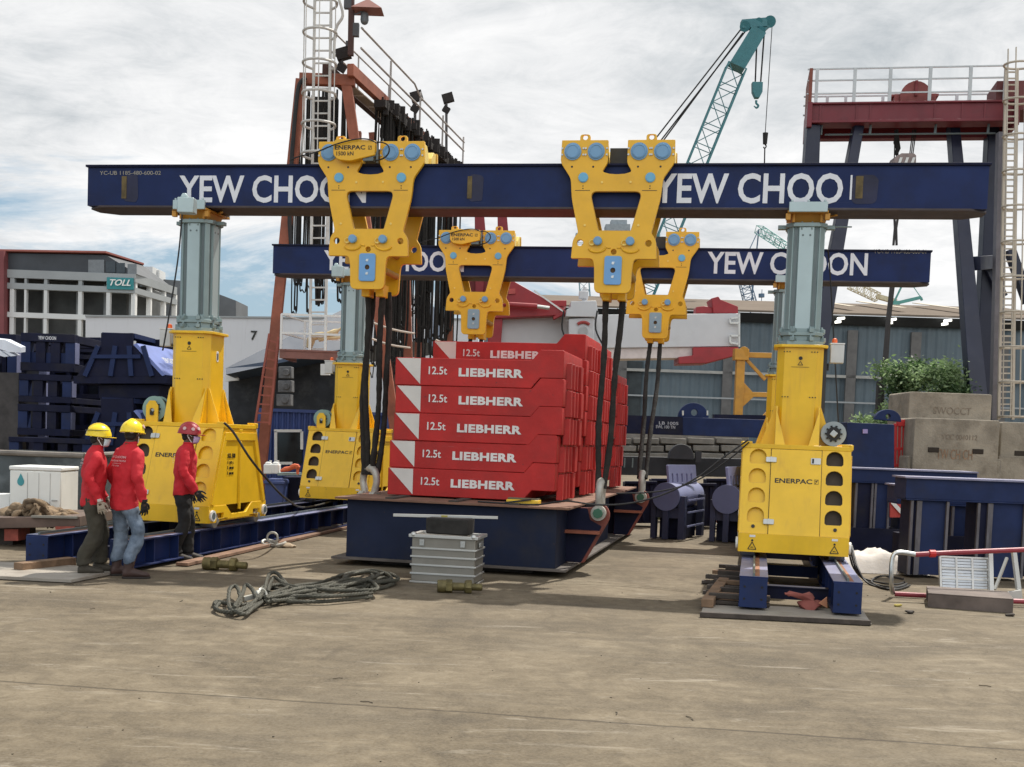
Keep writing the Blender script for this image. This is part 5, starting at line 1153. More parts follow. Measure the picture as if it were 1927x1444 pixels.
# ladder on the near end of the rack, with its cage, and the railed platform under it
la = thing('cage_ladder', 'white caged ladder climbing the near end of the rusty sling rack', 'ladder', tuple(at(600, 662, YR - .5)))
Yq = YR - .5; a0, a1, c0, c1 = at(583, 664, Yq), at(593, -40, Yq), at(612, 664, Yq), at(624, -40, Yq)
WL = mat('grimy white ladder paint', (.52, .50, .47), .6, var=.15, dirt=.25, dirtcol=(.22, .16, .12))
b = MB(); b.bar(a0, a1, .07, .06); b.bar(c0, c1, .07, .06)
for i in range(30): t_ = (i + .3) / 30; b.bar(a0.lerp(a1, t_), c0.lerp(c1, t_), .035, .035)
obj('stringer', b, WL, la, split=False)
b = MB(); m0, m1 = (a0 + c0) / 2, (a1 + c1) / 2
for t_ in (.52, .60, .68, .76, .84, .92):
    c = m0.lerp(m1, t_); b.tube([c + V((-.2, 0, 0)), c + V((-.38, -.25, .02)), c + V((-.30, -.6, .03)), c + V((.05, -.75, .03)), c + V((.36, -.5, .03)), c + V((.34, -.15, .02)), c + V((.2, 0, 0))], .03, 6, sub=3)
for dx, dy in ((-.38, -.28), (-.28, -.6), (.05, -.75), (.36, -.4)): b.bar(m0.lerp(m1, .52) + V((dx, dy, 0)), m0.lerp(m1, .99) + V((dx, dy, .02)), .035, .02)
b.tube([at(638, 0, Yq - .4), at(645, 30, Yq - .4), at(632, 55, Yq - .4), at(628, 110, Yq - .4)], .035, 6, sub=4); obj('safety_cage', b, WL, la, split=False)
pf = thing('railed_platform', 'small rusty platform with white railings at the foot of the caged ladder', 'platform', tuple(at(585, 672, YR - 1.0)))
z_ = at(585, 661, YR - 1).z; x0, x1 = at(527, 661, YR - 1).x, at(660, 661, YR - 1).x
b = MB(); b.bx(x0, x1, YR - 1.1, YR + .6, z_ - .02, z_ + .02); b.bx(x0, x1, YR - 1.08, YR - 1.0, z_ - .19, z_ - .02); b.bx(x0 + .02, x0 + .1, YR - 1, YR + .6, z_ - .19, z_ - .02); obj('platform_floor', b, mat('rust pink plate', (.24, .11, .09), .8, var=.25, dirt=.3), pf, split=False)
b = MB(); zt_ = at(585, 594, YR - 1).z
for px in (529, 551, 583, 612, 655): x = at(px, 640, YR - 1.05).x; yy = YR - 1.05 if px != 551 else YR + .5; b.bar(V((x, yy, z_)), V((x, yy, zt_)), .06, .05)
for dz in (0, -.43): b.bar(V((x0 + .03, YR - 1.05, zt_ + dz)), V((x1, YR - 1.05, zt_ + dz)), .05, .05); b.bar(V((x0 + .03, YR - 1.05, zt_ + dz)), V((x0 + .25, YR + .5, zt_ + dz)), .04, .04); b.bar(V((x0 + .25, YR + .5, zt_ + dz)), V((x1, YR + .5, zt_ + dz)), .04, .04)
obj('railing', b, WHITE, pf, split=False)
b = MB(); ca = at(606, 656, YR - .3); b.tube([ca + V((-.3, 0, 0)), ca + V((-.22, 0, .25)), ca + V((.2, 0, .36)), ca + V((.55, 0, .52))], [.07, .09, .08, .03], 8, sub=4); b.tube([ca + V((-.1, 0, .2)), ca + V((.2, 0, .25)), ca + V((.55, 0, .3))], [.05, .04, .02], 6, sub=3); b.noise(.03, 5); solo('canvas_strap', 'crumpled cream canvas strap draped on the rusty platform', 'strap', b, mat('cream canvas', (.62, .50, .30), .9))
rl = thing('red_ladder', 'red ladder leaning against the left post of the rusty rack', 'ladder', tuple(at(490, 800, YR - .6)))
b = MB(); p0, p1, q0, q1 = at(480, 800, YR - .6), at(507, 628, YR - .6), at(507, 800, YR - .6), at(524, 634, YR - .6); b.bar(p0, p1, .06, .05); b.bar(q0, q1, .06, .05)
for i in range(10): t_ = (i + .3) / 10; b.bar(p0.lerp(p1, t_), q0.lerp(q1, t_), .035, .035)
obj('ladder_frame', b, mat('worn red ladder paint', (.33, .085, .055), .6, var=.2, dirt=.2), rl, split=False)
# slings hanging from the rack
q = random.Random(21)
def hang(px0, y_top, y_bot, Y, w, r_, lab, grp):
    x0 = at(px0, y_top, Y); zb = at(px0, y_bot, Y).z; b = MB(); k = q.uniform(-.05, .05)
    pts = [x0, x0 + V((k, 0, (zb - x0.z) * .33)), x0 + V((k * 1.4, .02, (zb - x0.z) * .7)), V((x0.x + k + w * .15, x0.y, zb + w * .5)), V((x0.x + w * .5 + k, x0.y - .03, zb)), V((x0.x + w + k, x0.y, zb + w * .5)), V((x0.x + w + k * .5, x0.y, x0.z + (zb - x0.z) * .6)), V((x0.x + w * .9, x0.y, x0.z))]
    b.tube(pts, r_, 6, sub=4); return solo('hanging_sling', lab, 'hanging sling', b, SLING, group=grp)
for i in range(100):
    Y = 30.8 + q.random() * 7.8; px = 714 + (Y - 30.8) / 7.8 * 138 + q.uniform(-14, 12); yt = 165 + (px - 700) * .86 + q.uniform(0, 14)
    hang(px, yt, q.choice((560, 600, 630, 655, 670, 690)) + q.uniform(-20, 20), Y, q.uniform(.08, .26), q.uniform(.014, .034), 'black wire sling hanging in the dense row on the right side of the rusty rack', 'slings hanging on the right side of the rack')
for i in range(34):
    px = q.choice((556, 562, 570, 574, 582, 600, 604, 607, 611, 628, 636, 640, 648, 655, 660, 578, 592)) + q.uniform(-2, 2); hang(px, 165 + max(0, px - 640) * .8 + q.uniform(0, 25), q.uniform(470, 590), 29.5 + q.random() * 2.5, q.uniform(.06, .22), q.uniform(.013, .028), 'black wire sling hanging loose around the ladder on the left side of the rusty rack', 'slings hanging on the left side of the rack')
b = MB(); b.tube([at(576, 146, YR - .2), at(563, 160, YR - .2), at(557, 200, YR - .2), at(552, 260, YR - .2), at(549, 300, YR - .2), at(545, 420, YR - .2), at(556, 530, YR - .2)], .05, 8, sub=4); solo('black_hose', 'thick black hose curving down the outer left post of the rusty rack', 'hose', b, BLACK)
b = MB(); b.bx(-.32, .32, -.05, .05, 0, 2.0, T(*at(608, 335, 30.5)) ); solo('sling_bundle', 'dense black bundle of slings hanging straight behind the caged ladder', 'sling bundle', b.noise(.05, 2.0), SLING, .02)
for i, (px0, py0, px1, py1) in enumerate(((688, 602, 780, 628), (690, 634, 772, 655), (820, 640, 905, 668))):
    b = MB(); a, c = at(px0, py0, 28), at(px1, py1, 28.5); b.tube([a, a.lerp(c, .5) + V((0, 0, -.05)), c], .028, 6, sub=3); solo('pale_rail', '%s pale railing bar slanting behind the black slings' % ('upper', 'lower', 'outermost')[i], 'railing bar', b, mat('pale bar', (.50, .42, .36), .6))

# ------------------------------------------------------------------ white and red mobile crane parts behind the slabs
YM = 40.
mc = thing('mobile_crane', 'white and red crane superstructure with a long white boom behind the slabs', 'crane', tuple(V((at(1100, 900, YM).x, YM, 0))))
WG = mat('off white crane paint', (.55, .56, .58), .5, var=.04, dirt=.15, dirtcol=(.42, .42, .42)); CR = mat('crane red paint', (.30, .018, .025), .45, var=.12, dirt=.2, dirtcol=(.14, .015, .015))
def mp(n, pxs, Y, th, m, bev=.02):
    b = MB(); f = [at(x, y, Y) for x, y in pxs]; b.loft([f, [p + V((0, th, 0)) for p in f]]); return obj(n, b, m, mc, bev)
mp('boom', [(940, 594), (1391, 590), (1391, 652), (940, 658)], YM, 1.2, WG); mp('boom_underside', [(1000, 655), (1304, 653), (1304, 674), (1000, 678)], YM + .1, 1, mat('warm white crane paint', (.62, .55, .53), .5))
mp('boom_foot', [(1277, 672), (1304, 669), (1304, 654), (1390, 653), (1390, 668), (1330, 684), (1277, 685)], YM - .1, 1.2, CR); mp('boom_cap', [(1342, 590), (1340, 568), (1338, 562), (1352, 558), (1356, 564), (1389, 577), (1389, 590)], YM + .1, 1, CR)
mp('boom_bracket', [(1310, 590), (1310, 578), (1325, 576), (1345, 580), (1345, 590)], YM + .2, .6, CR); b = MB()
for a_, c_ in (((1391, 590), (1391, 653)), ((1374, 600), (1391, 597)), ((1374, 608), (1391, 608)), ((1374, 600), (1374, 608)), ((1374, 632), (1374, 645)), ((1374, 632), (1391, 632)), ((1374, 645), (1391, 648))): b.bar(at(*a_, YM - .12), at(*c_, YM - .12), .06, .06)
obj('end_frame', b, ALUE, mc, split=False)
mp('counter_frame', [(918, 530), (968, 530), (1000, 548), (1062, 583), (1067, 593), (918, 600)], YM - .6, 1.6, CR); mp('slew_column', [(918, 598), (946, 598), (941, 668), (918, 668)], YM - .5, 1.2, CR); mp('mast', [(893, 395), (910, 395), (914, 440), (908, 600), (895, 600)], YM + 1, .6, mat('dull crane red', (.22, .022, .03), .6, dirt=.2)); mp('mast', [(936, 395), (953, 395), (957, 440), (950, 545), (938, 545)], YM + 1, .6, mat('dull crane red', (.22, .022, .03), .6)); mp('rear_frame', [(862, 500), (925, 500), (925, 560), (862, 565)], YM + 1.3, .8, REDD)
mp('tail_box', [(1030, 566), (1066, 565), (1066, 577), (1030, 577)], YM - .3, .8, CR); mp('control_panel', [(957, 544), (970, 543), (970, 553), (957, 554)], YM - .66, .08, mat('coral box', (.5, .08, .07), .5), .005)
b = MB(); b.cyl(at(948, 573, YM - .9), at(1011, 577, YM - .9), .09, n=14); rc = obj('luffing_cylinder', b, CR, mc); b = MB(); b.cyl(at(1011, 577, YM - .9), at(1034, 580, YM - .9), .06, n=12); obj('piston_rod', b, STEEL, rc); b = MB(); b.bar(at(1005, 547, YM - .65), at(1062, 588, YM - .65), .03, .05); obj('edge_rail', b, ALUE, mc)
mp('plate_edge', [(1040, 596), (1066, 584), (1066, 590), (1042, 602)], YM - .7, .3, CR)
wc = thing('winch_housing', 'white lifting cylinder housing with red arc marks above the second slab stack', 'winch housing', tuple(V((at(1098, 900, YM - 1).x, YM - 1, at(1098, 720, YM - 1).z))))
b = MB(); f = [at(x, y, YM - 1) for x, y in ((1070, 600), (1118, 598), (1118, 655), (1112, 700), (1075, 700), (1070, 655))]; b.loft([f, [p + V((0, .8, 0)) for p in f]]); obj('housing', b, WG, wc, .03)
b = MB(); f = [at(x, y, YM - 1.1) for x, y in ((1064, 596), (1066, 583), (1074, 578), (1074, 567), (1122, 566), (1126, 590), (1124, 597))]; b.loft([f, [p + V((0, 1, 0)) for p in f]]); b.bar(at(1100, 568, YM - .8), at(1101, 543, YM - .8), .16, .16); b.cyl(at(1101, 546, YM - .8), at(1101, 540, YM - .8), .06, n=10); b.box(at(1098, 556, YM - .8), (.3, .3, .25)); obj('housing_head', b, WG, wc, .02, split=False)
for s in (1, -1):
    b = MB(); c = at(1097.5, 623, YM - 1.03); b.tube([c + V((.28 * math.sin(R(a)), 0, s * .28 * math.cos(R(a)))) for a in range(-42, 43, 14)], .055, 6); obj('arc_mark', b, mat('dull mark red', (.35, .05, .045), .5), wc, split=False)
b = MB(); b.cyl(at(1097.5, 623, YM - 1.06), at(1097.5, 623, YM - .95), .15, n=20); obj('round_port', b, mat('port grey', (.42, .43, .44), .5), wc)
b = MB()
for px in (1061, 1124): b.tube([at(px, 585, YM - 1.3), at(px - 3, 620, YM - 1.3), at(px + 12, 652, YM - 1.3)], .03, 6, sub=4)
obj('hose', b, BLACK, wc)
# yellow tower-crane section
b = MB(); Yy = 38.
for a_, c_, w in (((1394, 664), (1387, 812), .26), ((1394, 668), (1472, 670), .16), ((1390, 742), (1468, 744), .15), ((1400, 672), (1440, 715), .10), ((1424, 800), (1470, 750), .13), ((1470, 668), (1462, 812), .22), ((1436, 812), (1468, 770), .08)): b.bar(at(*a_, Yy), at(*c_, Yy), w, w, (0, 1, 0))
b.cyl(at(1400, 662, Yy - .2), at(1400, 662, Yy + .2), .16, n=14); b.box(at(1394, 668, Yy), (.45, .4, .35)); b.prism([(0, 0), (.4, 0), (0, .4)], -.08, .08, frame(at(1396, 742, Yy), (1, 0, 0), (0, 0, 1))); b.prism([(0, 0), (.4, 0), (0, -.4)], -.08, .08, frame(at(1394, 746, Yy), (1, 0, 0), (0, 0, 1)))
solo('crane_mast_section', 'orange yellow square steel crane frame standing behind the right gantry tower', 'steel frame', b, mat('orange yellow crane paint', (.50, .24, .025), .5, var=.15, dirt=.25, dirtcol=(.2, .1, .03)), .01)

# ------------------------------------------------------------------ blue steel behind the deck on the right
def bgbeam(nm, lb, px0, px1, pt, pb, Y, th, mt, tilt=0, cat='steel beam', kids=()):
    t = thing(nm, lb, cat, tuple(at((px0 + px1) / 2, pb, Y))); b = MB(); panel(b, px0, px1, pt, pb, Y, th, None, pt + tilt, pb + tilt); obj('beam_body', b, mt, t, .01); return t
be = bgbeam('spreader_beam', 'long navy spreader beam with an eye lug resting on the stacked concrete', 1150, 1462, 781, 815, 31, .5, NAVYM, 10)
b = MB(); panel(b, 1150, 1285, 780.5, 814, 30.95, .06, None, 785, 819); obj('cover_plate', b, NAVYD, be); b = MB()
for s, px, py in (('LB 1005', 1240, 799), ('SWL 100 TN', 1234, 806)): o_ = at(px, py, 30.93); b.text(s, .5, .08, frame(o_, (1, .0, 0), (0, 0, 1)), .004, .01)
obj('lettering', b, mat('faded stencil white', (.38, .38, .42), .6), be, split=False)
b = MB(); c = at(1304, 786, 31.2); b.plate([(.40 * math.cos(R(a)) * 1.0, .40 * math.sin(R(a)) - .02) for a in range(-4, 185, 12)], [circ(.02, .13, .085)], .14, frame(c, (1, 0, 0), (0, 0, 1)), .01); obj('eye_lug', b, NAVYM, be); b = MB()
for px in (1285, 1331): b.bar(at(px, 782, 31), at(px, 773, 31), .05, .04)
obj('bracket', b, ALUE, be); b = MB(); panel(b, 1344, 1460, 780, 788, 31.2, .3, None, 782, 790); obj('top_channel', b, NAVYD, be)
b = MB(); panel(b, 1130, 1410, 814, 874, 34, 1.5, None, 822, 880); b.noise(.05, .8); st_ = solo('concrete_stack', 'pale stack of weathered concrete sleepers beneath the navy spreader beam', 'concrete stack', b, CONCW, .02)
for k, (pt, lb) in enumerate(((824, 'upper'), (838, 'middle'), (852, 'lower'))):
    for j in range(5):
        px = 1140 + j * 52 + k * 9; b = MB(); panel(b, px, px + 48, pt, pt + 11, 33.7 - .05 * k, .4, None, pt + 1.5, pt + 12.5); b.noise(.02, 3, j + k); tag(obj('concrete_sleeper', b, CONCW, None, .02), 'weathered concrete sleeper in the %s course of the stack beneath the navy beam' % lb, 'concrete sleeper', 'concrete sleepers in the stack')
b2 = bgbeam('ground_beam', 'near black low beam lying on the verge grass behind the deck', 1120, 1412, 858, 893, 29.5, .6, mat('black steel', (.010, .011, .016), .6, var=.4), 6)
b = MB(); c = at(1281, 862, 29.2); b.plate([(.31 * math.cos(R(a)), .34 * math.sin(R(a))) for a in range(-6, 190, 12)], [], .22, frame(c, (1, 0, 0), (0, 0, 1)), .02); b.box(c + V((.42, 0, .04)), (.14, .2, .26)); obj('padeye', b, mat('black grey steel', (.018, .018, .024), .6, var=.3), b2, split=False)
b = MB()
for px in (1176, 1191): b.bar(at(px, 862, 29.3), at(px - 1, 880, 29.3), .03, .03)
obj('chain_tail', b, GALVD, b2)
def lift_cyl(lb, px, py, r, Y, L_, rx):
    t = thing('cylinder_cradle', lb, 'steel cylinder', tuple(V((at(px, py, Y).x, Y, 0))), rx, 'blue capped cylinders behind the deck'); c = V((0, 0, at(px, py, Y).z)); h_ = c.z
    b = MB(); b.cyl(c, c + V((0, L_, 0)), r, n=36); obj('cylinder_body', b, PERI, t, .01, world=False); b = MB(); b.cyl(c + V((0, -.03, 0)), c + V((0, -.001, 0)), r + .012, n=36); obj('end_cap', b, mat('dull indigo end cap', (.085, .095, .18), .5, var=.1), t, .005, world=False)
    m_ = frame((-.02, 0, h_ + r - .03), (.22, 1, 0), (-.14, 0, 1)); b = MB(); b.plate(rounded([(.10, 0), (.10, .36), (1.15, .36), (1.15, 0)], .03), [rrect(x, x + .06, .03, .20, .02, 2) for x in (.20, .38, .56, .74, .92)], .05, m_, .004); obj('comb_plate', b, PERI, t, world=False)
    b = MB()
    for y in (.55, .85): b.bx(.07, .14, y, y + .05, h_ + r - .045, h_ + r - .012)
    obj('slot', b, DARK, t, world=False); b = MB()
    for y in (.06, 1.3):
        b.bx(-r - .02, r + .10, y, y + .07, h_ - r - .14, h_ - r * .8); b.bx(-r - .04, -r + .05, y - .03, y + .12, .02, h_ - .02); b.bx(r - .02, r + .09, y - .03, y + .14, .02, h_ + .02)
    b.bx(-.05, .05, -.02, .05, .02, h_ - r); obj('cradle_stand', b, mat('dark indigo stand', (.018, .022, .055), .6, var=.3), t, world=False); b = MB()
    b.bx(-r + .06, r - .03, .28, 1.25, .02, h_ - r * .9); obj('stand_void_fill', b, NAVYD, t, world=False); b = MB()  # dark box standing in for the shaded void between the legs
    for z in (.25, .5, .72): b.bx(r + .13, r + .15, .1, 1.2, z, z + .03)
    obj('stand_rung', b, PERI, t, world=False); return t
lift_cyl('larger blue capped cylinder with a slotted comb plate, nearest the deck', 1254, 935, .245, 21.5, 1.7, -R(24)); lift_cyl('smaller blue capped cylinder with a narrow comb plate, beside the yellow tower', 1368, 940, .25, 21.3, 1.7, -R(16))
for i, (px, py, lb) in enumerate(((1310, 965, 'pale carton between the two blue cylinders'), (1338, 978, 'small rusty brick lump between the blue cylinders'))):
    b = MB(); c = gnd(px, py + 10); b.box(c + V((0, 0, .12)), (.22, .25, .22)); solo(('carton', 'brick_lump')[i], lb, ('carton', 'brick')[i], b, (mat('cardboard', (.40, .32, .2), .9), mat('brick', (.25, .09, .06), .9))[i], .01)
for px0, px1, pt, pb, Y, lb in ((1176, 1236, 908, 985, 24.5, 'low dark steel bearer between the deck and the larger blue cylinder'), (1288, 1348, 912, 990, 24.8, 'low dark steel bearer standing between the two blue cylinders'), (1330, 1425, 903, 940, 26, 'long dark steel bearer behind the smaller blue cylinder'), (1226, 1300, 903, 930, 26.5, 'long dark steel bearer behind the larger blue cylinder')):
    b = MB(); panel(b, px0, px1, pt, pb, Y, .5); a = at(px0, pb, Y).x; w = (at(px1, pb, Y).x - a)
    for k in range(4): panel(b, px0 + (px1 - px0) * k / 4 + 3, px0 + (px1 - px0) * k / 4 + 7, pt + 5, pb - 4, Y - .06, .055)
    b.bar(at(px0, pt, Y - .04), at(px1, pt, Y - .04), .14, .05); solo('steel_bearer', lb, 'steel bearer', b, NAVYD, .006)
b = MB(); c = gnd(1365, 1002)
for i in range(6): a = q.random() * 6; b.torus(T(c.x + q.uniform(-.25, .25), c.y + q.uniform(-.1, .1), .06 + .03 * i) @ M.Rotation(q.uniform(-.6, .6), 4, 'X'), .11 + .08 * q.random(), .028, 18, 7)
solo('shackle_pile', 'tangle of dark greasy shackles and chain on the ground beside the right track', 'shackle pile', b, mat('greasy brown steel', (.10, .085, .06), .5, metal=.5, var=.4))
b = MB(); c = gnd(1352, 992); b.tube([c + V((-.18, 0, .05)), c + V((.05, 0, .07)), c + V((.12, 0, .16))], [.03, .03, .05], 8, sub=3); b.tube([c + V((.05, .02, .06)), c + V((.45, 0, .06))], .035, 8); solo('bent_pipe', 'shiny bent steel pipe lying beside the shackle pile', 'pipe', b, STEEL)
# ------------------------------------------------------------------ right side: blocks, frames, odds and ends
def cblock(lb, px0, px1, pt, zb, Y, d, rot, txt=()):
    a, c = at(px0, pt, Y), at(px1, pt, Y); w = (c - a).length; h = a.z - zb; t = thing('concrete_block', lb, 'concrete block', tuple(V(((a.x + c.x) / 2, Y, zb))), rot, 'big cast concrete blocks')
    b = MB(); b.plate(rounded([(-w / 2, 0), (w / 2, 0), (w / 2, h), (-w / 2, h)], .05, 3), [], d, frame((0, d / 2, 0), (1, 0, 0), (0, 0, 1)), .02); obj('block_body', b, CONC, t, world=False); b = MB()
    for x in (-w * .26, w * .26): b.box((x, -.001, h * .60 if len(txt) != 1 else .04), (w * .13, .03, .10))
    obj('lifting_slot', b, mat('dark slot', (.03, .022, .016), .9), t, .01, world=False)
    for s, x, z, ww, hh, mt in txt: b = MB(); b.text(s, ww, hh, frame((x, -.003, z), (1, 0, 0), (0, 0, 1)), .004, .0); obj('lettering', b, mt, t, world=False)
    return t
STN = mat('faded rust stencil', (.25, .155, .095), .8, var=.4, scale=8); STD = mat('faded dark stencil', (.20, .16, .12), .8, var=.4, scale=8)
cblock('upper rear concrete block, weathered, set back on the stack', 1712, 1867, 737, 1.75, 25.4, 1.5, -.02, (('SWOCCT', -.35, .82, .8, .15, STD),))
cblock('front concrete block with two lifting slots and rusty stencilling', 1722, 1882, 786, .85, 24.2, 1.5, -.02, (('YCC 0040112', -.3, 1.18, .72, .10, STD), ('TW CH CH', -.38, .78, .72, .2, STN)))
cblock('lower supporting concrete block, mostly hidden by the blue frames', 1708, 1885, 858, 0, 24.3, 1.6, -.02)
cblock('rightmost concrete block, cut off by the edge of the photo', 1886, 2040, 794, .85, 24.6, 1.5, -.02)
cblock('lower right concrete block under the rightmost one', 1880, 2040, 858, 0, 24.5, 1.6, -.02)
b = MB(); b.box(at(1797, 815, 24.1), (.14, .03, .05)); 
def portal(lb, px0, px1, pt, Y, h_beam, posts, zt, th=.5, base=None):
    t = thing('steel_portal', lb, 'steel frame', tuple(V((at((px0 + px1) / 2, 900, Y).x, Y, 0)))); x0, x1 = at(px0, pt, Y).x, at(px1, pt, Y).x
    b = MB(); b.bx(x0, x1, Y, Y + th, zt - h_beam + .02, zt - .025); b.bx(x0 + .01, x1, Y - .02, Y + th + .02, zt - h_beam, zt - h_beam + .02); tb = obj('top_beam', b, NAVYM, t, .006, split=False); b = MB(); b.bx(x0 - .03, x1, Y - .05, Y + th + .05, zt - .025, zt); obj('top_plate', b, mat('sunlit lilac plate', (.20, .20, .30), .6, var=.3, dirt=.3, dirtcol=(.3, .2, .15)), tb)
    for pa, pb, mt in posts: xa_, xb_ = at(pa, 1000, Y).x, at(pb, 1000, Y).x; b = MB(); b.bx(xa_, xb_, Y + .05, Y + th - .05, .05, zt - h_beam - .002); p_ = obj('post', b, mt, t, .005); b = MB(); b.bx(xa_ - .0, xa_ + .035, Y + .0, Y + .048, .05, zt - h_beam - .004); b.bx(xb_ - .035, xb_, Y + .0, Y + .048, .05, zt - h_beam - .004); obj('post_flange', b, mat('faded post edge', (.10, .095, .11), .6, var=.4), p_)
    if base: b = MB(); b.bx(at(base[0], 1000, Y).x, at(base[1], 1000, Y).x, Y - .03, Y + th, 0, base[2]); obj('base_beam', b, NAVYD, t, .006)
    return t
zt1 = at(1800, 900, 16.6).z
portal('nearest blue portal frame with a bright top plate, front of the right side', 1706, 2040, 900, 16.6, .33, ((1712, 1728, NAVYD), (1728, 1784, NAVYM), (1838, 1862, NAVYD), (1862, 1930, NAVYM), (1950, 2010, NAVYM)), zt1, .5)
portal('second blue portal frame standing just behind the nearest one', 1690, 1835, 905, 18.2, .3, ((1790, 1830, NAVYM), (1745, 1760, NAVYD)), at(1780, 915, 18.2).z, .5, (1700, 1840, .5))
zt2 = at(1720, 884, 20.5).z
portal('low rear blue portal frame next to the right gantry tower', 1602, 1840, 884, 20.5, .26, ((1606, 1640, NAVYD), (1642, 1672, NAVYM), (1694, 1712, NAVYM)), zt2, .6, (1598, 1705, .42))
b = MB(); panel(b, 1594, 1683, 795, 878, 23.2, .8, None, 799, 882); bxn = thing('steel_box', 'plain navy steel box with a small lilac tag, behind the right tower', 'steel box', tuple(V((at(1640, 900, 23.2).x, 23.2, 0)))); obj('box_body', b, NAVYM, bxn, .01); b = MB(); panel(b, 1624, 1633, 808, 816, 23.17, .03); obj('tag', b, mat('lilac tag', (.3, .25, .5), .6), bxn); b = MB(); panel(b, 1594, 1683, 882, 1000, 23.3, .7); obj('box_base', b, NAVYD, bxn); b = MB(); c = at(1669, 792, 23.5); b.plate([(.26 * math.cos(R(a)), .22 * math.sin(R(a))) for a in range(-4, 185, 12)], [circ(0, .08, .05)], .14, frame(c, (1, 0, 0), (0, 0, 1)), .01); obj('eye_lug', b, NAVYM, bxn)
b = MB()
for px in (1684, 1691, 1699, 1706): b.bar(at(px, 880, 24.9), at(px + 2, 800, 24.9), .05, .05)
for py in (800, 845, 876): b.bar(at(1682, py, 24.9), at(1712, py, 24.9), .06, .06)
b.bar(at(1688, 796, 24.9), at(1712, 797, 24.9), .12, .14); solo('red_rack', 'bright red tubular rack beside the concrete blocks', 'rack', b, REDB, .005)
b = MB(); panel(b, 1675, 1697, 912, 974, 20.45, .04); hz = thing('hazard_board', 'red and white striped hazard board in the low rear portal', 'hazard board', tuple(at(1686, 975, 20.45))); obj('board', b, mat('board red', (.42, .05, .04), .6), hz); b = MB(); m_ = frame(at(1675, 974, 20.42), at(1697, 975, 20.42) - at(1675, 974, 20.42), (0, 0, 1)); w_ = .20; h_ = .56
for k in range(2): b.prism([(0, .24 + .2 * k), (w_, .04 + .2 * k), (w_, .13 + .2 * k), (0, .33 + .2 * k)], -.001, .004, m_)
obj('stripe', b, WHITE, hz, split=False)
# white tarpaulin heap
b = MB(); c = gnd(1655, 1080); nx, ny = 26, 16; vs = []
for j in range(ny):
    r_ = []
    for i in range(nx):
        u, v = i / (nx - 1) * 2 - 1, j / (ny - 1) * 2 - 1; e = max(0, 1 - (u * u) ** 1.5) * max(0, 1 - (v * v) ** 1.5); p = V((c.x + u * .72 + .0, c.y + .45 + v * .5, .006 + e * (.26 + .10 * NZ.noise(V((u * 2.5, v * 2.5, 3)))) + abs(NZ.noise(V((u * 7, v * 7, 9)))) * .05 * e)); r_.append(p)
    vs.append(b._v(r_))
for j in range(ny - 1):
    for i in range(nx - 1): b.face([vs[j][i], vs[j][i + 1], vs[j + 1][i + 1], vs[j + 1][i]])
solo('tarpaulin', 'crumpled white tarpaulin heaped on the ground right of the tower', 'tarpaulin', b, mat('white tarpaulin', (.62, .58, .54), .8, var=.06, bump=.3, bscale=14), ang=60)
# hoses beside the right tower
b = MB()
for k in range(3): b.tube([gnd(1597 + k * 3, 1035 - k * 4, .45), gnd(1606 + k * 4, 1068, .2), gnd(1628 + k * 3, 1090 + k * 4, .02), gnd(1680, 1100 + k * 5, .02), gnd(1702 + 5 * k, 1096 + 3 * k, .02)], .014, 6, sub=6)
b.tube([gnd(1700, 1090, .02), gnd(1660, 1084, .02), gnd(1640, 1095, .02), gnd(1668, 1108, .02), gnd(1705, 1102, .02)], .014, 6, sub=6); solo('hydraulic_hose', 'black hydraulic hoses looping from the right tower over the ground', 'hose', b, BLACK)
b = MB(); b.tube([gnd(1599, 1000, .75), gnd(1603, 940, 1.0), at(1600, 985, 14.9)], .012, 6, sub=5)
# red scaffold frame, folding step and steel box in front of the near portal
rf_ = thing('tube_barrier', 'red tubular barrier frame leaning low along the near portal', 'barrier', tuple(gnd(1790, 1125))); YF = 14.2
b = MB(); b.tube([at(1722, 1044, YF), at(1800, 1040, YF), at(1945, 1034, YF)], .03, 8); b.tube([gnd(1684, 1118, .04), gnd(1740, 1121, .04), gnd(1800, 1128, .05), gnd(1945, 1133, .05)], .03, 8); obj('frame_tube', b, mat('faded crimson tube', (.26, .03, .045), .5, var=.2), rf_); b = MB(); b.tube([at(1724, 1044, YF), at(1690, 1040, YF), at(1679, 1052, YF), at(1677, 1095, YF), gnd(1680, 1116, .05)], .028, 8, sub=4); obj('end_hoop', b, STEEL, rf_); b = MB(); b.cyl(at(1749, 1042, YF), at(1760, 1042, YF), .045, n=10); obj('coupler', b, REDB, rf_)
al = thing('aluminium_step', 'folding aluminium work platform leaning against the near portal', 'step platform', tuple(gnd(1815, 1112))); YS = 14.6
m_ = frame(at(1770, 1110, YS), at(1861, 1114, YS) - at(1770, 1110, YS), V((0.02, .25, 1))); W_ = (at(1861, 1114, YS) - at(1770, 1110, YS)).length; b = MB()
for i in range(10): b.bx(.02, W_ - .02, .03 + i * .037, .06 + i * .037, -.01, .01, m_)
obj('tread_panel', b, mat('pale aluminium slats', (.58, .62, .66), .45, metal=.3), al, split=False); b = MB()
for x in (0, W_ * .33, W_ * .66, W_): b.bx(x - .012, x + .012, 0, .41, -.02, .022, m_)
for y in (.0, .14, .27, .41): b.bx(0, W_, y - .01, y + .01, -.018, .02, m_)
obj('panel_frame', b, ALUE, al, split=False); b = MB(); b.bar(at(1866, 1116, YS - .1), at(1864, 1040, YS), .05, .03); b.bar(at(1872, 1110, YS), at(1895, 1050, YS + .2), .03, .03); b.bar(at(1918, 1120, YS - .1), at(1908, 1040, YS), .07, .03); b.bar(at(1895, 1122, YS - .2), at(1922, 1118, YS - .2), .05, .1); obj('leg', b, ALUE, al)
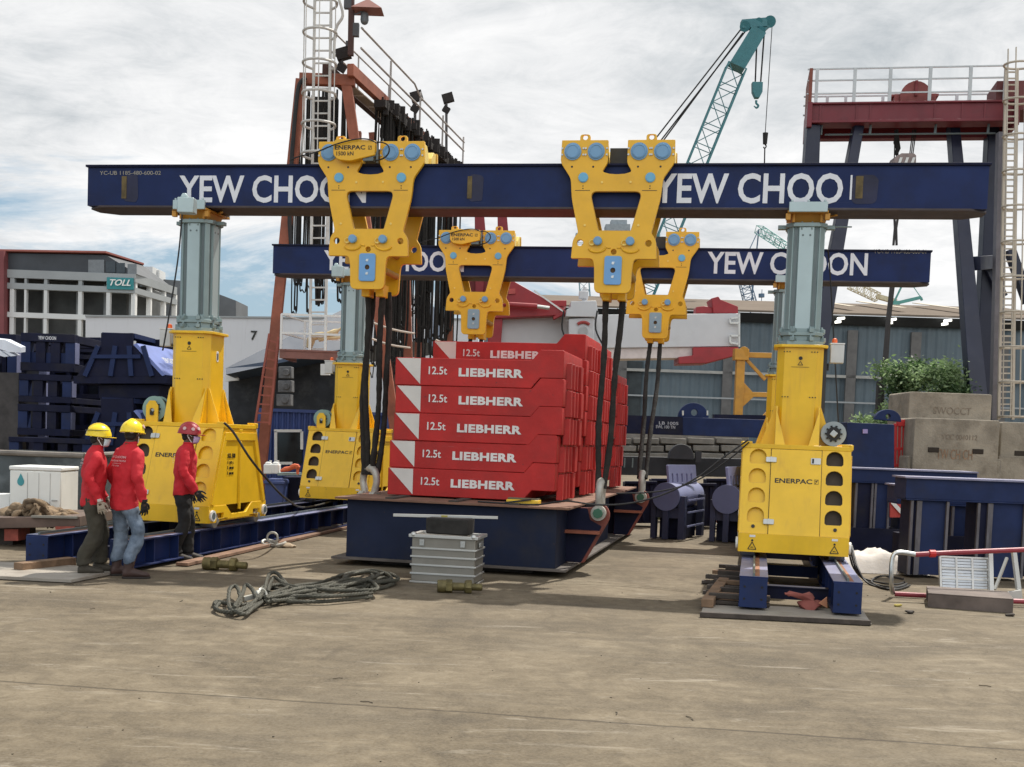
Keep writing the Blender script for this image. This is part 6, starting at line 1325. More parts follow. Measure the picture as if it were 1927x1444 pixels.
b = MB(); A_, B_ = gnd(1745, 1143), gnd(1906, 1155); dx_ = (B_ - A_); ln = dx_.length; m_ = frame(A_, dx_, (-.1, 1, 0)); mm = mat('rust grey box steel', (.13, .10, .085), .75, var=.35, scale=3, dirt=.4, dirtcol=(.06, .045, .04)); b.bx(0, ln, 0, .75, .15, .165, m_); b.bx(0, ln, 0, .02, .0, .149, m_); b.bx(0, ln, .72, .74, .0, .149, m_); b.bx(ln - .02, ln - .001, .02, .72, .0, .149, m_); b.bx(.02, ln, .02, .72, .0, .012, m_); solo('open_steel_box', 'flat rusty open ended steel box lying on the concrete at the right', 'steel box', b, mm, .004)
b = MB(); c = gnd(1690, 1142); b.ball(c + V((0, 0, .015)), (.05, .03, .015)); b.noise(.01, 20); solo('leaf_litter', 'small yellow dry leaf on the concrete right of the track', 'leaf', b, mat('dry leaf', (.35, .28, .06), .8))
for i, (px, py) in enumerate(((1170, 1008), (10, 1088), (1900, 1160), (1712, 1155))):
    b = MB(); b.ball(gnd(px, py) + V((0, 0, .02)), (.06, .04, .02), 8, 5); b.noise(.015, 15, i); solo('debris_scrap', ('small white scrap on the concrete beside the deck', 'dark scrap of debris at the left edge of the yard', 'dark twig scrap near the rusty steel box', 'small dark scrap beside the yellow leaf')[i], 'debris', b, (WHITE, DARK, WOODD, WOODD)[i])

# ------------------------------------------------------------------ left side: stacked blue frames, bin, trailer, container
def stack_frame(lb, px0, px1, pt, pb, Y, d, text=None, plate=False):
    t = thing('steel_trestle', lb, 'steel frame', tuple(at((px0 + px1) / 2, pb, Y)), 0, 'stacked blue steel frames on the left'); x0, x1 = at(px0, pt, Y).x, at(px1, pt, Y).x; z0, z1 = at(px0, pb, Y).z, at(px0, pt, Y).z; h = z1 - z0; ch = min(.3, h * .22)
    b = MB(); b.bx(x0, x1, Y, Y + .25, z1 - ch, z1); b.bx(x0, x1, Y + d - .25, Y + d, z1 - ch, z1); b.bx(x0, x1, Y, Y + .25, z0, z0 + ch); b.bx(x1 - .2, x1, Y + .25, Y + d - .25, z1 - ch, z1 - .01); b.bx(x1 - .2, x1, Y + .25, Y + d - .25, z0, z0 + ch - .01); b.bx(x0, x0 + .2, Y + .25, Y + d - .25, z1 - ch, z1 - .01); obj('chord', b, NAVYD, t, .006, split=False)
    n = 3
    for i in range(n + 1): x = x0 + .10 + (x1 - x0 - .2) * i / n; b = MB(); b.bx(x - .10, x + .10, Y + .03, Y + .23, z0 + ch + .002, z1 - ch - .002); obj('post', b, NAVYM if i in (0, n) else NAVYD, t, .004)
    b = MB(); b.bx(x1 - .18, x1 + .005, Y + d - .22, Y + d - .03, z0 + ch, z1 - ch); b.bx(x1 - .02, x1 + .01, Y + .05, Y + .3, z0 + ch, z1 - ch); obj('side_post', b, PERI, t, .004)
    if plate: b = MB(); b.bx(x0 + .1, x1 - .1, Y + .10, Y + .13, z0 + ch + .002, z0 + ch + (h - 2 * ch) * .5); obj('infill_plate', b, NAVYM, t)
    if text: b = MB(); b.text(text, (x1 - x0) * .33, ch * .42, frame((x0 + (x1 - x0) * .33, Y - .001, z1 - ch * .75), (1, 0, 0), (0, 0, 1)), .004, .01); obj('lettering', b, WHITEC, t)
    return t
YS2 = 26.
stack_frame('topmost blue frame of the left stack with white lettering', 39, 140, 626, 697, YS2, 2.2, 'YEW CHOON', True); stack_frame('middle blue frame of the left stack', 35, 134, 703, 756, YS2, 2.6); stack_frame('bottom blue frame of the left stack', 33, 132, 760, 818, YS2, 2.6); stack_frame('long low blue frame lying at the foot of the left stack', 16, 172, 822, 862, YS2 - 1.2, 1.0)
def saddle(lb, pxc, pt, pb, Y, text=None, s=1):
    t = thing('blue_saddle', lb, 'steel saddle', tuple(at(pxc, pb, Y)), 0, 'trapezoid blue saddles on the left'); f = lambda x, y: at(x, y, Y)
    h = (pb - pt); b = MB(); P_ = [f(pxc - 46 * s, pt), f(pxc + 14 * s, pt), f(pxc + 14 * s, pt + h * .27), f(pxc + 68 * s, pb), f(pxc - 92 * s, pb), f(pxc - 46 * s, pt + h * .27)]; b.loft([P_, [p + V((0, .06, 0)) for p in P_]]); obj('front_plate', b, NAVYD, t, .005)
    Q_ = [p + V((.25, 1.6, 0)) for p in P_]; b = MB(); b.loft([Q_, [p + V((0, .06, 0)) for p in Q_]]); obj('rear_plate', b, NAVYD, t)
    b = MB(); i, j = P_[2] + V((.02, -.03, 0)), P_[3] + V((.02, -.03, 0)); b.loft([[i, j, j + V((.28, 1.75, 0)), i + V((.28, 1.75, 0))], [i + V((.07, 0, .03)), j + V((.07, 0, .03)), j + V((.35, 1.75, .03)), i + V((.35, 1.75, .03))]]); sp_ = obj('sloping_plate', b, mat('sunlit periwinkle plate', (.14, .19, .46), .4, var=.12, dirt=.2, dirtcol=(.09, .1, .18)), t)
    if text: o_ = i.lerp(j, .62) + V((.24, .25, .05)); b = MB(); b.text(text, .62, .16, frame(o_, V((.16, 1, 0)), (i - j)), .004, .01); obj('lettering', b, WHITEC, sp_)
    b = MB(); a, c = P_[1] + V((0, .02, 0)), P_[2] + V((0, .02, 0)); b.bx(a.x - .12, a.x + .02, Y + .07, Y + 1.55, a.z - .1, a.z - .002); b.bx(P_[0].x, P_[1].x, Y + .06, Y + 1.6, a.z - .06, a.z - .004); obj('cap_plate', b, NAVYM, t, split=False)
    b = MB()
    for x in (-50, -18, 8, 34): b.bar(f(pxc + x * s, pt + h * .30) + V((0, -.03, 0)), f(pxc + x * s * 1.5, pb) + V((0, -.03, 0)), .10, .06, (0, 1, 0))
    b.bar(f(pxc - 60 * s, pt + h * .55) + V((0, -.04, 0)), f(pxc + 30 * s, pt + h * .55) + V((0, -.04, 0)), .08, .08); obj('stiffener', b, NAVYM, t, split=False)
    b = MB(); P_ = [f(pxc - 98 * s, pb), f(pxc + 78 * s, pb), f(pxc + 78 * s, pb + 14), f(pxc - 98 * s, pb + 14)]; b.loft([P_, [p + V((.2, 1.7, 0)) for p in P_]]); obj('base_beam', b, NAVYD, t, .005); return t
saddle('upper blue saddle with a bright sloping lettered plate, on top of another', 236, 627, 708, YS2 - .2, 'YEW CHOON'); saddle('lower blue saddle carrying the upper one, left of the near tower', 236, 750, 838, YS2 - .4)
b = MB(); panel(b, 186, 300, 724, 750, YS2, 1.4); solo('blue_beam', 'thick dark blue beam wedged between the two saddles', 'steel beam', b, NAVYD, .01)
fr2 = thing('blue_rack', 'dark blue open racking running behind the two saddles', 'rack', tuple(at(250, 850, 30))); b = MB()
for py in (655, 668, 742, 800): panel(b, 140, 345, py, py + 8, 30, .2)
obj('shelf', b, NAVYD, fr2); b = MB()
for px in (150, 205, 262, 322, 340): panel(b, px, px + 7, 650, 880, 30.1, .2)
obj('upright', b, NAVYD, fr2)
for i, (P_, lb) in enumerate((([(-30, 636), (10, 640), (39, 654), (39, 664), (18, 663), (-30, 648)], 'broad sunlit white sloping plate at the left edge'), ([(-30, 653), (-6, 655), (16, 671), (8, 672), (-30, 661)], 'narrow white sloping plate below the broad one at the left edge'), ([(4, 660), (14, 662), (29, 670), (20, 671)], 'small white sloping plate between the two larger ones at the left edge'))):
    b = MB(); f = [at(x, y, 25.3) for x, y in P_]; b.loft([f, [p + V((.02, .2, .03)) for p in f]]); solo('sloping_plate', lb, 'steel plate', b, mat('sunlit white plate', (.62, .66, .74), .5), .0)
for i, (px0, px1, pt, pb, Y, lb) in enumerate(((-40, 42, 664, 870, 28.5, 'dark steel crate at the left edge under the white plates'), (40, 190, 640, 870, 30.5, 'dark steel crate standing behind the blue trestle stack'), (188, 345, 655, 880, 31.5, 'dark steel crate standing behind the two blue saddles'))):
    t = thing('dark_backing', lb, 'steel crate', tuple(at((px0 + px1) / 2, pb, Y))); b = MB(); panel(b, px0, px1, pt, pb, Y, 1.5); obj('backing_body', b, mat('near black navy steel', (.006, .008, .016), .7, var=.6, scale=2, dirt=.4, dirtcol=(.02, .019, .02), spec=.2), t); b = MB(); q = (pb - pt) / 4  # added backing that keeps the gaps between the frames dark
    for k in range(5): b.bar(at(px0, pt + q * k, Y - .06), at(px1, pt + q * k, Y - .06), .10, .12)
    for k in range(6): x = px0 + (px1 - px0) * k / 5; b.bar(at(x, pt, Y - .12), at(x, pb, Y - .12), .11, .1)
    obj('backing_rib', b, NAVYD, t, split=False)
stack_frame('dark blue frame pile cut off at the left edge', -90, 30, 625, 850, 27, 2.0)
b = MB(); panel(b, -60, 36, 700, 850, 26.4, .4); b.noise(.1, 1.2); solo('scrap_heap', 'dark heap of scrap steel against the left edge', 'scrap heap', b, mat('scrap steel', (.05, .045, .045), .7, var=.6, scale=2))
YK = 19.
bn_ = thing('steel_bin', 'big open dark grey steel bin behind the white cabinet', 'steel bin', tuple(at(60, 990, YK))); b = MB(); zt_ = at(60, 854, YK).z; x0, x1 = at(-80, 860, YK).x, at(158, 860, YK).x; GB = mat('scuffed dark grey steel', (.050, .062, .068), .45, var=.4, scale=1.6, dirt=.3, dirtcol=(.2, .23, .25), dscale=2.2)
b.loft([[(x0, YK, 0.05), (x1 - .05, YK, .05), (x1 - .05, YK + .05, .05), (x0, YK + .05, .05)], [(x0, YK, zt_), (x1, YK, zt_), (x1, YK + .05, zt_), (x0, YK + .05, zt_)]]); b.bx(x1 - .06, x1 - .005, YK + .05, YK + 2.0, .05, zt_); b.bx(x0, x1, YK + 2.0, YK + 2.05, .05, zt_); obj('bin_wall', b, GB, bn_, split=False); b = MB(); b.tube([V((x0, YK - .03, zt_)), V((x1 + .01, YK - .03, zt_))], .045, 8); b.tube([V((x1, YK - .03, zt_)), V((x1, YK + 2, zt_))], .045, 8); obj('bin_rim', b, mat('rusty rim', (.17, .15, .13), .6, var=.3), bn_, split=False)
YE = 17.4
wcab = thing('white_cabinet', 'old white cabinet with a teal water drop mark, in front of the steel bin', 'cabinet', tuple(at(66, 975, YE))); x0, x1 = at(18, 900, YE).x, at(115, 900, YE).x; z1, z0 = at(60, 886, YE).z, at(60, 978, YE).z
b = MB(); b.bx(x0, x1, YE, YE + .7, z0, z1); obj('cabinet_body', b, mat('yellowed white enamel', (.72, .73, .70), .4, var=.05, dirt=.15, dirtcol=(.5, .47, .4), streak=True), wcab, .02); b = MB(); b.bx(x0 - .01, x1 + .01, YE - .01, YE + .7, z1 + .002, z1 + .06); obj('lid', b, WHITE, wcab, .015); b = MB(); c = at(39, 904, YE - .005); b.prism([(.05 * math.sin(R(a)) * (1 if a < 180 else 1), -.06 * math.cos(R(a)) - .02) for a in range(-120, 121, 20)] + [(0, .10)], -.002, .003, frame(c, (1, 0, 0), (0, 0, 1))); obj('drop_mark', b, mat('teal print', (.05, .28, .32), .5), wcab)
b = MB()
for i in range(3): x = x0 + (x1 - x0) * (.35 + .22 * i); b.bx(x - .004, x + .004, YE - .004, YE, z0 + .03, z1 - .03)
b.bx(x1 - .13, x1 - .05, YE - .015, YE, z0 + .28, z0 + .30); obj('panel_seam', b, mat('seam grey', (.4, .4, .39), .5), wcab, split=False)
b = MB(); panel(b, -20, 18, 930, 975, YE + .2, .3); solo('white_crate', 'low white crate at the left edge beside the white cabinet', 'crate', b, WHITE, .01)
tr = thing('flat_trailer', 'low rusty flat trailer heaped with rags at the left edge', 'trailer', tuple(gnd(60, 1015))); YA = 16.2
b = MB(); panel(b, -60, 150, 975, 996, YA, 1.6, None, 972, 992); obj('trailer_bed', b, mat('rust brown bed', (.11, .075, .06), .8, var=.4, scale=2.5, dirt=.4, dirtcol=(.05, .035, .03)), tr, .01); b = MB(); panel(b, 8, 34, 996, 1018, YA + .1, .4); panel(b, 104, 140, 991, 997, YA - .03, .05); obj('red_bracket', b, mat('worn red', (.28, .06, .04), .7, var=.4, scale=6), tr); b = MB(); panel(b, -60, 24, 994, 1030, YA + .4, .8); obj('trailer_beam', b, WOODD, tr); b = MB(); b.bar(at(60, 972, YA - .02), at(146, 974, YA - .02), .06, .03); obj('bed_edge', b, ALU, tr)
b = MB(); q = random.Random(12)
for i in range(46):
    u = q.random(); px = 14 + u * 112; hgt = 26 * math.exp(-((u - .38) / .33) ** 2); py = 971 - q.random() * hgt; l = 14 + 22 * q.random(); a = at(px, py, YA + .15 + .9 * q.random()); c = a + V((l * .0072 * q.choice((-1, 1)), q.uniform(-.2, .2), -.02 - .06 * q.random())); m_ = a.lerp(c, .5) + V((q.uniform(-.05, .05), q.uniform(-.1, .1), .03 + .06 * q.random()))
    k = q.uniform(.018, .045); b.tube([a + V((0, 0, -.05)), a, m_, c, c + V((q.uniform(-.08, .08), -.05, -.09))], [k, k * 1.3, k, k * 1.2, k * .5], 7, sub=4)
b.ball(at(60, 968, YA + .7), (.50, .38, .14), 20, 10); b.noise(.03, 8); solo('rag_heap', 'heap of brown rags and webbing on the flat trailer', 'rags', b, mat('brown rags', (.20, .14, .085), .95, var=.55, scale=9, dirt=.5, dirtcol=(.06, .045, .03), bump=.5), ang=80)
# blue container with a window, and bins in front of it
YB = 31.
ct_ = thing('site_container', 'blue corrugated container cabin with a white framed window', 'container', tuple(V((at(545, 900, YB).x, YB, 0)))); x0, x1 = at(488, 800, YB).x, at(760, 800, YB).x; zt_ = at(540, 770, YB).z
b = MB(); n = 26
for i in range(n):
    xa_, xb_ = x0 + (x1 - x0) * i / n, x0 + (x1 - x0) * (i + 1) / n; w = (xb_ - xa_) / 4
    for u0, u1, d0, d1 in ((0, 1, 0, 0), (1, 2, 0, .05), (2, 3, .05, .05), (3, 4, .05, 0)): b.face(b._v([(xa_ + u0 * w, YB + d0, 0.1), (xa_ + u1 * w, YB + d1, .1), (xa_ + u1 * w, YB + d1, zt_ - .08), (xa_ + u0 * w, YB + d0, zt_ - .08)]))
obj('corrugated_wall', b, CONTB, ct_, split=False); b = MB(); b.bx(x0 - .03, x1, YB - .03, YB + 2.4, zt_ - .08, zt_); b.bx(x0 - .04, x0 + .1, YB - .035, YB + .08, 0, zt_ - .081); b.bx(x0 - .03, x0 + .02, YB + .1, YB + 2.4, 0, zt_ - .081); obj('corner_frame', b, CONTB, ct_, split=False)
b = MB(); panel(b, 519, 568, 812, 872, YB - .05, .04); w_ = obj('window', b, mat('dark container window', (.016, .018, .018), .12, var=.3), ct_); b = MB()
for a_, c_ in (((519, 812), (519, 874)), ((568, 812), (568, 846)), ((516, 811), (568, 811)), ((519, 872), (550, 872))): b.bar(at(*a_, YB - .08), at(*c_, YB - .08), .07, .05, (0, 1, 0))
obj('window_frame', b, WHITE, w_, split=False)
YN = 24.5
def bin_(lb, px0, px1, pt, pb, Y, mt): t = thing('blue_bin', lb, 'bin', tuple(at((px0 + px1) / 2, pb, Y))); b = MB(); a, c = at(px0, pt, Y), at(px1, pb, Y); w = c.x - a.x; b.box(((a.x + c.x) / 2, Y + .35, (a.z + c.z) / 2), (w * .86, .6, a.z - c.z), taper=(1.12, 1.12)); obj('bin_body', b, mt, t, .02); b = MB(); b.box(((a.x + c.x) / 2, Y + .33, a.z - .06), (w * 1.04, .72, .06)); obj('bin_rim', b, mt, t, .01); return t
bin_('blue plastic wheeled bin beside the near left tower', 497, 534, 902, 952, YN, mat('bin blue plastic', (.04, .065, .20), .5, var=.1)); b = MB(); panel(b, 532, 565, 898, 950, YN + .5, .5); solo('dark_drum_box', 'near black box standing between the blue bin and the far left tower', 'box', b, NAVYD, .01)
for i, (px, s) in enumerate(((505, 1), (519, .9))):
    t = thing('jerrycan', ('left white plastic jerrycan standing on the blue bin', 'right white plastic jerrycan standing on the blue bin')[i], 'jerrycan', tuple(at(px, 892, YN + .2))); b = MB(); a = at(px, 892, YN + .2); b.box(a + V((0, 0, .10)), (.17, .2, .2)); b.box(a + V((0, 0, .225)), (.15, .16, .05), taper=(.6, .6)); obj('can_body', b, WHITE, t, .02, split=False); b = MB(); b.cyl(a + V((.04, 0, .25)), a + V((.04, 0, .28)), .025, n=12); obj('cap', b, WHITE, t)
b = MB(); b.tube([at(528, 886, YN), at(545, 882, YN), at(558, 878, YN), at(560, 892, YN)], [.03, .05, .06, .03], 8, sub=4); b.noise(.02, 8); solo('orange_cloth', 'orange cloth draped beside the white jerrycans', 'cloth', b, mat('orange cloth', (.65, .14, .06), .8))
b = MB(); panel(b, 522, 563, 890, 895, YN + .1, .3); solo('narrow_tray', 'narrow pale tray under the orange cloth', 'tray', b, GALV)
# ------------------------------------------------------------------ things on the ground in front
# aluminium case with a black bag, spirit level above it
cs = thing('aluminium_case', 'ribbed aluminium transport case standing in front of the deck', 'case', tuple(gnd(832, 1098)))
A_ = gnd(771, 1096); B_ = A_ + V((.985, -.17, 0)) * .785; m_ = frame(A_, B_ - A_, (.17, 1, 0)); w = (B_ - A_).length; d = .52; h = .565
b = MB(); b.bx(0.01, w - .01, .01, d, .02, h - .02, m_); obj('case_body', b, ALU, cs, .008)
b = MB()
for z in (.012, h * .20, h * .38, h * .555, h * .73): b.bx(-.004, w + .006, -.006, .008, z - .011, z + .011, m_); b.bx(w - .004, w + .008, -.004, d + .004, z - .010, z + .010, m_)
obj('case_rib', b, ALUE, cs, .003, split=False)
b = MB(); b.bx(-.025, w + .025, -.025, .03, h - .025, h + .012, m_); b.bx(w - .03, w + .025, .03, d + .03, h - .025, h + .012, m_); b.bx(-.025, .03, .03, d + .03, h - .025, h + .012, m_); b.bx(.03, w - .03, d - .03, d + .03, h - .025, h + .012, m_)
for x in (.03, w - .03): b.ball(m_ @ V((x, .0, h + .005)), .035, 10, 6)
obj('case_rim', b, ALUE, cs, .004, split=False)
for x in (w * .17, w * .80):
    b = MB(); b.bx(x - .028, x + .028, -.014, .008, h - .12, h - .045, m_); b.cyl(m_ @ V((x, -.016, h - .07)), m_ @ V((x, -.012, h - .07)), .012, n=10); obj('case_latch', b, ZINC, cs, .004)
b = MB(); b.bx(w, w + .02, d * .3, d * .7, h * .78, h * .88, m_); obj('case_handle', b, ZINC, cs, .004)
b = MB(); b.bx(w * .20, w * .86, .06, d - .08, h + .013, h + .205, m_); b.noise(.012, 9); solo('black_bag', 'flat black foam bag lying on top of the aluminium case', 'bag', b, mat('black foam', (.022, .020, .018), .9, var=.4, scale=8), .02)
b = MB(); a, c = at(740, 969.5, 14.35), at(937, 974.5, 14.35); b.bar(a, c, .03, .035); lv = solo('spirit_level', 'long aluminium spirit level resting on the black bag', 'spirit level', b, ALUE, .003)
b = MB(); p = a.lerp(c, .49); b.box(p + V((0, -.017, 0)), (.075, .012, .028)); obj('vial', b, mat('yellow vial', (.35, .30, .05), .3), lv, world=False)
t = thing('spray_can', 'small black and white spray can standing on the deck edge plate', 'spray can', tuple(V((gnd(1027, 1068, .11).x, gnd(1027, 1068, .11).y, .11)))); p = V(t.location); b = MB(); b.cyl(p + V((0, 0, 0)), p + V((0, 0, .13)), .032, n=18); obj('can', b, mat('black can', (.015, .014, .02), .3), t); b = MB(); b.bx(p.x - .022, p.x - .004, p.y - .034, p.y - .026, .125, .195); obj('label', b, WHITE, t); b = MB(); b.lathe([(.032, 0), (.030, .02), (.012, .04), (.012, .05)], T(p.x, p.y, .242), 16); obj('cap', b, WHITE, t)
t = thing('load_readout', 'yellow load readout with a black strap on the front edge of the deck', 'readout', tuple(dloc(-.62, .30, .90))); b = MB(); m_ = T(*dloc(-.62, .22, .90)) @ rz(DY); b.box((0, 0, .035), (.42, .20, .06), m_); obj('readout_body', b, mat('safety yellow plastic', (.75, .48, .03), .4), t, .01); b = MB(); b.bx(-.2, .2, -.06, .07, .066, .085, m_); obj('top_panel', b, mat('dull olive panel', (.12, .11, .07), .6), t, .004); b = MB(); b.bar(m_ @ V((-.22, -.115, .02)), m_ @ V((.12, -.115, .075)), .03, .02); obj('strap', b, BLACK, t)
b = MB(); pts = [dloc(-1.2, .12, .915), dloc(-.45, .06, .915), at(1062, 943, 14.9), at(1120, 950, 15.0), at(1180, 948, 15.0), at(1245, 932, 15.0), at(1310, 900, 15.0), at(1360, 862, 15.0), at(1408, 828, 15.0)]; b.tube(pts, .012, 6, sub=8); b.tube([at(1410, 832, 15.05), at(1370, 866, 15.05), at(1310, 905, 15.1), at(1240, 925, 15.2), at(1160, 929, 15.4)], .010, 6, sub=6); solo('control_cable', 'thin black cable sagging from the right tower across to the deck', 'cable', b, BLACK)
b = MB(); b.tube([at(422, 796, 15.6), at(440, 815, 15.7), at(470, 862, 15.8), at(505, 905, 16.2), at(540, 940, 16.8), gnd(575, 955, .42), gnd(640, 940, .42)], .016, 6, sub=8); solo('control_cable', 'thick black cable falling from the near left tower to the track', 'cable', b, BLACK)
b = MB(); b.tube([at(343, 400, 16.4), at(337, 470, 16.4), at(327, 540, 16.3), at(310, 640, 16.2), at(306, 660, 16.2)], .011, 6, sub=6); solo('control_cable', 'thin cable hanging from the near beam beside the near left tower mast', 'cable', b, BLACK)
b = MB(); b.bx(-.11, .11, -.09, .09, -.10, .10, T(*at(352, 388, 15.95))); b.box(at(352, 388, 15.95) + V((-.03, 0, .13)), (.1, .12, .06), taper=(.5, .8)); solo('beam_clamp', 'pale grey clamp box fixed on the near beam above the near left tower', 'clamp', b, GALVL, .012)
b = MB(); b.bx(-.11, .11, -.09, .09, -.10, .10, T(*at(636, 512, 22.6))); b.box(at(636, 512, 22.6) + V((-.03, 0, .13)), (.1, .12, .06), taper=(.5, .8)); solo('beam_clamp', 'pale grey clamp box fixed on the far beam above the far left tower', 'clamp', b, GALVL, .012)
b = MB(); b.tube([at(1558, 470, 16.3), at(1563, 530, 16.4), at(1578, 800, 16.0)], .010, 5, sub=4); solo('control_cable', 'thin cable hanging down behind the near right tower to its reel', 'cable', b, BLACK)

def fitting(lb, px, py, ang, s=1):
    c = gnd(px, py); m_ = T(c.x, c.y, .075 * s) @ rz(ang) @ M.Rotation(R(90), 4, 'Y') @ M.Diagonal((s, s, s, 1)); t = thing('shackle_bolt', lb, 'shackle bolt', tuple(c))
    b = MB(); b.lathe([(.05, -.27), (.078, -.265), (.082, -.20), (.075, -.135), (.052, -.13), (.050, .06), (.07, .065), (.075, .07), (.075, .135), (.068, .14), (.044, .15), (.044, .27), (.034, .28)], m_, 14); obj('bolt_shaft', b, BRASS, t)
    b = MB(); b.lathe([(.084, -.165), (.088, -.16), (.088, -.09), (.08, -.085)], m_, 6); obj('bolt_nut', b, BRASS, t); b = MB(); b.lathe([(.082, .075), (.086, .08), (.086, .145), (.078, .15)], m_, 8); obj('bolt_collar', b, BRASS, t)
fitting('big greasy shackle bolt lying on the concrete near the third worker', 423, 1074, R(-6)); fitting('big greasy shackle bolt lying against the corner of the aluminium case', 864, 1116, R(4), .92)
# wire rope slings heaped on the ground
def G(px, py, z=0.02): return gnd(px, py, z) if z < .03 else V((gnd(px, py + 5, 0).x, gnd(px, py + 5, 0).y, z))
b = MB(); loops = [
    [(700, 1126), (620, 1133), (560, 1134), (510, 1132), (500, 1118), (512, 1108), (545, 1118), (590, 1122), (640, 1112), (680, 1098), (720, 1088), (742, 1096), (720, 1106), (680, 1110)],
    [(498, 1124), (505, 1100), (520, 1097), (545, 1109), (580, 1124), (640, 1126), (690, 1124), (702, 1115), (690, 1106), (650, 1113), (600, 1112), (560, 1116), (520, 1126)],
    [(505, 1128), (550, 1112), (600, 1104), (640, 1090), (670, 1082), (700, 1080), (725, 1086), (735, 1097), (700, 1102), (660, 1104), (620, 1110), (570, 1122), (510, 1135)],
    [(500, 1136), (540, 1124), (600, 1115), (640, 1103), (660, 1090), (690, 1086), (712, 1092), (690, 1100), (650, 1101), (610, 1118), (560, 1129), (500, 1139)],
    [(412, 1141), (405, 1148), (420, 1155), (445, 1157), (470, 1148), (490, 1138), (500, 1130)], [(437, 1158), (430, 1146), (432, 1124), (445, 1122), (452, 1140), (440, 1156), (470, 1146), (498, 1128)], [(440, 1156), (455, 1132), (462, 1120), (474, 1128), (485, 1138), (498, 1126)],
    [(403, 1140), (408, 1134), (430, 1138), (460, 1140), (490, 1130)], [(440, 1158), (460, 1161), (474, 1150), (490, 1142)]]
zq = random.Random(3)
loops += [[(x + zq.uniform(-14, 14), y + zq.uniform(-3.5, 3.5)) for x, y in lp] for lp in loops[:4]]
for k, lp in enumerate(loops):                              # three twisted strands along each loop
    path = smooth([G(x, y, .026 + (.02 * k % .07) + (.08 if y < 1103 and x < 560 and k == 1 else 0) + (.05 if k in (5, 6) and y < 1130 else 0) + zq.random() * .02) for x, y in lp], 14); ds = 0; tw = [[], [], []]
    for i, p in enumerate(path):
        t_ = (path[min(i + 1, len(path) - 1)] - path[max(i - 1, 0)]).normalized(); x_ = t_.cross(V((0, 0, 1))).normalized(); y_ = x_.cross(t_)
        if i: ds += (p - path[i - 1]).length
        for j in range(3): a_ = ds / .13 * 6.28 + j * 2.094; tw[j].append(p + (x_ * math.cos(a_) + y_ * math.sin(a_)) * .0095)
    for j in range(3): b.tube(tw[j], .0135, 6)
ws = solo('wire_rope_sling', 'long greasy wire rope sling heaped in loops on the concrete', 'wire rope', b, ROPE)
b = MB(); c = G(487, 1133); b.torus(T(c.x, c.y, .07) @ rz(.3) @ M.Rotation(R(72), 4, 'Y'), .055, .020, 18, 8); b.torus(T(c.x + .03, c.y + .04, .10) @ rz(-.4) @ M.Rotation(R(60), 4, 'Y'), .05, .016, 18, 8); b.bar(c + V((-.13, -.1, .04)), c + V((.0, -.02, .07)), .05, .045); obj('ferrule', b, mat('pale ferrule steel', (.42, .42, .38), .45, metal=.5, var=.3), ws, world=False, split=False)
t = thing('shackle_heap', 'small heap of pale shackles and rag by the left track', 'shackles', tuple(gnd(512, 1030))); b = MB(); c = gnd(512, 1030)
b.torus(T(c.x - .02, c.y + .1, .13) @ M.Rotation(R(80), 4, 'X'), .08, .018, 18, 8); b.torus(T(c.x - .05, c.y, .06) @ rz(.5) @ M.Rotation(R(20), 4, 'X'), .10, .022, 18, 8, 0, 260); b.torus(T(c.x + .1, c.y + .02, .05) @ rz(2) @ M.Rotation(R(-15), 4, 'X'), .09, .022, 18, 8, 0, 260); b.bar(c + V((-.17, .02, .03)), c + V((.05, -.05, .04)), .04, .04); obj('bow', b, mat('worn pale steel', (.42, .41, .37), .5), t, split=False); b = MB(); b.ball(c + V((.2, .03, .03)), (.16, .08, .035), 12, 8); b.noise(.05, 9); obj('rag', b, mat('dun rag', (.33, .26, .18), .9, var=.3), t)
t = thing('red_rag', 'crumpled faded red cloth with an orange tip under the right track cross tie', 'rag', tuple(gnd(1528, 1148))); c = gnd(1525, 1150) + V((0, 0, .05)); b = MB(); b.ball(c + V((0, 0, .02)), (.15, .09, .07), 16, 10); b.tube([c + V((-.28, .05, .12)), c + V((-.15, .03, .12)), c + V((.02, 0, .06))], [.015, .035, .06], 8, sub=4); b.noise(.06, 8, 3); obj('cloth', b, mat('faded red cloth', (.25, .075, .06), .9, var=.3), t, split=False); b = MB(); b.prism([(0, 0), (.10, -.05), (.09, .07)], -.006, .006, frame(c + V((.06, -.10, .05)), (1, .2, 0), (0, 0, 1))); obj('orange_tip', b, mat('peach cloth', (.60, .27, .15), .8), t)

# ------------------------------------------------------------------ people
SKIN = mat('dark brown skin', (.075, .040, .024), .5, var=.08); HAIR = mat('black hair', (.008, .007, .006), .7)
JACK = mat('red work jacket', (.50, .012, .022), .8, var=.10, scale=6, bump=.2, bscale=60); JACKW = mat('white jacket print', (.72, .66, .66), .8)
def voxel(o, size, smooth_=2, disp=0, ds=.06):
    r_ = o.modifiers.new('remesh', 'REMESH'); r_.mode = 'VOXEL'; r_.voxel_size = size; r_.use_smooth_shade = True
    if smooth_: s = o.modifiers.new('smooth', 'SMOOTH'); s.iterations = smooth_; s.factor = .5
    if disp:
        tx = bpy.data.textures.get('folds') or bpy.data.textures.new('folds', 'CLOUDS'); tx.noise_scale = .15; tx.noise_depth = 2; dm = o.modifiers.new('folds', 'DISPLACE'); dm.texture = tx; dm.strength = disp; dm.mid_level = .5; dm.texture_coords = 'LOCAL'
    return o
def ell(cx, cy, z, rx, ry, n=20, tilt=0): return [(cx + rx * math.cos(2 * math.pi * i / n), cy + ry * math.sin(2 * math.pi * i / n), z + tilt * math.cos(2 * math.pi * i / n)) for i in range(n)]
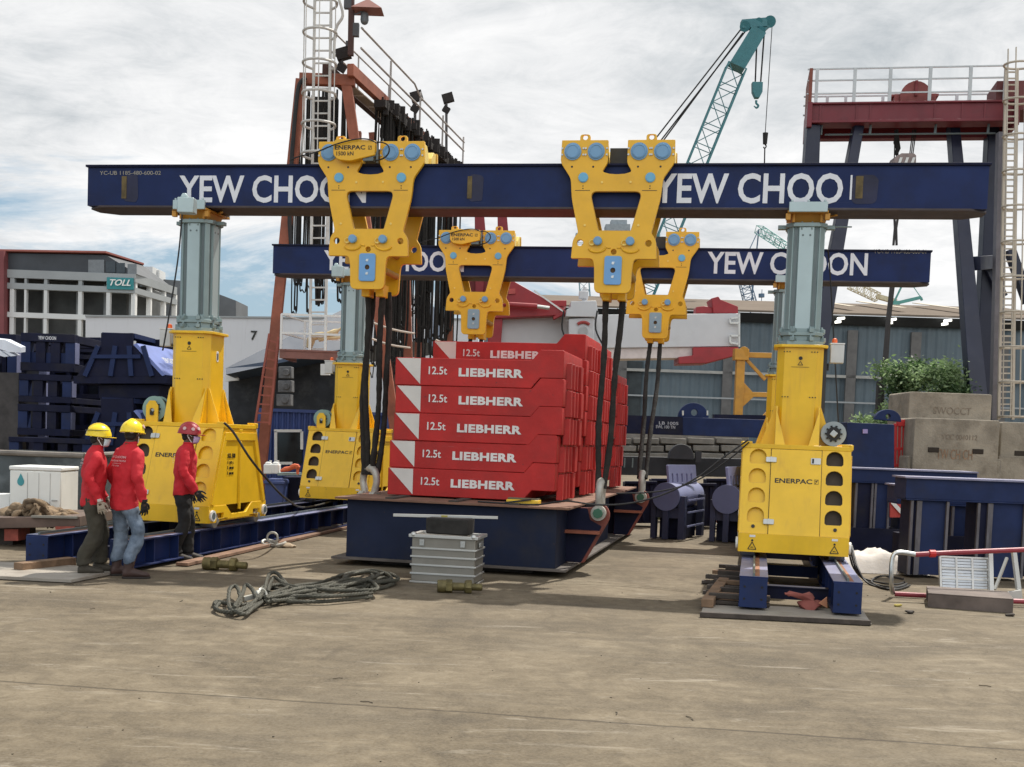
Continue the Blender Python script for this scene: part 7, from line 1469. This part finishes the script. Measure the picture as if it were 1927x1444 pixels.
def hand(mb, w, d, pn, s=1, spread=.25, curl=.5):
    "w wrist, d pointing along the hand, pn palm normal"
    d = V(d).normalized(); pn = V(pn); pn = (pn - d * pn.dot(d)).normalized(); sd = d.cross(pn); P = lambda a, c, e=0: V(w) + (d * a + sd * c + pn * e) * s
    mb.tube([P(-.05, 0), P(.0, 0), P(.02, 0)], [.030 * s, .028 * s, .026 * s], 10)
    n = 12; rings = []
    for a, hw, th in ((.0, .028, .020), (.03, .038, .018), (.06, .043, .016), (.088, .042, .013)): rings.append([P(a, hw * math.cos(2 * math.pi * i / n), th * math.sin(2 * math.pi * i / n)) for i in range(n)])
    mb.loft(rings)
    for k, (c, l) in enumerate(((-.032, .062), (-.011, .076), (.011, .082), (.032, .072))):
        f = spread * (c / .032); p0 = P(.075, c); p1 = P(.075 + l * .45, c + f * l * .4, curl * .012); p2 = P(.075 + l * .8, c + f * l * .7, curl * .034); p3 = P(.075 + l * (1 - .12 * curl), c + f * l * .8, curl * .052); mb.tube([p0, p1, p2, p3], [.0115 * s, .0105 * s, .0095 * s, .007 * s], 8, sub=2)
    mb.tube([P(.018, .030), P(.045, .058, .012), P(.075, .068, .024), P(.095, .066, .034)], [.014 * s, .013 * s, .011 * s, .008 * s], 8, sub=2)
def worker(lb, loc, phi, H, hem, pants, boot, glove, helmet, maskcol, armR, armL, handR, handL, feet, knees, head_yaw=0, lean=.02, stripe=False, stickers=(), printw=.2):
    "armR/armL: (elbow, wrist); x forward, y left, z up, metres for a 1.70 m body scaled by H"
    t = thing('person', lb, 'person', tuple(loc), phi, 'workers in red jackets'); hip = .90
    LX = lambda z: lean * max(0, z - hip) / .6
    def o(n, b, m, par=t, **k): b.tf(M.Scale(H, 4)); return obj(n, b, m, par, world=False, split=False, **k)
    shz = 1.365; SHR, SHL = V((LX(shz), -.178, shz)), V((LX(shz), .178, shz)); hc = V((LX(1.6) + .025, 0, 1.585)); hy = rz(head_yaw)
    HM = T(*hc) @ hy
    # body: one continuous skin surface (head, neck, trunk, limbs)
    b = MB(); b.ball((0, 0, .02), (.092, .074, .105), 20, 14, HM); b.ball((.028, 0, -.055), (.066, .058, .062), 18, 10, HM); b.ball((.05, 0, -.09), (.034, .030, .024), 12, 8, HM)
    b.loft([[HM @ V((x + .088, y, z)) for x, y in ((0, -.008), (w_, 0), (0, .008), (-.02, 0))] for z, w_ in ((.02, .004), (-.012, .018), (-.03, .026), (-.042, .010))])
    b.tube([HM @ V((.074, -.024, -.062)), HM @ V((.084, 0, -.060)), HM @ V((.074, .024, -.062))], .010, 8); b.tube([HM @ V((.066, -.045, .022)), HM @ V((.084, -.02, .026)), HM @ V((.084, .02, .026)), HM @ V((.066, .045, .022))], .011, 8)
    for s in (-1, 1): b.ball((-.005, s * .076, -.01), (.020, .012, .034), 10, 8, HM)
    b.tube([(LX(1.35), 0, 1.33), (LX(1.45), 0, 1.45), hc + V((-.01, 0, -.05))], [.062, .055, .056], 14)
    b.loft([ell(LX(z), 0, z, rx, ry) for z, rx, ry in ((.82, .10, .15), (.95, .10, .145), (1.1, .10, .14), (1.28, .11, .17), (1.40, .075, .15), (1.46, .05, .06))])
    for S_, (E_, W_), (hd, hn) in ((SHR, armR, handR), (SHL, armL, handL)): b.tube([S_, V(E_), V(W_)], [.045, .038, .028], 10, sub=3); b.tube([V(W_), V(W_) + V(hd).normalized() * .06], .026, 8)
    for K_, F_ in zip(knees, feet): s = 1 if F_[1] > 0 else -1; b.tube([(0, s * .09, .88), V(K_), V((F_[0], F_[1], .09))], [.05, .042, .03], 10, sub=3); b.tube([(F_[0], F_[1], .07), (F_[0] + .1 * math.cos(F_[2]), F_[1] + .1 * math.sin(F_[2]), .05)], .035, 8)
    voxel(o('body', b, SKIN), .0105, 3)
    b = MB(); b.ball((-.02, 0, .025), (.088, .079, .098), 18, 12, HM); b.ball((-.045, 0, -.03), (.052, .062, .05), 14, 8, HM); o('hair', b, HAIR)
    b = MB()
    for s in (-1, 1): b.ball((.0885, s * .030, .008), (.007, .011, .006), 10, 6, HM)
    o('eye', b, mat('eye white', (.5, .48, .45), .3))
    # jacket
    b = MB(); rg = [(hem, .128, .196, 0), (hem + .05, .133, .198, 0), (1.02, .128, .180, 0), (1.16, .134, .194, 0), (1.28, .136, .206, .0), (1.35, .122, .196, .0), (1.395, .104, .160, .0), (1.43, .088, .118, .0), (1.46, .072, .082, .005), (1.50, .060, .066, .02)]
    b.loft([ell(LX(z) + cx, 0, z, rx, ry, 24, .012 if z == hem else 0) for z, rx, ry, cx in rg])
    for S_, (E_, W_) in ((SHR, armR), (SHL, armL)):
        E_, W_ = V(E_), V(W_); inn = V((0, -S_.y * .25, .015)); b.tube([S_ + inn, S_ + V((0, 0, -.02)), S_.lerp(E_, .5), E_, E_.lerp(W_, .5), W_ + (W_ - E_).normalized() * .012], [.056, .068, .066, .062, .055, .048], 14, sub=4)
    jk = voxel(o('jacket', b, JACK), .0125, 2, .048)
    b = MB(); b.torus(T(LX(1.49) + .02, 0, 1.485), .062, .012, 20, 6); o('collar', b, JACK, jk)
    # print on the back, wrapped to the jacket
    def rxy(z):
        for (z0, a0, b0, c0), (z1, a1, b1, c1) in zip(rg, rg[1:]):
            if z0 <= z <= z1: f = (z - z0) / (z1 - z0); return a0 + (a1 - a0) * f, b0 + (b1 - b0) * f, c0 + (c1 - c0) * f
        return .1, .2, 0
    b = MB()
    for s, z, hh, ww in (('YEW CHOON', 1.315, .026, printw), ('CONSTRUCTION', 1.278, .018, printw * 1.05), ('EQUIPMENT', 1.253, .009, printw * .7), ('PTE LTD', 1.226, .014, printw * .5)):
        me = text_mesh(s, ww, hh, .0, .015)
        for v in me.vertices:
            y = (ww / 2 - v.co.x) ; z_ = z + v.co.y; rx, ry, cx = rxy(z_); k = math.sqrt(max(.05, 1 - (y / ry) ** 2)); v.co = (LX(z_) + cx - rx * k - .024, y, z_)
        b.mesh(me)
    o('back_print', b, JACKW, jk)
    # trousers
    b = MB(); top = hem + .10; b.loft([ell(0, 0, z, rx, ry) for z, rx, ry in ((.80, .112, .172), (.90, .118, .176), (top, .11, .165))])
    for K_, F_ in zip(knees, feet): s = 1 if F_[1] > 0 else -1; b.tube([(-.0, s * .088, .90), (0, s * .092, .80), V(K_) + V((0, 0, .05)), V(K_) - V((0, 0, .06)), V((F_[0] - .015, F_[1], .23)), V((F_[0] - .012, F_[1], pants[2]))], pants[1], 14, sub=4)
    voxel(o('trousers', b, pants[0]), .0125, 2, .05)
    # boots
    for F_ in feet:
        m_ = T(F_[0], F_[1], 0) @ rz(F_[2]); b = MB(); n = 14
        def ring(x, w, z0, z1): return [m_ @ V((x, w * math.cos(2 * math.pi * i / n), (z0 + z1) / 2 + (z1 - z0) / 2 * math.sin(2 * math.pi * i / n))) for i in range(n)]
        b.loft([ring(-.085, .028, .012, .09), ring(-.07, .042, .008, .115), ring(-.01, .045, .008, .125), ring(.06, .048, .008, .105), ring(.13, .053, .008, .082), ring(.18, .048, .010, .070), ring(.205, .028, .014, .052)]); b.loft([[m_ @ V(q) for q in ell(-.02, 0, z, rx, ry, n)] for z, rx, ry in ((.07, .060, .044), (.12, .054, .046), (.17, .052, .047), (.215, .054, .049))])
        bt = voxel(o('boot', b, boot), .009, 3)
        b = MB(); b.plate(rounded([(-.088, -.038), (.10, -.056), (.20, -.045), (.218, 0), (.20, .05), (.10, .056), (-.088, .040)], .03), [], .022, m_ @ T(0, 0, .012), .003); o('sole', b, mat('boot sole', (.025, .02, .018), .9), bt)
    # gloves
    for (E_, W_), (hd, hn), s in ((armR, handR, 1), (armL, handL, -1)):
        b = MB(); b_d = V(hd).normalized(); hand(b, V(W_) + b_d * .012, hd, V(hn), 1.02, .24, .7); g = voxel(o('glove', b, glove), .0048, 1)
        b = MB(); b.tube([V(W_) - b_d * .02, V(W_) + b_d * .01], .040, 12); o('glove_cuff', b, mat('pale glove cuff', (.55, .52, .48), .8) if glove.name.startswith('dun') else glove, g)
    # helmet
    HH = HM @ T(-.006, 0, .018) @ M.Diagonal((1.12, 1.16, 1.28, 1)); b = MB(); prof = []
    for i in range(9): a = R(i * 90 / 8); prof.append((math.cos(a), math.sin(a)))
    b.loft([[(HH @ V((.128 * c * math.cos(u), .106 * c * math.sin(u), .108 * s))) for u in [2 * math.pi * j / 28 for j in range(28)]] for c, s in prof[:-1]] + [[(HH @ V((.004 * math.cos(u), .004 * math.sin(u), .109))) for u in [2 * math.pi * j / 28 for j in range(28)]]])
    b.plate([(.128 * math.cos(u) * (1.0 + (.34 * max(0, math.cos(u)) ** 2) + .035), .106 * math.sin(u) * 1.05) for u in [2 * math.pi * j / 32 for j in range(32)]], [], .008, HH @ M.Rotation(R(4), 4, 'Y') @ T(0, 0, -.002), .002); b.tube([HH @ V((.118 * math.cos(u), 0, .104 * math.sin(u) + .006)) for u in [R(q) for q in range(25, 160, 15)]], .012, 8)
    hm = o('helmet', b, helmet)
    b = MB()
    for u, zz in stickers: n_ = V((math.cos(u), math.sin(u), .35)).normalized(); c = HH @ V((.122 * math.cos(u), .101 * math.sin(u), zz)); q = hy.to_3x3() @ n_; b.cyl(c - q * .004, c + q * .008, .022, n=14)
    if stickers: o('sticker', b, mat('pale pink sticker', (.62, .42, .40), .5), hm)
    if stripe: b = MB(); b.tube([HH @ V((.128 * math.cos(u), .107 * math.sin(u), .052)) for u in [R(q) for q in range(150, 330, 12)]], .0045, 6); o('helmet_seam', b, BLACKT, hm)
    b = MB(); b.tube([HM @ V((-.09, s_ * .07, .02)) for s_ in (-1, -.5, .5, 1)], .012, 6); b.tube([HM @ V((-.02, -.082, .04)), HM @ V((.0, -.080, -.04)), HM @ V((.03, -.05, -.10))], .005, 6); o('chin_strap', b, WHITE, hm)
    if maskcol:
        b = MB(); rings = []
        for z, f in ((-.012, 1.0), (-.035, 1.06), (-.06, 1.06), (-.085, .98), (-.105, .80)): rings.append([HM @ V((.010 + (.102 + (.012 if -.05 < z < -.0 else 0)) * f * math.cos(u) ** .8 * 1.0, .074 * f * math.sin(u), z)) for u in [R(q) for q in range(-72, 73, 12)]])
        b.loft(rings, False, False); mk = o('face_mask', b, maskcol); sd_ = mk.modifiers.new('cloth', 'SOLIDIFY'); sd_.thickness = .004
        b = MB()
        for s in (-1, 1): b.tube([HM @ V((.035, s * .072, -.02)), HM @ V((-.008, s * .084, .012)), HM @ V((-.016, s * .084, -.02)), HM @ V((.035, s * .068, -.09))], .003, 5, sub=3)
        o('mask_loop', b, WHITE, mk)
    return t
DENIM = (mat('washed blue denim', (.115, .155, .215), .9, var=.35, scale=6, dirt=.45, dirtcol=(.30, .35, .41), dscale=3), [.098, .098, .084, .076, .068, .068], .175); CARGO = (mat('olive brown cargo cloth', (.042, .037, .026), .9, var=.25, scale=5), [.102, .105, .092, .088, .086, .090], .12); BLKT = (mat('black work trousers', (.010, .0095, .009), .85, var=.3, scale=5), [.096, .098, .082, .078, .078, .086], .10)
BOOT1 = mat('olive boot leather', (.05, .042, .03), .7, var=.3); BOOT2 = mat('brown boot leather', (.045, .022, .018), .6, var=.3); BOOT3 = mat('muddy black boot leather', (.022, .016, .012), .7, var=.3)
HY = mat('glossy yellow helmet', (.85, .62, .02), .25, var=.03); HRD = mat('dull red helmet', (.33, .018, .028), .4, var=.08)
GD = mat('dun cotton glove', (.33, .28, .22), .9, var=.15); GK = mat('black knit glove', (.010, .010, .011), .8)
MKB = mat('pale blue face mask', (.58, .70, .76), .8); MKP = mat('lilac face mask', (.55, .40, .62), .8)
g1, g2, g3 = gnd(172, 1080, .022), gnd(232, 1086), gnd(343, 1056)
worker('worker in olive cargo trousers and yellow helmet, leftmost of the three, pale glove', g1, R(22), .985, .80, CARGO, BOOT1, GD, HY, MKB, ((-.06, -.265, 1.13), (.06, -.27, .87)), ((.0, .27, 1.12), (.15, .24, .88)), ((.25, -.05, -1), (.2, 1, 0)), ((.3, 0, -1), (.2, -1, 0)), ((-.07, -.10, R(4)), (.10, .11, R(-6))), ((.03, -.10, .50), (.10, .10, .50)), -.05, .03, True, (), .22)
worker('worker in blue jeans and yellow helmet, seen from behind between the other two', g2, R(52), 1.035, .755, DENIM, BOOT2, GK, HY, None, ((-.03, -.27, 1.12), (.03, -.31, .86)), ((.0, .26, 1.12), (.12, .24, .88)), ((.1, .02, -1), (.1, 1, 0)), ((.3, 0, -1), (.2, -1, 0)), ((-.02, -.16, R(-32)), (.03, .14, R(-20))), ((.06, -.16, .50), (.05, .13, .50)), .38, .05, False, ((-1.2, .05),), .26)
worker('worker in black trousers and red helmet reaching his gloved hand forward, rightmost of the three', g3, R(8), 1.03, .835, BLKT, BOOT3, GK, HRD, MKP, ((.03, -.265, 1.12), (.17, -.235, .90)), ((.02, .25, 1.12), (.06, .22, .87)), ((.65, -.15, -.75), (.1, 1, .1)), ((.2, 0, -1), (.2, -1, 0)), ((-.06, -.09, R(2)), (.05, .10, R(4))), ((.02, -.10, .50), (.06, .10, .50)), 0, .03, False, ((-1.9, .05), (-1.15, .045), (-.55, .05)), .20)
b = MB(); c = g3 + V((.0, -.13, .86 * 1.03)); b.torus(T(c.x - .02, c.y - .02, c.z) @ M.Rotation(R(90), 4, 'X') @ M.Diagonal((.6, 1, 1, 1)), .028, .005, 14, 6); solo('carabiner', 'small green carabiner clipped to the black trousers of the rightmost worker', 'carabiner', b, mat('green anodised clip', (.03, .30, .13), .4))
